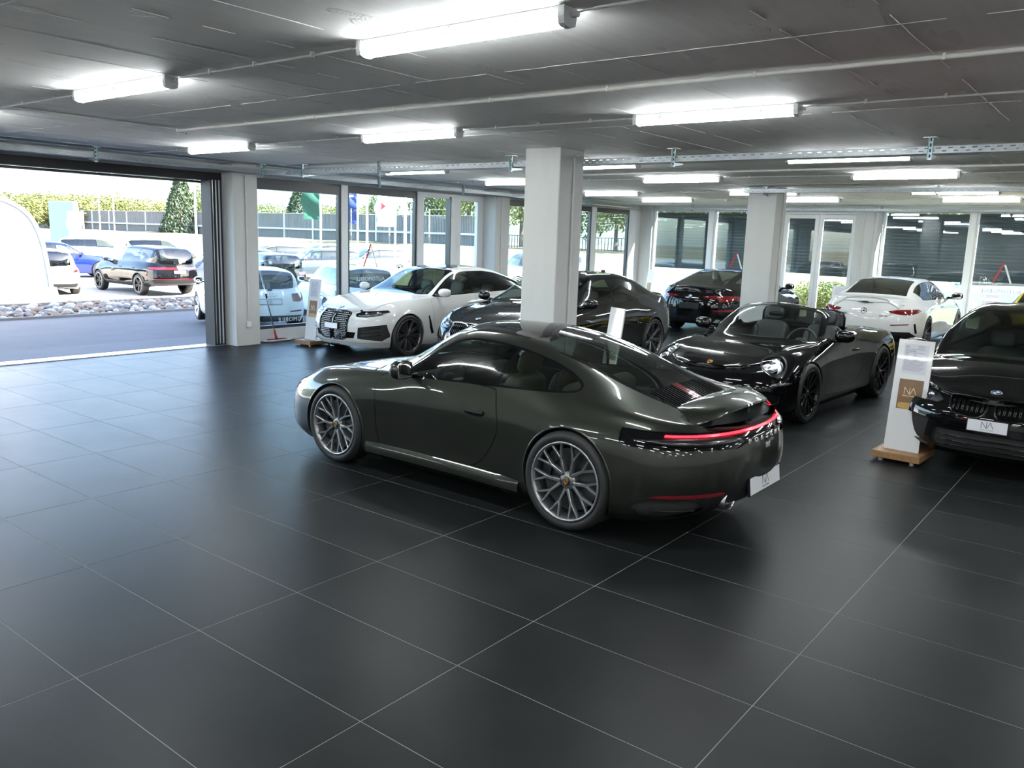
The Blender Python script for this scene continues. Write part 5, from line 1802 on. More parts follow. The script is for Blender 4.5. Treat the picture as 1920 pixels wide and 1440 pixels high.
class Pattern:
    """a car from the pattern with windows, arches and doors cut; features are added by the callers"""

    def __init__(s, name, label, kind, dims, pnt, loc, heading, group=None, res=.85, belt=.98, wheel=None, Rw=.345, Rarch=.375, glass_f=None, glass_r=None,
                 flare=0.0, low=0.0, doors=4, lip=None, roof_glass=False, detail=True, steer=0.0, cat='car', ywheel=None, seats=None, arch_trim=None, gx=0.0, rw=1.0):
        s.root = root = thing(name, label, cat, loc, heading, group)
        s.mp = mp = Map(*dims, belt); s.gx = gx
        s.B = B = BASE[kind]
        sp = pattern_spec(kind, mp, flare, low, gx, rw)
        s.c = c = CarBody(sp, root, res)
        X, Y, Z = mp.x, mp.y, mp.z
        s.ryf = ryf = curve(sp['ry'], .04); s.rzf = rzf = curve(sp['rz'], .035); s.zbf = zbf = curve(mp.tab(B['zs'], Z), .05)
        s.paint = pnt
        gf = glass_f or M_carglass; gr_ = glass_r or M_privacy
        s.gf, s.gr = gf, gr_
        dm = detail
        # side glass with black surround
        xq = X(B['xqw']) + gx * .5; xb = X(-.30) + gx * .8
        for sg in (1, -1):
            def fn(V, sg=sg):
                x, y, z = V[:, 0], V[:, 1] * sg, V[:, 2]
                f = np.maximum(zbf(x) + .035 - z, z - (rzf(x) - .040))
                f = np.maximum(f, np.minimum(ryf(x), .70 * mp.hw / .95) + .004 - y)
                f = np.maximum(f, xq - x + (z - Z(1.05)) * -.55)
                f = np.maximum(f, x - X(.78) - gx)
                return f
            tr = c.cut(lambda V: fn(V) - .018, 2)
            gl, rim = tr.split(fn, 2)
            rim.obj('window_trim', M_trim, root)
            if doors == 4:
                pl, gl = gl.split(lambda V: np.abs(V[:, 0] - xb - (V[:, 2] - Z(1.2)) * -.12) - .022, 2)
                pl.obj('window_pillar', M_trim, root)
                q, gl = gl.split(lambda V: np.abs(V[:, 0] - X(-1.18 if kind != 'estate' else -1.35) - (V[:, 2] - Z(1.2)) * .25) - .012, 2)
                if len(q.T): q.obj('window_pillar', M_trim, root)
            f_, b_ = gl.split(lambda V: xb - V[:, 0], 1)
            if len(f_.T): f_.obj('side_window', gf, root)
            if len(b_.T): b_.obj('rear_side_window', gr_, root)
        xc, xr0 = X(B['cowl']) + gx, X(B['rooff']) + gx
        def fws(V):
            x, y = V[:, 0], V[:, 1]
            f = np.maximum(np.abs(y) - (ryf(x) - .028), x - (xc + .05 - .17 * (y / .7) ** 2))
            f = np.maximum(f, xr0 - .03 * (y / .5) ** 2 - x)
            return np.maximum(f, zbf(x) - .01 - V[:, 2])
        tr = c.cut(lambda V: fws(V) - .012, 2); gl, rim = tr.split(fws, 2)
        rim.obj('windscreen_surround', M_trim, root); s.ws = gl.obj('windscreen', gf, root)
        ra, rb = X(B['xrw'][0]) + gx, X(B['xrw'][1]) + gx * .3
        def frw(V):
            x, y = V[:, 0], V[:, 1]
            f = np.maximum(np.abs(y) - (ryf(x) - .055), x - (ra - .04 * (y / .5) ** 2))
            f = np.maximum(f, rb + .05 * (y / .6) ** 2 - x)
            return np.maximum(f, zbf(x) + .03 - V[:, 2])
        tr = c.cut(lambda V: frw(V) - .014, 2); gl, rim = tr.split(frw, 2)
        rim.obj('rear_window_surround', M_trim, root); gl.obj('rear_window', gr_, root)
        if roof_glass:
            c.part('glass_roof', M_trim, c.area('xy', rounded([(X(-.02), -.43), (X(-.02), .43), (X(-1.0), .42), (X(-1.0), -.42)], 2, .1), lambda V: Z(1.2) - V[:, 2]), 1, gap=.004)
        # arches
        s.xf, s.xr = mp.wb / 2, -mp.wb / 2
        c.arch(s.xf, Rw, Rarch, arch_trim or pnt, ymin=.45, lip=.05 if arch_trim else .014); c.arch(s.xr, Rw, Rarch, arch_trim or pnt, ymin=.45, lip=.05 if arch_trim else .014)
        c.shell()
        if dm:
            fd = rounded([(X(.90), Z(.90)), (X(.86), Z(.55)), (X(.84), Z(.30)), (X(-.28), Z(.285)), (X(-.315), Z(.6)), (X(-.30), Z(.99)), (X(-.31), Z(1.03)), (X(.80), Z(1.0))], 1, .08)
            rd = rounded([(X(-.33), Z(1.03)), (X(-.315), Z(.6)), (X(-.285), Z(.285)), (X(-.95), Z(.29)), (X(-1.07), Z(.42)), (X(-1.12), Z(.60)), (X(-1.28), Z(.78)), (X(-1.40), Z(1.0)), (X(-1.41), Z(1.045))], 1, .08)
            for sg in (1, -1):
                cd = lambda V, sg=sg: .3 - V[:, 1] * sg
                ds = [c.part('door', pnt, c.area('xz', fd, cd), 2, gap=.0035)]
                if doors == 4: ds.append(c.part('rear_door', pnt, c.area('xz', rd, cd), 2, gap=.0035))
                for d, hx in zip(ds, (-.16, -1.16)):
                    x = X(hx); z = Z(.845); y = c.side_y(x, z, sg) or sg * .9
                    G().tube([(x + .10, (c.side_y(x + .10, z, sg) or y) + sg * .004, z), (x + .06, (c.side_y(x + .06, z, sg) or y) + sg * .026, z + .003), (x - .06, (c.side_y(x - .06, z, sg) or y) + sg * .028, z + .004), (x - .10, (c.side_y(x - .10, z, sg) or y) + sg * .006, z + .004)], [.007, .010, .010, .007], 8).build('door_handle', s.handle_mat(), d, smooth='all')
            bn = spline2([(X(2.25), 0), (X(2.21), .30), (X(2.05), .60), (X(1.75), .70), (X(1.3), .745), (X(1.02), .75)], 5); bn[:, 1] *= mp.hw / .95
            c.seam('xy', np.concatenate([bn[::-1] * [1, -1], bn]), lambda V: Z(.60) - V[:, 2], .0025)
            for sg in (1, -1):
                c.seam('xz', [(X(-1.95), Z(.66)), (X(-2.25), Z(.70)), (X(-2.38), Z(.72))], lambda V, sg=sg: .3 - V[:, 1] * sg, .002)
        c.floorpan()
        # cabin
        hw = mp.hw
        zf = .22 + low
        G().box(X(-1.3), X(1.0), -hw + .14, hw - .14, zf, zf + .05).build('cabin_floor', M_lining, root)
        G().box(X(-2.2), X(-1.28), -hw + .24, hw - .24, Z(.90), Z(.93)).build('parcel_shelf', M_lining, root)
        ms = seats or M_seat
        add_seat(root, X(.02), .37, zf + .10, ms, .5, Z(1.12) - zf - .34, .26)
        add_seat(root, X(.02), -.37, zf + .10, ms, .5, Z(1.12) - zf - .34, .26)
        for yy in (.38, -.38):
            add_seat(root, X(-.86), yy, zf + .12, ms, .52, Z(1.08) - zf - .36, .34, 'rear_seat')
        if dm:
            dashboard(root, X(.52), Z(.955), 2 * hw - .42, M_lining, .40)
            steering_wheel(root, (X(.42), .37, Z(.96)))
        for sg in (1, -1):
            G().box(X(-1.2), X(.7), sg * (hw - .17) - .02, sg * (hw - .17) + .02, .3, Z(.92)).build('door_card', M_lining, root)
        # wheels
        yw = ywheel if ywheel is not None else hw - .135
        s.wheels = []
        for sg in (1, -1):
            s.wheels.append(place_wheel(root, wheel, s.xf, sg * yw, Rw, sg > 0, True, dm, steer, math.radians(0)))
            s.wheels.append(place_wheel(root, wheel, s.xr, sg * yw, Rw, sg > 0, False, dm, 0, math.radians(180)))

    def handle_mat(s): return s.paint

    def mirrors(s, m=None, size=(.06, .115, .072)):
        mp = s.mp
        for sg in (1, -1):
            x, z = mp.x(.70) + s.gx, mp.z(1.045)
            mirror(s.root, x, sg * (mp.hw + .055), z, sg, m or s.paint, size, foot=(x + .03, sg * (abs(s.c.side_y(x + .03, mp.z(.985), sg) or mp.hw - .1) - .01), mp.z(.99)))

    def front(s, poly, name, m, offset=0.0, gap=0.0, both=True, back=.75, refine=3):
        """cut a front-view outline (y,z base units) out of the nose; mirrored when both"""
        mp, out = s.mp, []
        for sg in ((1, -1) if both else (1,)):
            P = np.array([(mp.y(a) * sg, mp.z(b)) for a, b in poly])
            cond = lambda V, sg=sg: np.maximum(mp.x(2.38) - back - V[:, 0], (-.0 - V[:, 1] * sg) if both else V[:, 0] * 0 - 1)
            o = s.c.part(name, m, s.c.area('yz', P, cond), refine, offset, gap)
            out.append(o)
        return out

    def rear(s, poly, name, m, offset=0.0, gap=0.0, both=True, back=.75, refine=3):
        mp, out = s.mp, []
        for sg in ((1, -1) if both else (1,)):
            P = np.array([(mp.y(a) * sg, mp.z(b)) for a, b in poly])
            cond = lambda V, sg=sg: np.maximum(V[:, 0] - (mp.x(-2.60) + back), (-.0 - V[:, 1] * sg) if both else V[:, 0] * 0 - 1)
            o = s.c.part(name, m, s.c.area('yz', P, cond), refine, offset, gap)
            out.append(o)
        return out

    def headlamp(s, poly, back=.95):
        """clear cover with a bright bowl behind it on both sides"""
        mp, out = s.mp, []
        for sg in (1, -1):
            Pl = np.array([(mp.y(a) * sg, mp.z(b)) for a, b in poly])
            cond = lambda V, sg=sg: np.maximum(mp.x(2.38) - back - V[:, 0], -V[:, 1] * sg)
            fn = s.c.area('yz', Pl, cond)
            piece = s.c.cut(fn, 3); s.c.shell_cuts.append(fn)
            ins, band = piece.split(lambda V: fn(V) + .004, 2)
            if not len(ins.T): continue
            o = ins.offset(.002).obj('headlight', M_clear, s.root)
            if len(band.T): band.offset(-.003).obj('headlight_seal', M_gap, o)
            bw = Sheet(ins.V + np.array([-.05, 0, 0]) - ins.N * .012, ins.N, ins.T)
            bw.obj('headlight_bowl', M_lampbowl, o)
            out.append(o)
        return out

    def fpt(s, y, z):
        x, n = s.c.front_x(s.mp.y(y), s.mp.z(z))
        return Vector((x, s.mp.y(y), s.mp.z(z))), n

    def rpt(s, y, z):
        x, n = s.c.rear_x(s.mp.y(y), s.mp.z(z))
        return Vector((x, s.mp.y(y), s.mp.z(z))), n

    def fline(s, pts, name, m, r=.008, parent=None, off=.004):
        P = []
        for y, z in pts:
            p, n = s.fpt(y, z); P.append(p + n * off)
        return G().tube(P, r, 6).build(name, m, parent or s.root, smooth='all')

    def rline(s, pts, name, m, r=.008, parent=None, off=.004):
        P = []
        for y, z in pts:
            p, n = s.rpt(y, z); P.append(p + n * off)
        return G().tube(P, r, 6).build(name, m, parent or s.root, smooth='all')

    def finish(s): return s.c.finish(s.paint)


M_pearl = paint('white_pearl_paint', (0.58, 0.59, 0.58), 0.0, 0.35)
M_black = paint('black_paint', (0.003, 0.003, 0.0035), 0.0, 0.3)
M_anth = paint('anthracite_metallic_paint', (0.006, 0.007, 0.0085), 0.0, 0.35)
M_rimdark = mat('dark_alloy', (0.035, 0.036, 0.038), 0.35, 0.8)
M_rimgrey = mat('grey_alloy', (0.16, 0.165, 0.17), 0.32, 0.9)
M_rimsilver = mat('silver_alloy', (0.50, 0.51, 0.52), 0.3, 0.9)
M_rimblack = mat('gloss_black_alloy', (0.012, 0.012, 0.013), 0.22, 0.3)
M_lampdark = mat('dark_lamp_housing', (0.02, 0.022, 0.026), 0.25, 0.3)


def lamp_inside(P, pts, r=.03, lit=None, m=None, parent=None):
    """projector lenses sunk behind a headlamp cover, at front-view points"""
    for y, z in pts:
        for sg in (1, -1):
            p, n = P.fpt(y * sg, z)
            q = p - Vector((.035, 0, 0))
            g = G().cyl(q - Vector((.05, 0, 0)), q, r * 1.1, r * 1.15, 18)
            o = g.build('lamp_barrel', M_lampin, parent or P.root, smooth=True)
            blob(q - Vector((.004, 0, 0)), (.016, r * .85, r * .85), None, 1, 1, 8, 16).build('lamp_lens', m or M_clearball, o, smooth='all')


M_clearball = mat('lamp_ball_lens', (0.55, 0.60, 0.66), 0.04, 0.9)


def build_white_gc():
    """white four-door fastback with tall black kidney grille"""
    W = wheel_meshes('gc', .345, .235, .268, 'multi', M_rimgrey, None)
    P = Pattern('fastback_saloon', 'white four-door fastback with tall black grille beside the left glass front', 'fastback', (4.79, 1.852, 1.442, 2.856, .85), M_pearl,
                (9.42, 9.27, 0), math.radians(180.5), wheel=W, Rw=.342, Rarch=.365, belt=.955, seats=M_cream, roof_glass=True, glass_f=M_carglass)
    c, mp = P.c, P.mp
    # bumper corners and lip
    P.front([(.52, .50), (.86, .56), (.88, .36), (.80, .285), (.50, .32)], 'side_intake', M_gap, -.03)
    P.front([(-.85, .245), (.85, .245), (.85, .15), (-.85, .15)], 'front_splitter', M_pearl, .004, both=False)
    for sg in (1, -1):
        P.front([(.22 * sg, .235), (.48 * sg, .238), (.47 * sg, .205), (.22 * sg, .20)], 'splitter_inset', M_plas, .006, both=False)
        P.front([(.52 * sg, .238), (.72 * sg, .242), (.70 * sg, .215), (.51 * sg, .206)], 'splitter_inset', M_plas, .006, both=False)
    P.front([(.0, .44), (.48, .42), (.44, .32), (.0, .30)], 'lower_intake', M_gap, -.02)
    # kidneys: two tall shields with a mesh of bright ticks
    kid = [(.03, .72), (.12, .75), (.25, .75), (.325, .71), (.335, .50), (.315, .36), (.24, .295), (.07, .295), (.03, .32)]
    ks = P.front(kid, 'kidney_grille', M_gap, -.012)
    for sg, k in zip((1, -1), ks):
        pts = spline2(kid, 4, True)
        Q = []
        for y, z in pts:
            p, n = P.fpt(y * sg, z); Q.append(p + Vector((.006, 0, 0)))
        G().tube(Q, .010, 6, closed=True).build('grille_frame', M_trim, k, smooth='all')
        g = G()
        for i in range(9):
            for j in range(15):
                y = .045 + .034 * i; z = .32 + .029 * j
                if j % 2: y += .017
                if sdf_poly(np.array([[y, z]]), np.array(kid))[0] > -.018: continue
                p, n = P.fpt(y * sg, z)
                g.obox(p + Vector((.000, 0, 0)), .012, .022, .008, Matrix.Rotation(.5 * (1 if j % 2 else -1), 3, 'X'))
        o = g.build('grille_mesh', M_satin, k)
    p, n = P.fpt(0, .505); number_plate(P.root, p + Vector((.016, 0, 0)), (1, 0, .05), .30, .085, text=False)
    p, n = P.fpt(.14, .345); G().obox(p + Vector((.004, 0, 0)), .01, .11, .10).build('radar_sensor', M_plas, P.root, bevel=.01)
    # headlamps
    hl = [(.40, .715), (.47, .748), (.66, .775), (.80, .785), (.835, .755), (.77, .70), (.60, .665), (.45, .672)]
    hs = P.headlamp(hl)
    lamp_inside(P, [(.55, .718), (.70, .735)], .026)
    for sg in (1, -1):
        P.fline([(.42 * sg, .705), (.52 * sg, .694), (.62 * sg, .70), (.74 * sg, .722), (.84 * sg, .762)], 'daylight_strip', M_lampin, .006, off=-.012)
    for k in range(3):                                             # blades in the side intakes
        for sg in (1, -1):
            P.fline([(.55 * sg, .36 + .055 * k), (.68 * sg, .37 + .06 * k), (.80 * sg, .385 + .06 * k)], 'intake_blade', M_trim, .007, off=-.012)
    text_obj('lettering', 'ALPINA', .045, M_plas, P.root, P.fpt(0, .20)[0] + Vector((.012, 0, 0)), (0, 1, 0), (0, 0, 1), .002, spacing=1.5)
    p, n = P.fpt(0, .80); roundel(P.root, p + n * .002, n, .041)
    # fender vent
    fv = [(mp.x(1.02), mp.z(.66)), (mp.x(.99), mp.z(.67)), (mp.x(.86), mp.z(.36)), (mp.x(.92), mp.z(.34)), (mp.x(.97), mp.z(.45))]
    for sg in (1, -1):
        c.part('fender_vent', M_gap, c.area('xz', np.array(fv), lambda V, sg=sg: .3 - V[:, 1] * sg), 2)
        c.seam('xz', [(mp.x(.84), mp.z(.80)), (mp.x(-.3), mp.z(.825)), (mp.x(-1.3), mp.z(.85))], lambda V, sg=sg: .3 - V[:, 1] * sg, .002, 'coachline', M_satin)
    P.mirrors()
    P.finish()
    return P


def build_grey_saloon():
    W = wheel_meshes('m5', .355, .27, .285, 'double', M_rimgrey, None)
    P = Pattern('saloon', 'dark grey four-door saloon parked behind the first white column', 'saloon', (4.966, 1.903, 1.473, 2.982, .88), M_anth,
                (9.45, 6.40, 0), math.radians(181.0), wheel=W, Rw=.352, Rarch=.378, seats=M_seat, flare=.012, glass_r=M_privacy)
    c, mp = P.c, P.mp
    kid = [(.03, .735), (.12, .765), (.30, .765), (.335, .735), (.315, .62), (.26, .565), (.09, .555), (.04, .60)]
    ks = P.front(kid, 'kidney_grille', M_gap, -.02)
    for sg, k in zip((1, -1), ks):
        pts = spline2(kid, 4, True)
        Q = [P.fpt(y * sg, z)[0] + Vector((.006, 0, 0)) for y, z in pts]
        G().tube(Q, .011, 6, closed=True).build('grille_frame', M_chrome, k, smooth='all')
        for i in range(7):
            y = .065 + .038 * i
            Q = [P.fpt(y * sg, z)[0] + Vector((-.004, 0, 0)) for z in (.575 + (.02 if i > 5 else 0), .66, .75)]
            G().tube(Q, .009, 5).build('grille_slat', M_trim, k, smooth='all')
    hl = [(.37, .72), (.46, .765), (.66, .79), (.88, .815), (.91, .78), (.84, .70), (.66, .665), (.44, .665)]
    P.headlamp(hl)
    lamp_inside(P, [(.52, .71), (.68, .73)], .034)
    P.front([(.52, .50), (.84, .55), (.84, .34), (.50, .32)], 'side_intake', M_gap, -.03)
    P.front([(-.46, .46), (.46, .46), (.42, .30), (-.42, .30)], 'lower_intake', M_gap, -.03, both=False)
    p, n = P.fpt(0, .825); roundel(P.root, p + n * .002, n, .041)
    for sg in (1, -1):                                             # bonnet creases
        pts = [(x, sg * (.30 + .10 * (mp.x(2.15) - x)), (c.top_z(x, sg * (.30 + .10 * (mp.x(2.15) - x))) or .9) - .006) for x in np.linspace(mp.x(1.05), mp.x(2.1), 14)]
        G().tube(pts, .010, 6).build('bonnet_crease', M_anth, P.root, smooth='all')
    tl = [(.50, .86), (.86, .875), (.88, .82), (.82, .76), (.52, .775)]
    P.rear(tl, 'tail_lamp', M_redlens, .004, .003)
    blob((mp.x(-1.30), 0, mp.z(1.445)), (.06, .018, .03), None, .8, .8, 8, 12).build('roof_fin', M_trim, P.root, smooth='all')
    P.mirrors()
    # boot-lid lip
    G().tube([(mp.x(-2.42) + .10 * abs(y) ** 2, y, (c.top_z(mp.x(-2.42) + .10 * abs(y) ** 2, y) or 1.05) + .012) for y in np.linspace(-.66, .66, 15)], .016, 6).build('boot_lip', M_anth, P.root, smooth='all')
    P.finish()
    return P


def build_black_coupe():
    W = wheel_meshes('m4', .335, .25, .262, 'double', M_rimblack, None)
    P = Pattern('coupe', 'black two-door coupe with round blue-white badge behind the price stand', 'fastback', (4.67, 1.87, 1.455, 2.812, .83), M_black,
                (8.86, -.22, 0), math.radians(178.0), wheel=W, Rw=.335, Rarch=.36, belt=.93, doors=2, flare=.012, gx=.18, rw=1.12)
    c, mp = P.c, P.mp
    kid = [(.035, .735), (.12, .755), (.30, .755), (.345, .725), (.315, .62), (.25, .585), (.10, .58), (.045, .62)]
    ks = P.front(kid, 'kidney_grille', M_gap, -.02)
    for sg, k in zip((1, -1), ks):
        Q = [P.fpt(y * sg, z)[0] + Vector((.004, 0, 0)) for y, z in spline2(kid, 4, True)]
        G().tube(Q, .009, 6, closed=True).build('grille_frame', M_trim, k, smooth='all')
        for i in range(7):
            for d in (-.006, .006):
                y = .068 + .040 * i + d
                Q = [P.fpt(y * sg, z)[0] + Vector((-.004, 0, 0)) for z in (.60, .67, .74)]
                G().tube(Q, .0045, 5).build('grille_slat', M_trim, k, smooth='all')
    hl = [(.40, .69), (.46, .745), (.66, .775), (.87, .80), (.90, .765), (.83, .69), (.66, .66), (.46, .655)]
    P.headlamp(hl)
    lamp_inside(P, [(.53, .705), (.69, .72)], .036)
    P.front([(.50, .50), (.86, .53), (.86, .33), (.80, .26), (.54, .28)], 'side_intake', M_gap, -.03)
    P.front([(-.44, .43), (.44, .43), (.48, .28), (.40, .235), (-.40, .235), (-.48, .28)], 'lower_intake', M_gap, -.03, both=False)
    for k in range(3):
        P.fline([(y, .27 + .05 * k) for y in np.linspace(-.42, .42, 9)], 'intake_bar', M_trim, .006, off=-.01)
    p, n = P.fpt(0, .800); roundel(P.root, p + n * .002, n, .043)
    p, n = P.fpt(0, .515); number_plate(P.root, p + Vector((.008, 0, 0)), (1, 0, .05), .31, .10)
    P.mirrors(size=(.06, .12, .068))
    P.finish()
    return P


def build_black_gc():
    W = wheel_meshes('gc8', .348, .25, .272, 'double', M_rimdark, None)
    P = Pattern('fastback_saloon', 'black four-door fastback seen from behind, half hidden by the second column', 'fastback', (5.08, 1.932, 1.407, 3.023, .88), M_black,
                (17.72, 6.89, 0), math.radians(1.0), res=.7, wheel=W, Rw=.348, Rarch=.372, belt=.95, flare=.014)
    c, mp = P.c, P.mp
    tl = [(.30, .855), (.52, .885), (.80, .90), (.90, .885), (.87, .80), (.78, .745), (.62, .735), (.58, .79), (.34, .815)]
    tl = [(.26, .88), (.52, .895), (.80, .905), (.90, .885), (.88, .81), (.76, .765), (.62, .76), (.60, .81), (.30, .845)]
    P.rear(tl, 'tail_lamp', M_redlens, .006, .003)
    for sg in (1, -1):
        P.rline([(.34 * sg, .865), (.60 * sg, .87), (.80 * sg, .872)], 'lamp_strip', M_chrome, .006, off=.008)
    P.rear([(-.33, .74), (.33, .74), (.30, .585), (-.30, .585)], 'plate_recess', M_trim, -.02, both=False)
    p, n = P.rpt(0, .655); number_plate(P.root, p + Vector((-.0, 0, 0)), (-1, 0, .1), .44, .11, text=False, m=M_plas)
    P.rline([(y, .775) for y in np.linspace(-.55, .55, 12)], 'boot_trim', M_trim, .008)
    p, n = P.rpt(0, .865); roundel(P.root, p + n * .002, n, .041)
    P.rear([(.52, .58), (.86, .60), (.86, .555), (.55, .545)], 'rear_reflector', M_redrefl, .004)
    P.rear([(-.80, .40), (.80, .40), (.72, .20), (-.72, .20)], 'rear_diffuser', M_plas, .0, both=False)
    for sg in (1, -1):
        p, n = P.rpt(.60 * sg, .34)
        G().prism(rounded([(-.10, -.035), (.10, -.035), (.10, .035), (-.10, .035)], 2), lambda a, b, t: (p.x + t, p.y + a, p.z + b), -.02, .05).build('exhaust_tip', M_satin, P.root, smooth=True)
    G().tube([(mp.x(-2.47) + .10 * abs(y) ** 2, y, (c.top_z(mp.x(-2.47) + .10 * abs(y) ** 2, y) or 1.05) + .012) for y in np.linspace(-.62, .62, 15)], .018, 6).build('boot_lip', M_black, P.root, smooth='all')
    P.mirrors(); P.finish()
    return P


def build_white_cls():
    W = wheel_meshes('cls', .348, .25, .270, 'ten', M_rimdark, None)
    P = Pattern('fastback_saloon', 'white four-door saloon seen from behind with a star badge and red lamps', 'saloon', (4.99, 1.89, 1.42, 2.939, .88), M_pearl,
                (17.85, 3.25, 0), math.radians(-.3), res=.75, wheel=W, Rw=.345, Rarch=.37, belt=.965, glass_f=M_privacy)
    c, mp = P.c, P.mp
    tl = [(.43, .835), (.62, .865), (.86, .875), (.90, .84), (.86, .79), (.74, .762), (.60, .775), (.47, .80)]
    P.rear(tl, 'tail_lamp', M_redlens, .006, .003)
    for sg in (1, -1):
        P.rline([(.50 * sg, .825), (.66 * sg, .842), (.82 * sg, .848)], 'lamp_strip', M_redlit2, .006, off=.006)
    p, n = P.rpt(0, .815)
    Pp, ex, ey, n = frame_at(p, n)
    ring = G().tube([Pp + n * .004 + (ex * math.cos(t) + ey * math.sin(t)) * .052 for t in np.linspace(0, 2 * PI, 32, endpoint=False)], .005, 6, closed=True).build('star_badge', M_trim, P.root, smooth='all')
    g = G()
    for k in range(3):
        t = PI / 2 + 2 * PI * k / 3
        g.cyl(Pp + n * .004, Pp + n * .004 + (ex * math.cos(t) + ey * math.sin(t)) * .051, .008, .002, 6)
    g.build('star_arms', M_trim, ring)
    for txt, y in (('AMG', .36), ('CLS 53', -.36)):
        p, n = P.rpt(y, .735); _, ex, ey, n = frame_at(p, n)
        text_obj('model_badge', txt, .048, M_ink, P.root, p + n * .003, ex, ey, .002, .0008, spacing=1.05)
    P.rear([(.50, .575), (.78, .60), (.78, .578), (.50, .555)], 'rear_reflector', M_redlens, .004)
    P.rear([(-.80, .44), (.80, .44), (.88, .36), (.76, .20), (-.76, .20), (-.88, .36)], 'rear_diffuser', M_plas, .0, both=False)
    c.seam('yz', rounded([(-.42, .70), (.42, .70), (.55, .83), (.70, .97), (-.70, .97), (-.55, .83)], 1), lambda V: V[:, 0] - mp.x(-2.2), .0025)
    for sg in (1, -1):
        P.rear([(.845 * sg, .60), (.87 * sg, .60), (.895 * sg, .42), (.87 * sg, .40)], 'bumper_vent', M_gap, -.006, both=False)
        for q in (.50, .66):
            p, n = P.rpt(q * sg, .34)
            g = G().lathe([(.046, -.03), (.049, -.033), (.049, .05), (.044, .05), (.044, -.02)], lambda a, b, h: (p.x + h, p.y + a, p.z + b), 20)
            g.build('exhaust_tip', M_trim, P.root, smooth='all')
    # boot spoiler
    pts = [(mp.x(-2.50) + .14 * abs(y) ** 2.2, y) for y in np.linspace(-.60, .60, 17)]
    g = G(); v = []; f = []
    for x, y in pts:
        z = c.top_z(x + .05, y) or 1.05
        z2 = (c.top_z(x, y) or z)
        v += [(x + .14, y, (c.top_z(x + .14, y) or z) + .000), (x + .03, y, z + .016), (x - .010, y, z2 + .032), (x + .004, y, z2 - .01)]
    for i in range(len(pts) - 1):
        for j in range(4): f.append((i * 4 + j, i * 4 + (j + 1) % 4, (i + 1) * 4 + (j + 1) % 4, (i + 1) * 4 + j))
    f += [(0, 1, 2, 3), tuple(range(len(v) - 1, len(v) - 5, -1))]
    g.add(v, f).build('boot_spoiler', M_pearl, P.root, smooth=True)
    P.mirrors(M_trim); P.finish()
    return P


M_redlit2 = mat('bright_red_lamp_strip', (0.5, 0.01, 0.02), 0.2, coat=1.0)


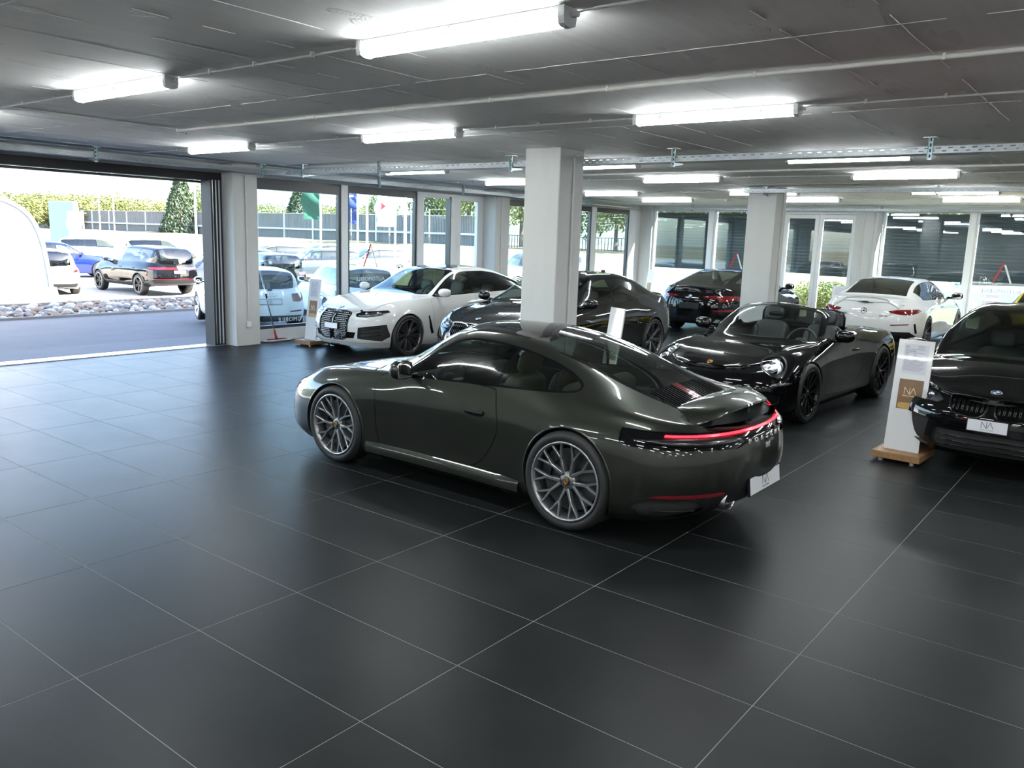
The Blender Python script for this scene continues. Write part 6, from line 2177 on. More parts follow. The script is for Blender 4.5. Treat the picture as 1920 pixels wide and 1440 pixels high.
def build_cabrio():
    root = thing('convertible', 'black open-top two-seater with oval headlights and black wheels', 'car', (9.11, 2.62, 0), math.radians(177.0))
    sp = car_911_spec()
    keep = lambda t: [(x, v) for x, v in t if x > .02]
    sp['zc'] = [(-2.3, .785), (-2.2, .79), (-2.05, .82), (-1.8, .868), (-1.4, .925), (-1.0, .95), (-.75, .95), (-.3, .93), (-.13, .95)] + [(0.0, 1.245), (.08, 1.272)] + [(x, v - .02) for x, v in sp['zc'] if x > .12]
    sp['rz'] = [(-2.3, .785), (-2.05, .82), (-1.7, .89), (-1.3, .935), (-1.0, .945), (-.6, .94), (-.3, .925), (-.14, .95), (0.0, 1.165), (.06, 1.175)] + [(x, v) for x, v in sp['rz'] if x > .10]
    sp['ry'] = [(-2.3, .46), (-1.7, .52), (-1.3, .60), (-.9, .66), (-.5, .68), (-.2, .66), (0.0, .565)] + [(x, v) for x, v in sp['ry'] if x > .05]
    c = CarBody(sp, root, .95)
    M_p = M_black
    XFW, XRW = 1.225, -1.225
    # screen glass and frame
    ryf = curve(sp['ry'], .04)
    def fws(V):
        x, y = V[:, 0], V[:, 1]
        f = np.maximum(np.abs(y) - (ryf(x) - .025), x - (.885 - .20 * (y / .7) ** 2))
        return np.maximum(np.maximum(f, .165 - .03 * (y / .5) ** 2 - x), .84 - V[:, 2])
    gl = c.cut(fws, 2)
    gl.obj('windscreen', M_clearcar, root)
    # everything above the belt behind the screen frame is open
    op = np.array([(.60, .905), (.30, .905), (-.10, .915), (-.14, 1.6), (.045, 1.6), (.045, 1.235), (.02, 1.16), (.20, 1.085), (.42, .955)])
    c.cut(c.area('xz', op, None), 2)
    c.cut(c.area('xy', rounded([(-.76, -.58), (-.76, .58), (-.2, .64), (.40, .665), (.62, .60), (.62, -.60), (.40, -.665), (-.2, -.64)], 1, .1), lambda V: np.maximum(.80 - V[:, 2], V[:, 0] - (.05 + (V[:, 2] < .97) * 2))), 2)
    frm = c.cut(lambda V: np.maximum(np.maximum(.90 - V[:, 2], V[:, 0] - .60), -.16 - V[:, 0]), 2)
    frm.obj('windscreen_frame', M_trim, root); frm.offset(-.03).obj('windscreen_frame_inner', M_lining, root)
    c.arch(XFW, .345, .360, M_p); c.arch(XRW, .352, .372, M_p)
    c.shell()
    LEFT = lambda V: .05 - V[:, 1]
    door = rounded([(.765, .83), (.72, .60), (.71, .33), (.66, .245), (.22, .225), (-.18, .215), (-.40, .30), (-.53, .45), (-.60, .62), (-.53, .83), (-.49, .915), (.54, .895)], 2, .2)
    for sg in (1, -1):
        cd = lambda V, sg=sg: np.maximum(.05 - V[:, 1] * sg, V[:, 2] - .93)
        d = c.part('door', M_p, c.area('xz', door, cd), 2, gap=.0035)
        z = .725
        G().tube([(x, (c.side_y(x, z, sg) or sg * .85) + sg * dy, z) for x, dy in ((-.22, .004), (-.26, .024), (-.38, .026), (-.42, .006))], [.008, .012, .012, .008], 8).build('door_handle', M_p, d, smooth='all')
    dk = spline2([(-.82, 0), (-.82, .45), (-.86, .60), (-1.3, .60), (-1.62, .52), (-1.66, 0)], 5)
    c.seam('xy', np.concatenate([dk, dk[::-1] * [1, -1]]), lambda V: .80 - V[:, 2], .0025)
    # oval headlamps with twin projectors
    for sg in (1, -1):
        oc = np.array([1.765, sg * .665])
        oval = spline2([(oc[0] + .172 * math.cos(t), oc[1] + .132 * math.sin(t)) for t in np.linspace(0, 2 * PI, 14, endpoint=False)], 4, True)
        ofn = c.area('xy', oval, lambda V: .46 - V[:, 2])
        c.shell_cuts.append(ofn)
        ring = c.cut(ofn, 3)
        inner = spline2([(oc[0] + .150 * math.cos(t), oc[1] + .113 * math.sin(t)) for t in np.linspace(0, 2 * PI, 14, endpoint=False)], 4, True)
        gl, rg = ring.split(lambda V: sdf_poly(V[:, [0, 1]], inner), 2)
        hl = gl.offset(.012).obj('headlight', M_clear, root)
        rg.offset(.010).obj('headlight_ring', M_rimdark, hl)
        gl.offset(-.045).obj('headlight_bowl', M_lampbowl, hl)
        for ax, ay, r in ((1.70, .648, .046), (1.825, .680, .048)):
            zz = c.top_z(ax, sg * ay) or .66
            nrm = Vector((.55, sg * .12, .8)).normalized()
            q = Vector((ax, sg * ay, zz)) - nrm * .022
            G().cyl(q - nrm * .03, q, r * 1.15, r * 1.15, 20).build('lamp_barrel', M_lampin, hl, smooth=True)
            blob(q, (r * .85, r * .85, r * .6), Vector((0, 0, 1)).rotation_difference(nrm).to_matrix(), 1, 1, 8, 16).build('lamp_lens', M_clearball, hl, smooth='all')
    for sg in (1, -1):
        ind = rounded([(sg * .74, .515), (sg * .74, .492), (sg * .86, .495), (sg * .86, .528)], 1)
        c.part('front_indicator', M_lampin, c.area('yz', ind, lambda V: 1.5 - V[:, 0]), 2)
        it = rounded([(sg * .44, .43), (sg * .82, .44), (sg * .80, .26), (sg * .46, .24)], 1)
        c.part('side_intake', M_gap, c.area('yz', it, lambda V: 1.6 - V[:, 0]), 2, offset=-.02)
    z = c.top_z(1.97, 0); crest(root, (1.97, 0, z + .003), (.45, 0, .9), .036)
    for sg in (1, -1):
        yb = abs(c.side_y(.42, .875, sg) or .8)
        mirror(root, .40, sg * .935, .945, sg, M_p, (.06, .115, .075), foot=(.40, sg * (yb - .01), .875))
        # small fixed quarter pane by the mirror
        G().prism([(.55, .90), (.30, .905), (.31, 1.02)], lambda a, b, t: (a, sg * (.735 - (b - .9) * .35) + t, b), -.002, .002).build('quarter_pane', M_carglass, root)
    tl = rounded([(-.86, .70), (-.86, .77), (-.45, .775), (-.42, .735)], 1)
    for sg in (1, -1):
        c.part('tail_lamp', M_redlens, c.area('yz', tl * [sg, 1], lambda V: V[:, 0] + 1.7), 2)
    c.floorpan()
    c.finish(M_p)
    Wf = wheel_meshes('cabf', .345, .245, .266, 'mesh', M_rimblack, None)
    Wr = wheel_meshes('cabr', .352, .300, .270, 'mesh', M_rimblack, None)
    for sg in (1, -1):
        place_wheel(root, Wf, XFW, sg * .772, .345, sg > 0, True, True, 0)
        place_wheel(root, Wr, XRW, sg * .768, .352, sg > 0, False, True, 0)
    # cabin
    G().box(-.9, .9, -.68, .68, .16, .22).build('cabin_floor', M_lining, root)
    G().box(-.80, -.74, -.64, .64, .2, .90).build('cabin_bulkhead', M_lining, root)
    for sg in (1, -1):
        add_seat(root, -.16, sg * .36, .28, M_seat2, .50, .60, .26)
        G().box(-.74, .62, sg * .72 - .03, sg * .72 + .03, .3, .865).build('door_card', M_lining, root)
    dashboard(root, .40, .82, 1.34, M_lining, .42)
    steering_wheel(root, (.30, .37, .80))
    # wind deflector hoop and roof cover
    hoop = [(-.62, y, z) for y, z in ((-.56, .90), (-.56, 1.08), (-.53, 1.14), (-.45, 1.16), (.45, 1.16), (.53, 1.14), (.56, 1.08), (.56, .90))]
    h = G().tube([(x, y, z) for x, y, z in hoop], .014, 8).build('wind_deflector', M_trim, root, smooth='all')
    G().prism([(-.55, .90), (.55, .90), (.55, 1.10), (.46, 1.155), (-.46, 1.155), (-.55, 1.10)], lambda a, b, t: (-.62 + t, a, b), -.002, .002).build('deflector_mesh', M_meshnet, h)
    blob((.25, 0, 1.13), (.02, .10, .03), None, .6, .6, 10, 16).build('inner_mirror', M_trim, root, smooth='all')
    return root


M_lampbowl = mat('lamp_bowl', (0.22, 0.23, 0.24), 0.3, 0.85)
M_seat2 = mat('charcoal_leather', (0.022, 0.023, 0.025), 0.5)
M_meshnet = glass('dark_net', (0.30, 0.30, 0.30), 0.02, .3)
M_clearcar = glass('clear_windscreen', (0.72, 0.80, 0.78), 0.06)

car_green = build_911((3.945, 3.085, 0), math.radians(89.7))
car_cabrio = build_cabrio()
car_white = build_white_gc()
car_grey = build_grey_saloon()
car_black = build_black_coupe()
car_black_gc = build_black_gc()
car_cls = build_white_cls()

# ================================================================== price stands, mop
M_wood = mat('oak_block', (0.27, 0.15, 0.065), 0.5, noise=(3, 0.25, (1, 12, 12)))
M_panel = mat('gloss_white_panel', (0.62, 0.62, 0.62), 0.12, coat=0.4)
M_paper = mat('printed_paper', (0.52, 0.53, 0.59), 0.25, coat=.6)
M_photo = mat('brown_backdrop_print', (0.16, 0.085, 0.035), 0.3, noise=(2.2, 0.5, (1, 1, .4)), coat=.4)
M_photo2 = mat('tan_bench_print', (0.42, 0.25, 0.07), 0.3)
M_glowtxt = mat('pale_gold_print', (0.75, 0.62, 0.40), 0.4)
M_steel = mat('steel_foot', (0.5, 0.5, 0.5), 0.35, 0.9)
M_inkgrey = mat('grey_print', (0.20, 0.20, 0.24), 0.6)


def price_stand(x, y, yaw, label, written=True):
    """local: panel faces -x; leaning back; origin on the floor under the block"""
    t = thing('price_stand', label, 'sign', (x, y, 0), yaw, 'price stands beside the cars')
    blk = G().box(-.16, .36, -.215, .215, .035, .098).build('base_block', M_wood, t, bevel=.004)
    for a in (-.10, .30):
        for b in (-.14, .14):
            G().cyl((a, b, 0), (a, b, .036), .022, n=14).build('foot', M_steel, t, smooth=True)
    lean = .125
    H = 1.06
    d = Vector((lean, 0, 1)).normalized(); nrm = Vector((-1, 0, lean)).normalized()
    o0 = Vector((0, 0, .098))
    W = .158
    P = lambda a, b, c_: o0 + Vector((0, -a, 0)) + d * b + nrm * c_
    pn = G().prism([(-W, 0), (W, 0), (W, H), (-W, H)], lambda a, b, c_: P(a, b, c_), -.018, 0).build('panel', M_panel, t, bevel=.003)
    G().prism([(-.10, .74), (.115, .74), (.115, 1.02), (-.10, 1.02)], lambda a, b, c_: P(a, b, c_), 0, .0015).build('price_sheet', M_paper, pn)
    ph = G().prism([(-.10, .40), (.115, .40), (.115, .685), (-.10, .685)], lambda a, b, c_: P(a, b, c_), 0, .0015).build('photo_print', M_photo, pn)
    ex = Vector((0, -1, 0)); ey = d
    G().prism(rounded([(-.085, .402), (.10, .402), (.105, .44), (.09, .462), (-.075, .462), (-.092, .44)], 1), lambda a, b, c_: P(a, b, c_), .0015, .002).build('bench_print', M_photo2, ph)
    if written:
        na_logo(ph, P(.008, .575, .0018), ex, ey, .062, M_glowtxt)
        text_obj('lettering', 'NAGEL AUTOMOBILE', .0135, M_glowtxt, ph, P(.008, .527, .0018), ex, ey, .0003, .0004, spacing=1.05)
        text_obj('price', "CHF 63'900.-", .019, M_inkgrey, pn, P(-.09, .952, .0018), ex, ey, .0002, .0006, align='LEFT')
        g = G()
        r = random.Random(3)
        for k in range(22):                                         # lines of small print
            b = 1.005 - .0112 * k
            if .94 < b < .965: continue
            if k in (7, 8, 9, 10, 11, 12):
                segs = [(-.09, -.09 + r.uniform(.03, .05)), (-.015, -.015 + r.uniform(.02, .075))]
            elif k < 3:
                segs = [(-.09, -.09 + r.uniform(.02, .06)), (.02, .075)]
            else:
                segs = [(-.09, r.uniform(.06, .105))]
            for a0, a1 in segs:
                g.prism([(a0, b - .0018), (a1, b - .0018), (a1, b + .0018), (a0, b + .0018)], lambda a, q, c_: P(a, q, c_), .0015, .0018)
        g.build('small_print', M_inkgrey, pn)
    return t


price_stand(6.83, .575, math.radians(-3), 'white price stand on an oak block in front of the black coupe')
price_stand(7.62, 10.42, math.radians(-2), 'white price stand at the nose of the white fastback, by the glass front')
price_stand(7.38, 4.22, math.radians(-25), 'white price stand just behind the first column, beside the dark grey saloon', False)
price_stand(17.2, 4.36, math.radians(2), 'white price stand left of the white saloon, its top edge showing', False)
price_stand(17.9, 1.52, math.radians(2), 'white price stand right of the white saloon, near the yellow car', False)
price_stand(20.2, 10.75, math.radians(-30), 'white price stand in the far corner of the showroom', False)

# flat mop leaning by the first window
M_mopred = mat('red_mop_plastic', (0.45, 0.02, 0.02), 0.4)
M_mopfab = mat('grey_mop_fringe', (0.45, 0.45, 0.44), 0.95, bump=(80, .8, (1, 1, 1)))
mop = thing('flat_mop', 'flat floor mop with red joint leaning by the window next to the door column', 'mop', (7.50, 11.20, 0))
blob((0, 0, .018), (.30, .075, .018), None, .5, .5, 10, 32).build('mop_pad', M_mopfab, mop, smooth='all')
G().box(-.20, .20, -.045, .045, .030, .042).build('mop_plate', M_plas, mop, bevel=.004)
G().tube([(0, 0, .04), (-.012, .01, .09), (-.03, .025, .20)], [.03, .022, .017], 10).build('mop_joint', M_mopred, mop, smooth='all')
for sx in (-1, 1):
    G().obox((sx * .12, 0, .046), .10, .05, .012).build('mop_clip', M_mopred, mop)
G().tube([(-.03, .025, .20), (-.235, .12, 1.25)], .011, 10).build('mop_handle', M_satin, mop, smooth='all')
G().tube([(-.14, .075, .77), (-.155, .082, .85)], .016, 10).build('handle_grip', M_plas, mop, smooth='all')

# foil lettering on the inside of the window panes, reading from outside
M_foil = mat('white_window_foil', (0.75, 0.76, 0.76), 0.5)
M_foilred = mat('red_window_foil', (0.45, 0.03, 0.03), 0.5)
for (cx, z, sz, wn_) in ((8.10, .345, .115, 'window_1'), (9.96, 1.05, .115, 'window_2'), (17.1, 1.05, .115, 'window_6')):
    text_obj('window_lettering', 'AUTOMOBILE', sz, M_foil, bpy.data.objects[wn_], (cx, YF - .009, z), (-1, 0, 0), (0, 0, 1), .0004, -.001, spacing=1.12)
text_obj('window_lettering', 'AUTOMOBILE', .125, M_ink, bpy.data.objects['window_11'], (XF - .009, 1.74, 1.08), (0, 1, 0), (0, 0, 1), .0004, -.001, spacing=1.12)


def foil_mark(win, pt):
    """slanted red and white bars of the logo on a pane; pt(h, z) gives the place on the glass"""
    for name, m_, a, b in (('logo_red_bar', M_foilred, (-.19, 1.30), (0.0, 1.745)), ('logo_white_bar', M_foil, (.015, 1.70), (.175, 1.28))):
        d = (Vector(b) - Vector(a)).normalized(); n = Vector((-d.y, d.x)) * .019
        q = [Vector(a) + n, Vector(b) + n, Vector(b) - n, Vector(a) - n]
        G().add([pt(p.x, p.y) for p in q], [(0, 1, 2, 3)]).build(name, m_, bpy.data.objects[win], fix=False)


foil_mark('window_2', lambda h, z: (9.97 + h, YF - .009, z))
foil_mark('window_9', lambda h, z: (XF - .009, 8.30 - h, z))
foil_mark('window_11', lambda h, z: (XF - .009, 1.74 - h, z))

# ================================================================== outside
rnd = random.Random(11)
M_asph = mat('grey_asphalt', (0.10, 0.10, 0.105), 0.85, noise=(1.2, .12, (1, 1, 1)), bump=(90, .5, (1, 1, 1)))
M_asph2 = mat('pale_asphalt', (0.34, 0.33, 0.31), 0.85, noise=(1.5, .08, (1, 1, 1)))
M_conc = mat('weathered_concrete', (0.17, 0.165, 0.155), 0.9, noise=(5, .2, (1, 1, 1)), bump=(20, .5, (1, 1, 1)))
M_grass = mat('dry_grass', (0.115, 0.098, 0.045), 0.95, noise=(.6, .35, (1, 1, 1)), bump=(6, .6, (1, 1, 1)))
M_leafy = mat('tree_leaves', (0.075, 0.11, 0.03), 0.8, noise=(2.0, .4, (1, 1, 1)))
M_leafy2 = mat('light_tree_leaves', (0.15, 0.165, 0.045), 0.8, noise=(2.0, .4, (1, 1, 1)))
M_needle = mat('conifer_needles', (0.035, 0.06, 0.025), 0.8, noise=(2.0, .4, (1, 1, 1)))
M_bark = mat('bark', (0.11, 0.08, 0.055), 0.9)
M_forest = mat('hill_forest', (0.04, 0.06, 0.035), 0.95, noise=(.05, .45, (1, 1, 1)), bump=(.12, 1.0, (1, 1, 1)))
M_tent = mat('white_membrane', (0.82, 0.82, 0.80), 0.6)
M_barrier = mat('grey_barrier_boards', (0.23, 0.215, 0.20), 0.85, noise=(1, .1, (1, 1, 1)))
M_barrier2 = mat('white_barrier_beam', (0.62, 0.61, 0.58), 0.8)
M_iron = mat('dark_iron_fence', (0.05, 0.06, 0.07), 0.6)
M_teal = mat('pale_teal_pylon', (0.12, 0.19, 0.18), 0.5)

struct(G().prism([(YF + .16, -.7), (20.6, -.7), (20.6, -.40), (15.2, -.37), (YF + .16, -.05)], lambda a, b, t: (t, a, b), -60, XF + .3), 'ground_asphalt', M_asph)
struct(G().box(-60, XF + 1.4, 23.15, 140, -.7, -.37), 'parking_ground', M_asph2)
# grass bank to the right, rising towards the noise barrier
g = G()
xs = np.linspace(XF + 1.4, 90, 24); ys_ = np.linspace(-60, 160, 36)
def bank(x, y):
    t = max(0, min(1, (x - 24) / 27))
    return -.04 + 1.15 * t * t * (3 - 2 * t) + (.10 * math.sin(x * .9 + y * .31) * t)
v = [(x, y, bank(x, y)) for x in xs for y in ys_]; ny = len(ys_)
f = [(i * ny + j, (i + 1) * ny + j, (i + 1) * ny + j + 1, i * ny + j + 1) for i in range(len(xs) - 1) for j in range(ny - 1)]
struct(g.add(v, f), 'grass_bank', M_grass, smooth='all')
struct(G().box(XF + .3, 26, -40, 40, -.3, -.012), 'gravel_path', M_grass)
struct(G().box(-400, 600, -400, 600, -1.8, -.75), 'far_ground', M_grass)
struct(G().box(-60, XF + .3, -60, Y0 - .3, -.3, -.05), 'forecourt_right', M_asph2)
struct(G().box(-60, X0 - .3, Y0 - .3, YF + .16, -.3, -.05), 'forecourt_back', M_asph2)

# kerb, pebble bed and raised edge
kb = struct(G().box(-60, XF + 2, 20.6, 20.72, -.7, -.34), 'kerb_low', M_conc)
kb2 = struct(G().box(-60, XF + 2, 22.9, 23.18, -.7, -.22), 'kerb_high', M_conc)
bed = struct(G().prism([(20.72, -.7), (22.92, -.7), (22.92, -.29), (20.72, -.41)], lambda a, b, t: (t, a, b), -60, XF + 2), 'pebble_bed', M_conc)
M_st = [mat('pebble_white', (0.34, 0.33, 0.31), 0.8, noise=(6, .2, (1, 1, 1))), mat('pebble_grey', (0.16, 0.155, 0.15), 0.8, noise=(6, .2, (1, 1, 1))),
        mat('pebble_tan', (0.22, 0.16, 0.12), 0.8, noise=(6, .2, (1, 1, 1)))]
peb = []
for mm in M_st:
    for k in range(3):
        gg = blob((0, 0, 0), (1, .72, .55), None, 1, 1, 6, 9)
        r2 = random.Random(k * 7 + 1)
        gg.v = [tuple(c_ * (1 + r2.uniform(-.10, .10)) for c_ in p) for p in gg.v]
        peb.append(gg.mesh('pebble', mm, 'all'))
spots = []
tries = 0
while len(spots) < 290 and tries < 20000:
    tries += 1
    x = rnd.uniform(5.4, 13.2); y = rnd.uniform(20.78, 22.85); r = rnd.choice((.08, .10, .12, .15))
    if all((x - a) ** 2 + (y - b) ** 2 > ((r + q) * .78) ** 2 for a, b, q in spots): spots.append((x, y, r))
for x, y, r in spots:
    z = -.41 + .12 * (y - 20.72) / 2.2
    o = link('pebble', rnd.choice(peb), bed, (x, y, z + r * .30)); o.scale = (r, r, r); o.rotation_euler = (rnd.uniform(-.2, .2), rnd.uniform(-.2, .2), rnd.uniform(0, 6.3))
g = G()
for _ in range(700):
    x = rnd.choice((rnd.uniform(-20, 5.4), rnd.uniform(13.2, XF + 1))); y = rnd.uniform(20.78, 22.85); r = rnd.choice((.08, .11, .13))
    z = -.41 + .12 * (y - 20.72) / 2.2
    b = blob((x, y, z + r * .3), (r, r * .75, r * .55), Matrix.Rotation(rnd.uniform(0, 3), 3, 'Z'), 1, 1, 5, 7); g.add(b.v, b.f)
o = g.build('pebble_field', M_st[1], bed, smooth='all'); o['kind'] = 'stuff'
for (x, y) in ((6.3, 20.9), (7.4, 20.8), (11.4, 20.9), (12.2, 20.85), (6.7, 21.6), (10.4, 20.8)):       # weeds between the stones
    t = thing('weed_tuft', 'small green weed tuft among the pebbles by the kerb', 'weed', (x, y, -.40), rnd.uniform(0, 6), 'weeds in the pebble bed')
    g = G()
    for k in range(26):
        a = rnd.uniform(0, 2 * PI); l = rnd.uniform(.06, .2); d = rnd.uniform(.02, .12)
        bx, by = rnd.uniform(-.08, .08), rnd.uniform(-.05, .05)
        g.add([(bx, by - .006, 0), (bx, by + .006, 0), (bx + d * math.cos(a), by + d * math.sin(a), l)], [(0, 1, 2)])
    g.build('blades', M_leafy2, t)

# white arched canopy on a concrete footing
cn = thing('arched_canopy', 'big white arched membrane canopy at the left edge beyond the folding door', 'canopy', (9.55, 25.0, -.37))
arc = [(-.0, .0), (-.03, .45), (-.09, 1.0), (-.17, 1.5), (-.33, 1.95), (-.55, 2.22), (-.9, 2.42), (-1.5, 2.60), (-2.4, 2.72), (-3.4, 2.75), (-4.4, 2.72), (-5.3, 2.6), (-5.9, 2.4), (-6.3, 2.1), (-6.55, 1.6), (-6.7, .9), (-6.75, 0)]
arc = spline2(arc, 4) * 1.2
g = G(); n = len(arc)
yy = [0, 1.5, 3.0, 4.5, 6.0]
v = [(a, y, b) for y in yy for a, b in arc]
f = [(k * n + i, k * n + i + 1, (k + 1) * n + i + 1, (k + 1) * n + i) for k in range(4) for i in range(n - 1)]
g.add(v, f).build('roof_skin', M_tent, cn, smooth='all')
g = G(); g.add([(a * .975 - .085, .03, b * .975) for a, b in arc], [tuple(range(n))]); g.build('front_membrane', M_tent, cn)
for y in (-.02, 6.0):
    G().tube([(a, y, b) for a, b in arc], .05, 8).build('arch_tube', M_tent, cn, smooth='all')
G().tube([(a * .96 - .16, -.02, b * .95) for a, b in arc], .025, 8).build('inner_tube', M_conduit, cn, smooth='all')
G().prism([(-.16, 0), (.14, 0), (.06, .42), (-.10, .42)], lambda a, b, t: (a, t, b), -.15, .15).build('foot_plate', M_tent, cn)
tag(G().box(-8, 1.0, -.35, .45, 0, .22).build('canopy_footing', M_conc, None, loc=(8.9, 23.75, -.37)), 'low grey concrete footing under the white canopy', 'footing')

# noise barrier of boarded panels
nb = thing('noise_barrier', 'long grey noise barrier of vertical boards beyond the car park', 'barrier', (52, 0, 0))
pw = 4.6
pn = G()
for k in range(24):
    y = .14 + k * (pw - .28) / 23
    pn.box(-.06, .06, y - .055, y + .055, 2.12, 3.55)
pn.box(0.0, .04, 0.05, pw - .05, 2.12, 3.55)
p_up = pn.mesh('barrier_panel', M_barrier)
pn = G()
for k in range(30):
    y = .1 + k * (pw - .2) / 29
    pn.box(-.05, .05, y - .04, y + .04, -.4, 1.95)
pn.box(0.0, .04, 0.0, pw, -.4, 1.95)
p_lo = pn.mesh('barrier_lower_panel', M_barrier)
p_post = G().box(-.16, .14, -.08, .08, -.4, 3.58).mesh('barrier_post', M_barrier2)
for k in range(22):
    y = 43 + k * pw
    link('barrier_panel', p_up, nb, (0, y, 0)); link('barrier_lower_panel', p_lo, nb, (0, y, 0)); link('barrier_post', p_post, nb, (0, y, 0))
G().box(-.2, .1, 43, 43 + 22 * pw, 1.95, 2.12).build('barrier_beam', M_barrier2, nb)
G().box(-.12, .1, 43, 43 + 22 * pw, 3.55, 3.60).build('barrier_cap', M_barrier2, nb)

# low iron railing on the bank
rl = thing('bank_railing', 'low dark iron railing along the top of the dry grass bank', 'railing', (50, 0, 1.1))
bar = G().box(-.025, .025, -.02, .02, 0, 1.0).mesh('railing_bar', M_iron)
for k in range(190):
    link('railing_bar', bar, rl, (0, -10 + k * .275, 0))
for z in (.1, .95):
    G().box(-.02, .02, -10, 42.3, z, z + .05).build('railing_rail', M_iron, rl)

# hills, trees
g = G()
nx, ny = 60, 14
v = []
for j in range(ny):
    for i in range(nx):
        a = math.radians(-25 + 150 * i / (nx - 1))
        d = 380 + 60 * j
        h = 130 * (j / (ny - 1)) ** .85 * (0.75 + .25 * math.sin(a * 3 + 1.2) + .08 * math.sin(a * 11 + j))
        v.append((CC[0] + d * math.cos(a), CC[1] + d * math.sin(a), -1 + h + rnd.uniform(-1, 1)))
f = [(j * nx + i, j * nx + i + 1, (j + 1) * nx + i + 1, (j + 1) * nx + i) for j in range(ny - 1) for i in range(nx - 1)]
struct(g.add(v, f), 'hills', M_forest, smooth='all')


def leaf_cloud(n, rx, rz, s, seed, shape='round'):
    r = random.Random(seed); g = G()
    for _ in range(n):
        if shape == 'cone':
            h = r.random() ** 1.3; rad = (1 - h) * rx * (0.35 + .65 * r.random() ** .5) + .15
            a = r.uniform(0, 2 * PI); p = Vector((rad * math.cos(a), rad * math.sin(a), h * rz))
        else:
            while True:
                p = Vector((r.uniform(-1, 1), r.uniform(-1, 1), r.uniform(-1, 1)))
                if .35 < p.length < 1: break
            k = 1 + .25 * math.sin(p.x * 5 + seed) * math.cos(p.y * 4)
            p = Vector((p.x * rx * k, p.y * rx * k, p.z * rz * k))
        ax = Vector((r.uniform(-1, 1), r.uniform(-1, 1), r.uniform(-1, 1))).normalized(); b = ax.orthogonal().normalized() * s * r.uniform(.6, 1.3); c_ = ax.cross(b) * r.uniform(.5, 1)
        g.add([p - b, p + c_ * .6, p + b, p - c_ * .6], [(0, 1, 2, 3)])
    return g


crown_a = leaf_cloud(5200, 1.0, 1.0, .05, 5).mesh('crown', M_leafy2)
crown_b = leaf_cloud(5200, 1.0, 1.0, .05, 9).mesh('crown', M_leafy)
crown_c = leaf_cloud(3500, 1.0, 2.6, .08, 3, 'cone').mesh('crown', M_needle)
trunk = G().cyl((0, 0, 0), (0, 0, 1), .06, .035, 8).mesh('trunk', M_bark, True)


def tree(x, y, z, h, w, kind, label, group=None):
    t = thing('tree', label, 'tree', (x, y, z), rnd.uniform(0, 6), group)
    me = (crown_a, crown_b, crown_c)[kind]
    o = link('crown', me, t, (0, 0, h * (.6 if kind < 2 else .12)))
    o.scale = (w / 2, w / 2, h * .42 if kind < 2 else h * .35)
    tr_ = link('trunk', trunk, t); tr_.scale = (w * .6, w * .6, h * .7)
    return t


def along(u, d):
    r = RC.T @ np.array([(u - 960) / 1540.744, 0.0, 1.0]); k = d / math.hypot(r[0], r[1])
    return CC[0] + r[0] * k, CC[1] + r[1] * k


tree(*along(352, 104), .3, 7.6, 4.4, 2, 'dark conifer rising behind the noise barrier, seen through the open door')
tree(*along(384, 112), .3, 6.4, 4.4, 1, 'dark broadleaf tree right of the conifer, seen through the open door')
tree(*along(566, 100), .3, 6.6, 4.6, 2, 'small conifer behind the noise barrier, seen through the first window')
tree(*along(712, 92), .3, 5.6, 4, 1, 'leafless-looking tree behind the barrier in the second window')
for k, (u, d, h, w) in enumerate([(60, 128, 5.2, 7), (112, 131, 5.5, 7), (164, 129, 5.4, 7), (215, 132, 5.7, 7), (265, 129, 5.2, 7), (312, 126, 5.0, 6), (412, 119, 4.8, 6), (462, 116, 4.6, 6), (508, 112, 4.7, 6), (620, 104, 4.6, 6), (668, 100, 4.6, 6)]):
    x, y = along(u, d); tree(x, y, .3, h, w, 0, 'yellow-green bushy tree in the row behind the noise barrier', 'bushy trees behind the barrier')
for k, (u, d, h, w, kd) in enumerate([(822, 84, 9, 6, 1), (872, 72, 12, 6, 0), (925, 82, 12, 6, 0), (968, 72, 10, 5, 0), (1095, 70, 8, 5, 1), (1140, 64, 8.5, 4.5, 0), (1180, 70, 8, 5, 1), (1240, 64, 9, 6, 1), (1310, 60, 7, 6, 0), (1400, 60, 7, 6, 1), (1500, 58, 6.5, 6, 0), (1600, 58, 6, 6, 1), (1750, 56, 6, 6, 0), (1880, 56, 6, 6, 1)]):
    x, y = along(u, d); tree(x, y, .8, h, w, kd, 'leafy tree beyond the iron railing', 'trees beyond the railing')
for k, (x, y, s) in enumerate([(25.4, 7.6, .8), (26.1, 7.2, .9), (27.0, 7.9, .9), (26.6, 6.5, .7)]):
    t = thing('shrub', 'dry green shrub on the grass outside the glass double door', 'shrub', (x, y, .0), k, 'shrubs outside the double door')
    o = link('foliage', (crown_a, crown_b)[k % 2], t, (0, 0, s * .45)); o.scale = (s * .9, s * .9, s * .5)

# summer haze between the barrier and the hills
hz = bpy.data.materials.new('summer_haze'); hz.use_nodes = True
hz.node_tree.nodes.clear()
ho = hz.node_tree.nodes.new('ShaderNodeOutputMaterial'); hv = hz.node_tree.nodes.new('ShaderNodeVolumeScatter')
hv.inputs['Color'].default_value = (0.95, 0.97, 1, 1); hv.inputs['Density'].default_value = 0.0004; hv.inputs['Anisotropy'].default_value = 0.0
hz.node_tree.links.new(hv.outputs[0], ho.inputs['Volume'])
o = G().box(175, 1300, -400, 1300, 0, 130).build('haze', hz); tag(o, 'pale summer haze in front of the wooded hills', 'haze', kind='stuff')

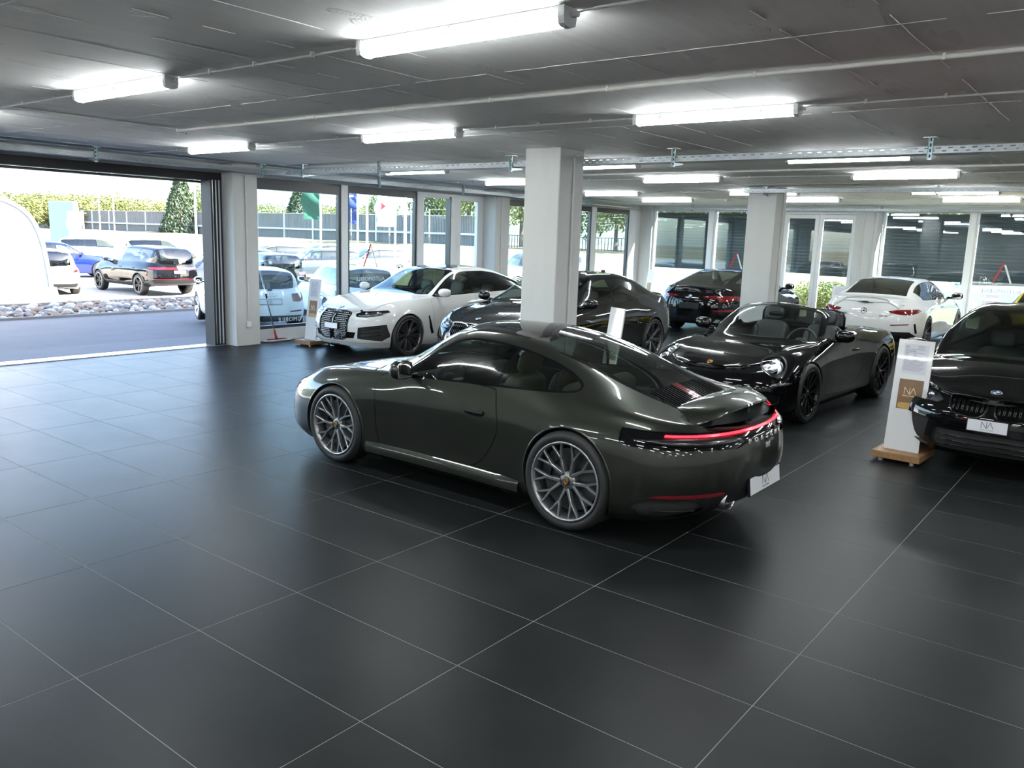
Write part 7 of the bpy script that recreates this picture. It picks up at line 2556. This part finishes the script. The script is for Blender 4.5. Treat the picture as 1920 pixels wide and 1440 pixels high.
# roof of a low house behind the railing
hs = thing('house', 'low house with a pale orange tiled roof behind the railing', 'house', (0, 0, 0))
x, y = along(800, 92); hs.location = (x, y, .9); hs.rotation_euler = (0, 0, math.radians(-40))
G().box(-4, 4, -5, 5, 0, 1.2).build('walls', M_wall, hs)
G().prism([(-4.4, 1.1), (4.4, 1.1), (0, 2.9)], lambda a, b, t: (a, t, b), -5.4, 5.4).build('roof', mat('orange_roof_tiles', (0.22, 0.12, 0.07), 0.85, noise=(3, .15, (1, 1, 1))), hs)

# pylon, flags, poles
x, y = along(140, 62)
tag(G().box(-.35, .35, -.8, .8, 0, 3.1).build('sign_pylon', M_teal, None, loc=(x, y, .2), rotz=math.radians(38), bevel=.03), 'pale teal sign pylon standing among the parked cars', 'pylon')
FL = [(600, 44, 4.55, (0.008, 0.07, 0.04), 'green', .85), (667, 43, 4.4, (0.015, 0.04, 0.17), 'blue', .85), (735, 42, 4.3, (0.75, 0.75, 0.75), 'white', .9), (170, 58, 3.0, (0.80, 0.80, 0.72), 'pale yellow-white', .9)]
for u, d, h, colr, cn_, fw in FL:
    x, y = along(u + 4, d)
    t = thing('flag', '%s banner hanging on a white flagpole in the car park' % cn_, 'flag', (x, y, -.3), math.radians(-48))
    G().cyl((0, 0, 0), (0, 0, h), .055, .045, 10).build('pole', M_frame, t, smooth=True)
    mf = mat(cn_.split()[0] + '_banner_cloth', colr, .8)
    g = G(); nv = 12; v = []; f = []
    for i in range(nv + 1):
        for j in range(6):
            b = j / 5
            v.append((-.06 - fw * b * (1 - .12 * math.sin(i * .8)), .10 * math.sin(i * .7 + b * 3), h - .06 - i * .14))
    for i in range(nv):
        for j in range(5): f.append((i * 6 + j, i * 6 + j + 1, (i + 1) * 6 + j + 1, (i + 1) * 6 + j))
    o = g.add(v, f).build('banner', mf, t, smooth='all')
    if cn_ == 'white':
        mr = mat('red_emblem', (0.5, 0.03, 0.05), .7)
        G().prism([(-.72, h - .95), (-.45, h - .75), (-.72, h - .55), (-.66, h - .75)], lambda a, b, q: (a, q, b), -.16, -.15).build('emblem', mr, o)
for u, d, h, pl_ in ((688, 48, 6, 'between the blue and the white banner'), (757, 40, 5, 'right of the white banner in the second window'), (204, 110, 12, 'the left one of a pair above the noise barrier'), (230, 112, 13, 'the right one of a pair above the noise barrier'), (378, 62, 8, 'just left of the folded door leaves')):
    x, y = along(u, d)
    tag(G().cyl((0, 0, 0), (0, 0, h), .08, .06, 10).build('lamp_pole', M_frame, None, smooth=True, loc=(x, y, .1)), 'slim white pole outside, ' + pl_, 'pole', 'slim white poles')

# ---- parked cars: two patterns, then copies with their own paint
M_ptmp = paint('silver_paint', (0.5, 0.51, 0.52), .3, .3)
PAINTS = {'white': paint('white_paint', (0.78, 0.78, 0.77), 0, .35), 'blue': paint('blue_paint', (0.008, 0.018, 0.13), .3, .3), 'black': M_black,
          'silver': M_ptmp, 'grey': paint('slate_blue_paint', (0.09, 0.11, 0.14), .5, .3), 'teal': paint('pale_teal_paint', (0.42, 0.55, 0.56), .2, .3), 'beige': paint('sand_white_paint', (0.62, 0.59, 0.55), 0, .35)}
Wo = wheel_meshes('out', .345, .225, .245, 'five', M_rimsilver, None, 40)
Wd = wheel_meshes('outd', .355, .235, .255, 'five', M_rimdark, M_satin, 48)


def suv_pattern(name, label, dims, pnt, loc, hd, W, Rw, belt, low, arch=None, detail=False, res=.55):
    P = Pattern(name, label, 'estate', dims, pnt, loc, hd, wheel=W, Rw=Rw, Rarch=Rw + .03, belt=belt, low=low, detail=detail, res=res, arch_trim=arch)
    P.front([(-.62, .66), (.62, .66), (.56, .54), (-.56, .54)], 'grille', M_trim, -.01, both=False)
    P.front([(-.60, .42), (.60, .42), (.54, .27), (-.54, .27)], 'lower_intake', M_gap, -.02, both=False)
    P.front([(.50, .74), (.86, .78), (.84, .69), (.52, .66)], 'headlight', M_lampin, .002)
    P.mirrors(None, (.06, .10, .075))
    return P


# black SUV seen from behind
P = suv_pattern('suv', 'black SUV with a full-width red tail strip parked beyond the pebble bed', (4.79, 1.866, 1.66, 2.79, .90), M_black, (13.6, 27.3, -.37), math.radians(89.5), Wd, .36, 1.06, .10, M_black, True, .7)
P.rear([(-.84, .895), (.84, .895), (.88, .86), (.84, .83), (-.84, .83), (-.88, .86)], 'tail_strip', M_redlens, .004, both=False)
P.rear([(-.30, .80), (.30, .80), (.30, .70), (-.30, .70)], 'plate_recess', M_trim, -.01, both=False)
p, n = P.rpt(0, .75); number_plate(P.root, p + n * .004, n, .40, .09, text=False)
P.rear([(-.84, .545), (.84, .545), (.84, .525), (-.84, .525)], 'reflector_strip', M_redlens, .004, both=False)
P.rear([(-.84, .515), (.84, .515), (.78, .40), (-.78, .40)], 'bumper_mesh', M_plas, .0, both=False)
p, n = P.rpt(0, .865); _, ex, ey, n = frame_at(p, n)
lg = disc_on(P.root, 'round_badge', M_chrome, p, n, .055)
text_obj('badge_letters', 'V\nW', .05, M_crestblack, lg, p + n * .0045, ex, ey, .001)
P.finish()
# light hatchback at the canopy
Ph = suv_pattern('hatchback', 'sand-white hatchback parked half behind the white canopy', (4.29, 1.79, 1.48, 2.64, .85), PAINTS['beige'], (10.85, 28.9, -.37), math.radians(77), Wo, .325, .93, 0, None, True, .6)
Ph.rear([(.46, .86), (.80, .875), (.86, .80), (.62, .775)], 'tail_lamp', M_redlens, .004)
p, n = Ph.rpt(0, .80); _, ex, ey, n = frame_at(p, n)
lg = disc_on(Ph.root, 'round_badge', M_chrome, p, n, .05)
text_obj('badge_letters', 'V\nW', .046, M_crestblack, lg, p + n * .0045, ex, ey, .001)
Ph.rear([(-.82, .40), (.82, .40), (.74, .26), (-.74, .26)], 'rear_diffuser', M_plas, 0, both=False)
Ph.rear([(.50, .545), (.74, .55), (.74, .53), (.50, .525)], 'rear_reflector', M_redlens, .004)
Ph.finish()
# white compact SUV right outside the first window
Pq = suv_pattern('compact_suv', 'white compact SUV standing right outside the first window', (4.20, 1.80, 1.43, 2.60, .80), PAINTS['white'], (10.2, 16.1, -.30), math.radians(70), Wo, .335, .97, .03, None, True, .7)
Pq.rear([(.52, .885), (.82, .90), (.86, .76), (.74, .70), (.55, .715)], 'tail_lamp', M_redlens, .006, .003)
p, n = Pq.rpt(0, .87)
for k in range(4):
    q, nn = Pq.rpt(-.105 + .07 * k, .87); _, ex, ey, nn = frame_at(q, nn)
    G().tube([q + nn * .006 + (ex * math.cos(t) + ey * math.sin(t)) * .045 for t in np.linspace(0, 2 * PI, 24, endpoint=False)], .005, 6, closed=True).build('ring_badge', M_chrome, Pq.root, smooth='all')
p, n = Pq.rpt(0, .715); number_plate(Pq.root, p + n * .006, n, .50, .11)
Pq.rear([(.46, .505), (.78, .52), (.78, .49), (.48, .475)], 'rear_reflector', M_redlens, .004)
Pq.rear([(-.80, .40), (.80, .40), (.72, .22), (-.72, .22)], 'rear_bumper_trim', M_plas, 0, both=False)
Pq.finish()
# plain estate for the rows behind
Pe = suv_pattern('parked_car', 'silver-white estate parked outside the second window', (4.60, 1.84, 1.52, 2.75, .88), PAINTS['white'], (13.4, 16.3, -.38), math.radians(67), Wo, .34, .98, .02, None, False, .55)
Pe.rear([(.50, .885), (.84, .90), (.86, .80), (.54, .79)], 'tail_lamp', M_redlens, .004)
Pe.rear([(-.80, .40), (.80, .40), (.72, .24), (-.72, .24)], 'rear_bumper_trim', M_plas, 0, both=False)
Pe.finish()


def parked(src, u, d, hd, pn, label, z=-.37, xy=None, name='parked_car'):
    """a copy of a parked car with its own paint"""
    r = copy_tree(src.root); r.name = name
    x, y = xy or along(u, d)
    r.location = (x, y, z); r.rotation_euler = (0, 0, math.radians(hd)); r['label'] = label
    for o in r.children:
        if o.data and o.data.materials and o.data.materials[0] == src.paint:
            o.material_slots[0].link = 'OBJECT'; o.material_slots[0].material = PAINTS[pn]
        for q in o.children:
            if q.data and q.data.materials and q.data.materials[0] == src.paint:
                q.material_slots[0].link = 'OBJECT'; q.material_slots[0].material = PAINTS[pn]
    return r


parked(Pe, 130, 41, -15, 'blue', 'bright blue car behind the sand-white hatchback')
parked(Pe, 98, 50, -25, 'teal', 'pale teal car behind the bright blue car')
parked(Pe, 205, 54, -25, 'white', 'white SUV in the row behind the black SUV, left one')
parked(Pe, 322, 56, -30, 'white', 'white car in the row behind the black SUV, right one')
parked(Pe, 420, 37, 150, 'grey', 'slate-blue car just right of the black SUV, beside the door stack')
parked(Pe, 505, 32, 70, 'black', 'black estate with red lamps seen through the first window')
parked(Pe, 585, 40, 160, 'grey', 'slate-grey estate behind the white compact SUV in the first window')
parked(Pe, 505, 47, 165, 'silver', 'silver car in the far row seen through the first window')
parked(Pe, 600, 53, 165, 'white', 'white car in the far row seen through the first window')
parked(Pe, 690, 45, 165, 'white', 'white car far behind the second window')
parked(Pe, 1815, 30, 100, 'teal', 'pale blue car outside the far windows, right of the white saloon', z=-.02)
parked(Pe, 985, 30, 170, 'teal', 'pale teal car outside the window behind the first column', z=-.05)

# yellow car inside, only its roof showing at the right edge
Py = suv_pattern('yellow_car', 'yellow car at the right edge, only a strip of its roof showing', (4.4, 1.85, 1.36, 2.55, .9), paint('yellow_paint', (0.60, 0.42, 0.02), 0, .3), (17.5, .28, 0), math.radians(179), Wd, .34, .90, 0, None, False, .5)
Py.finish()
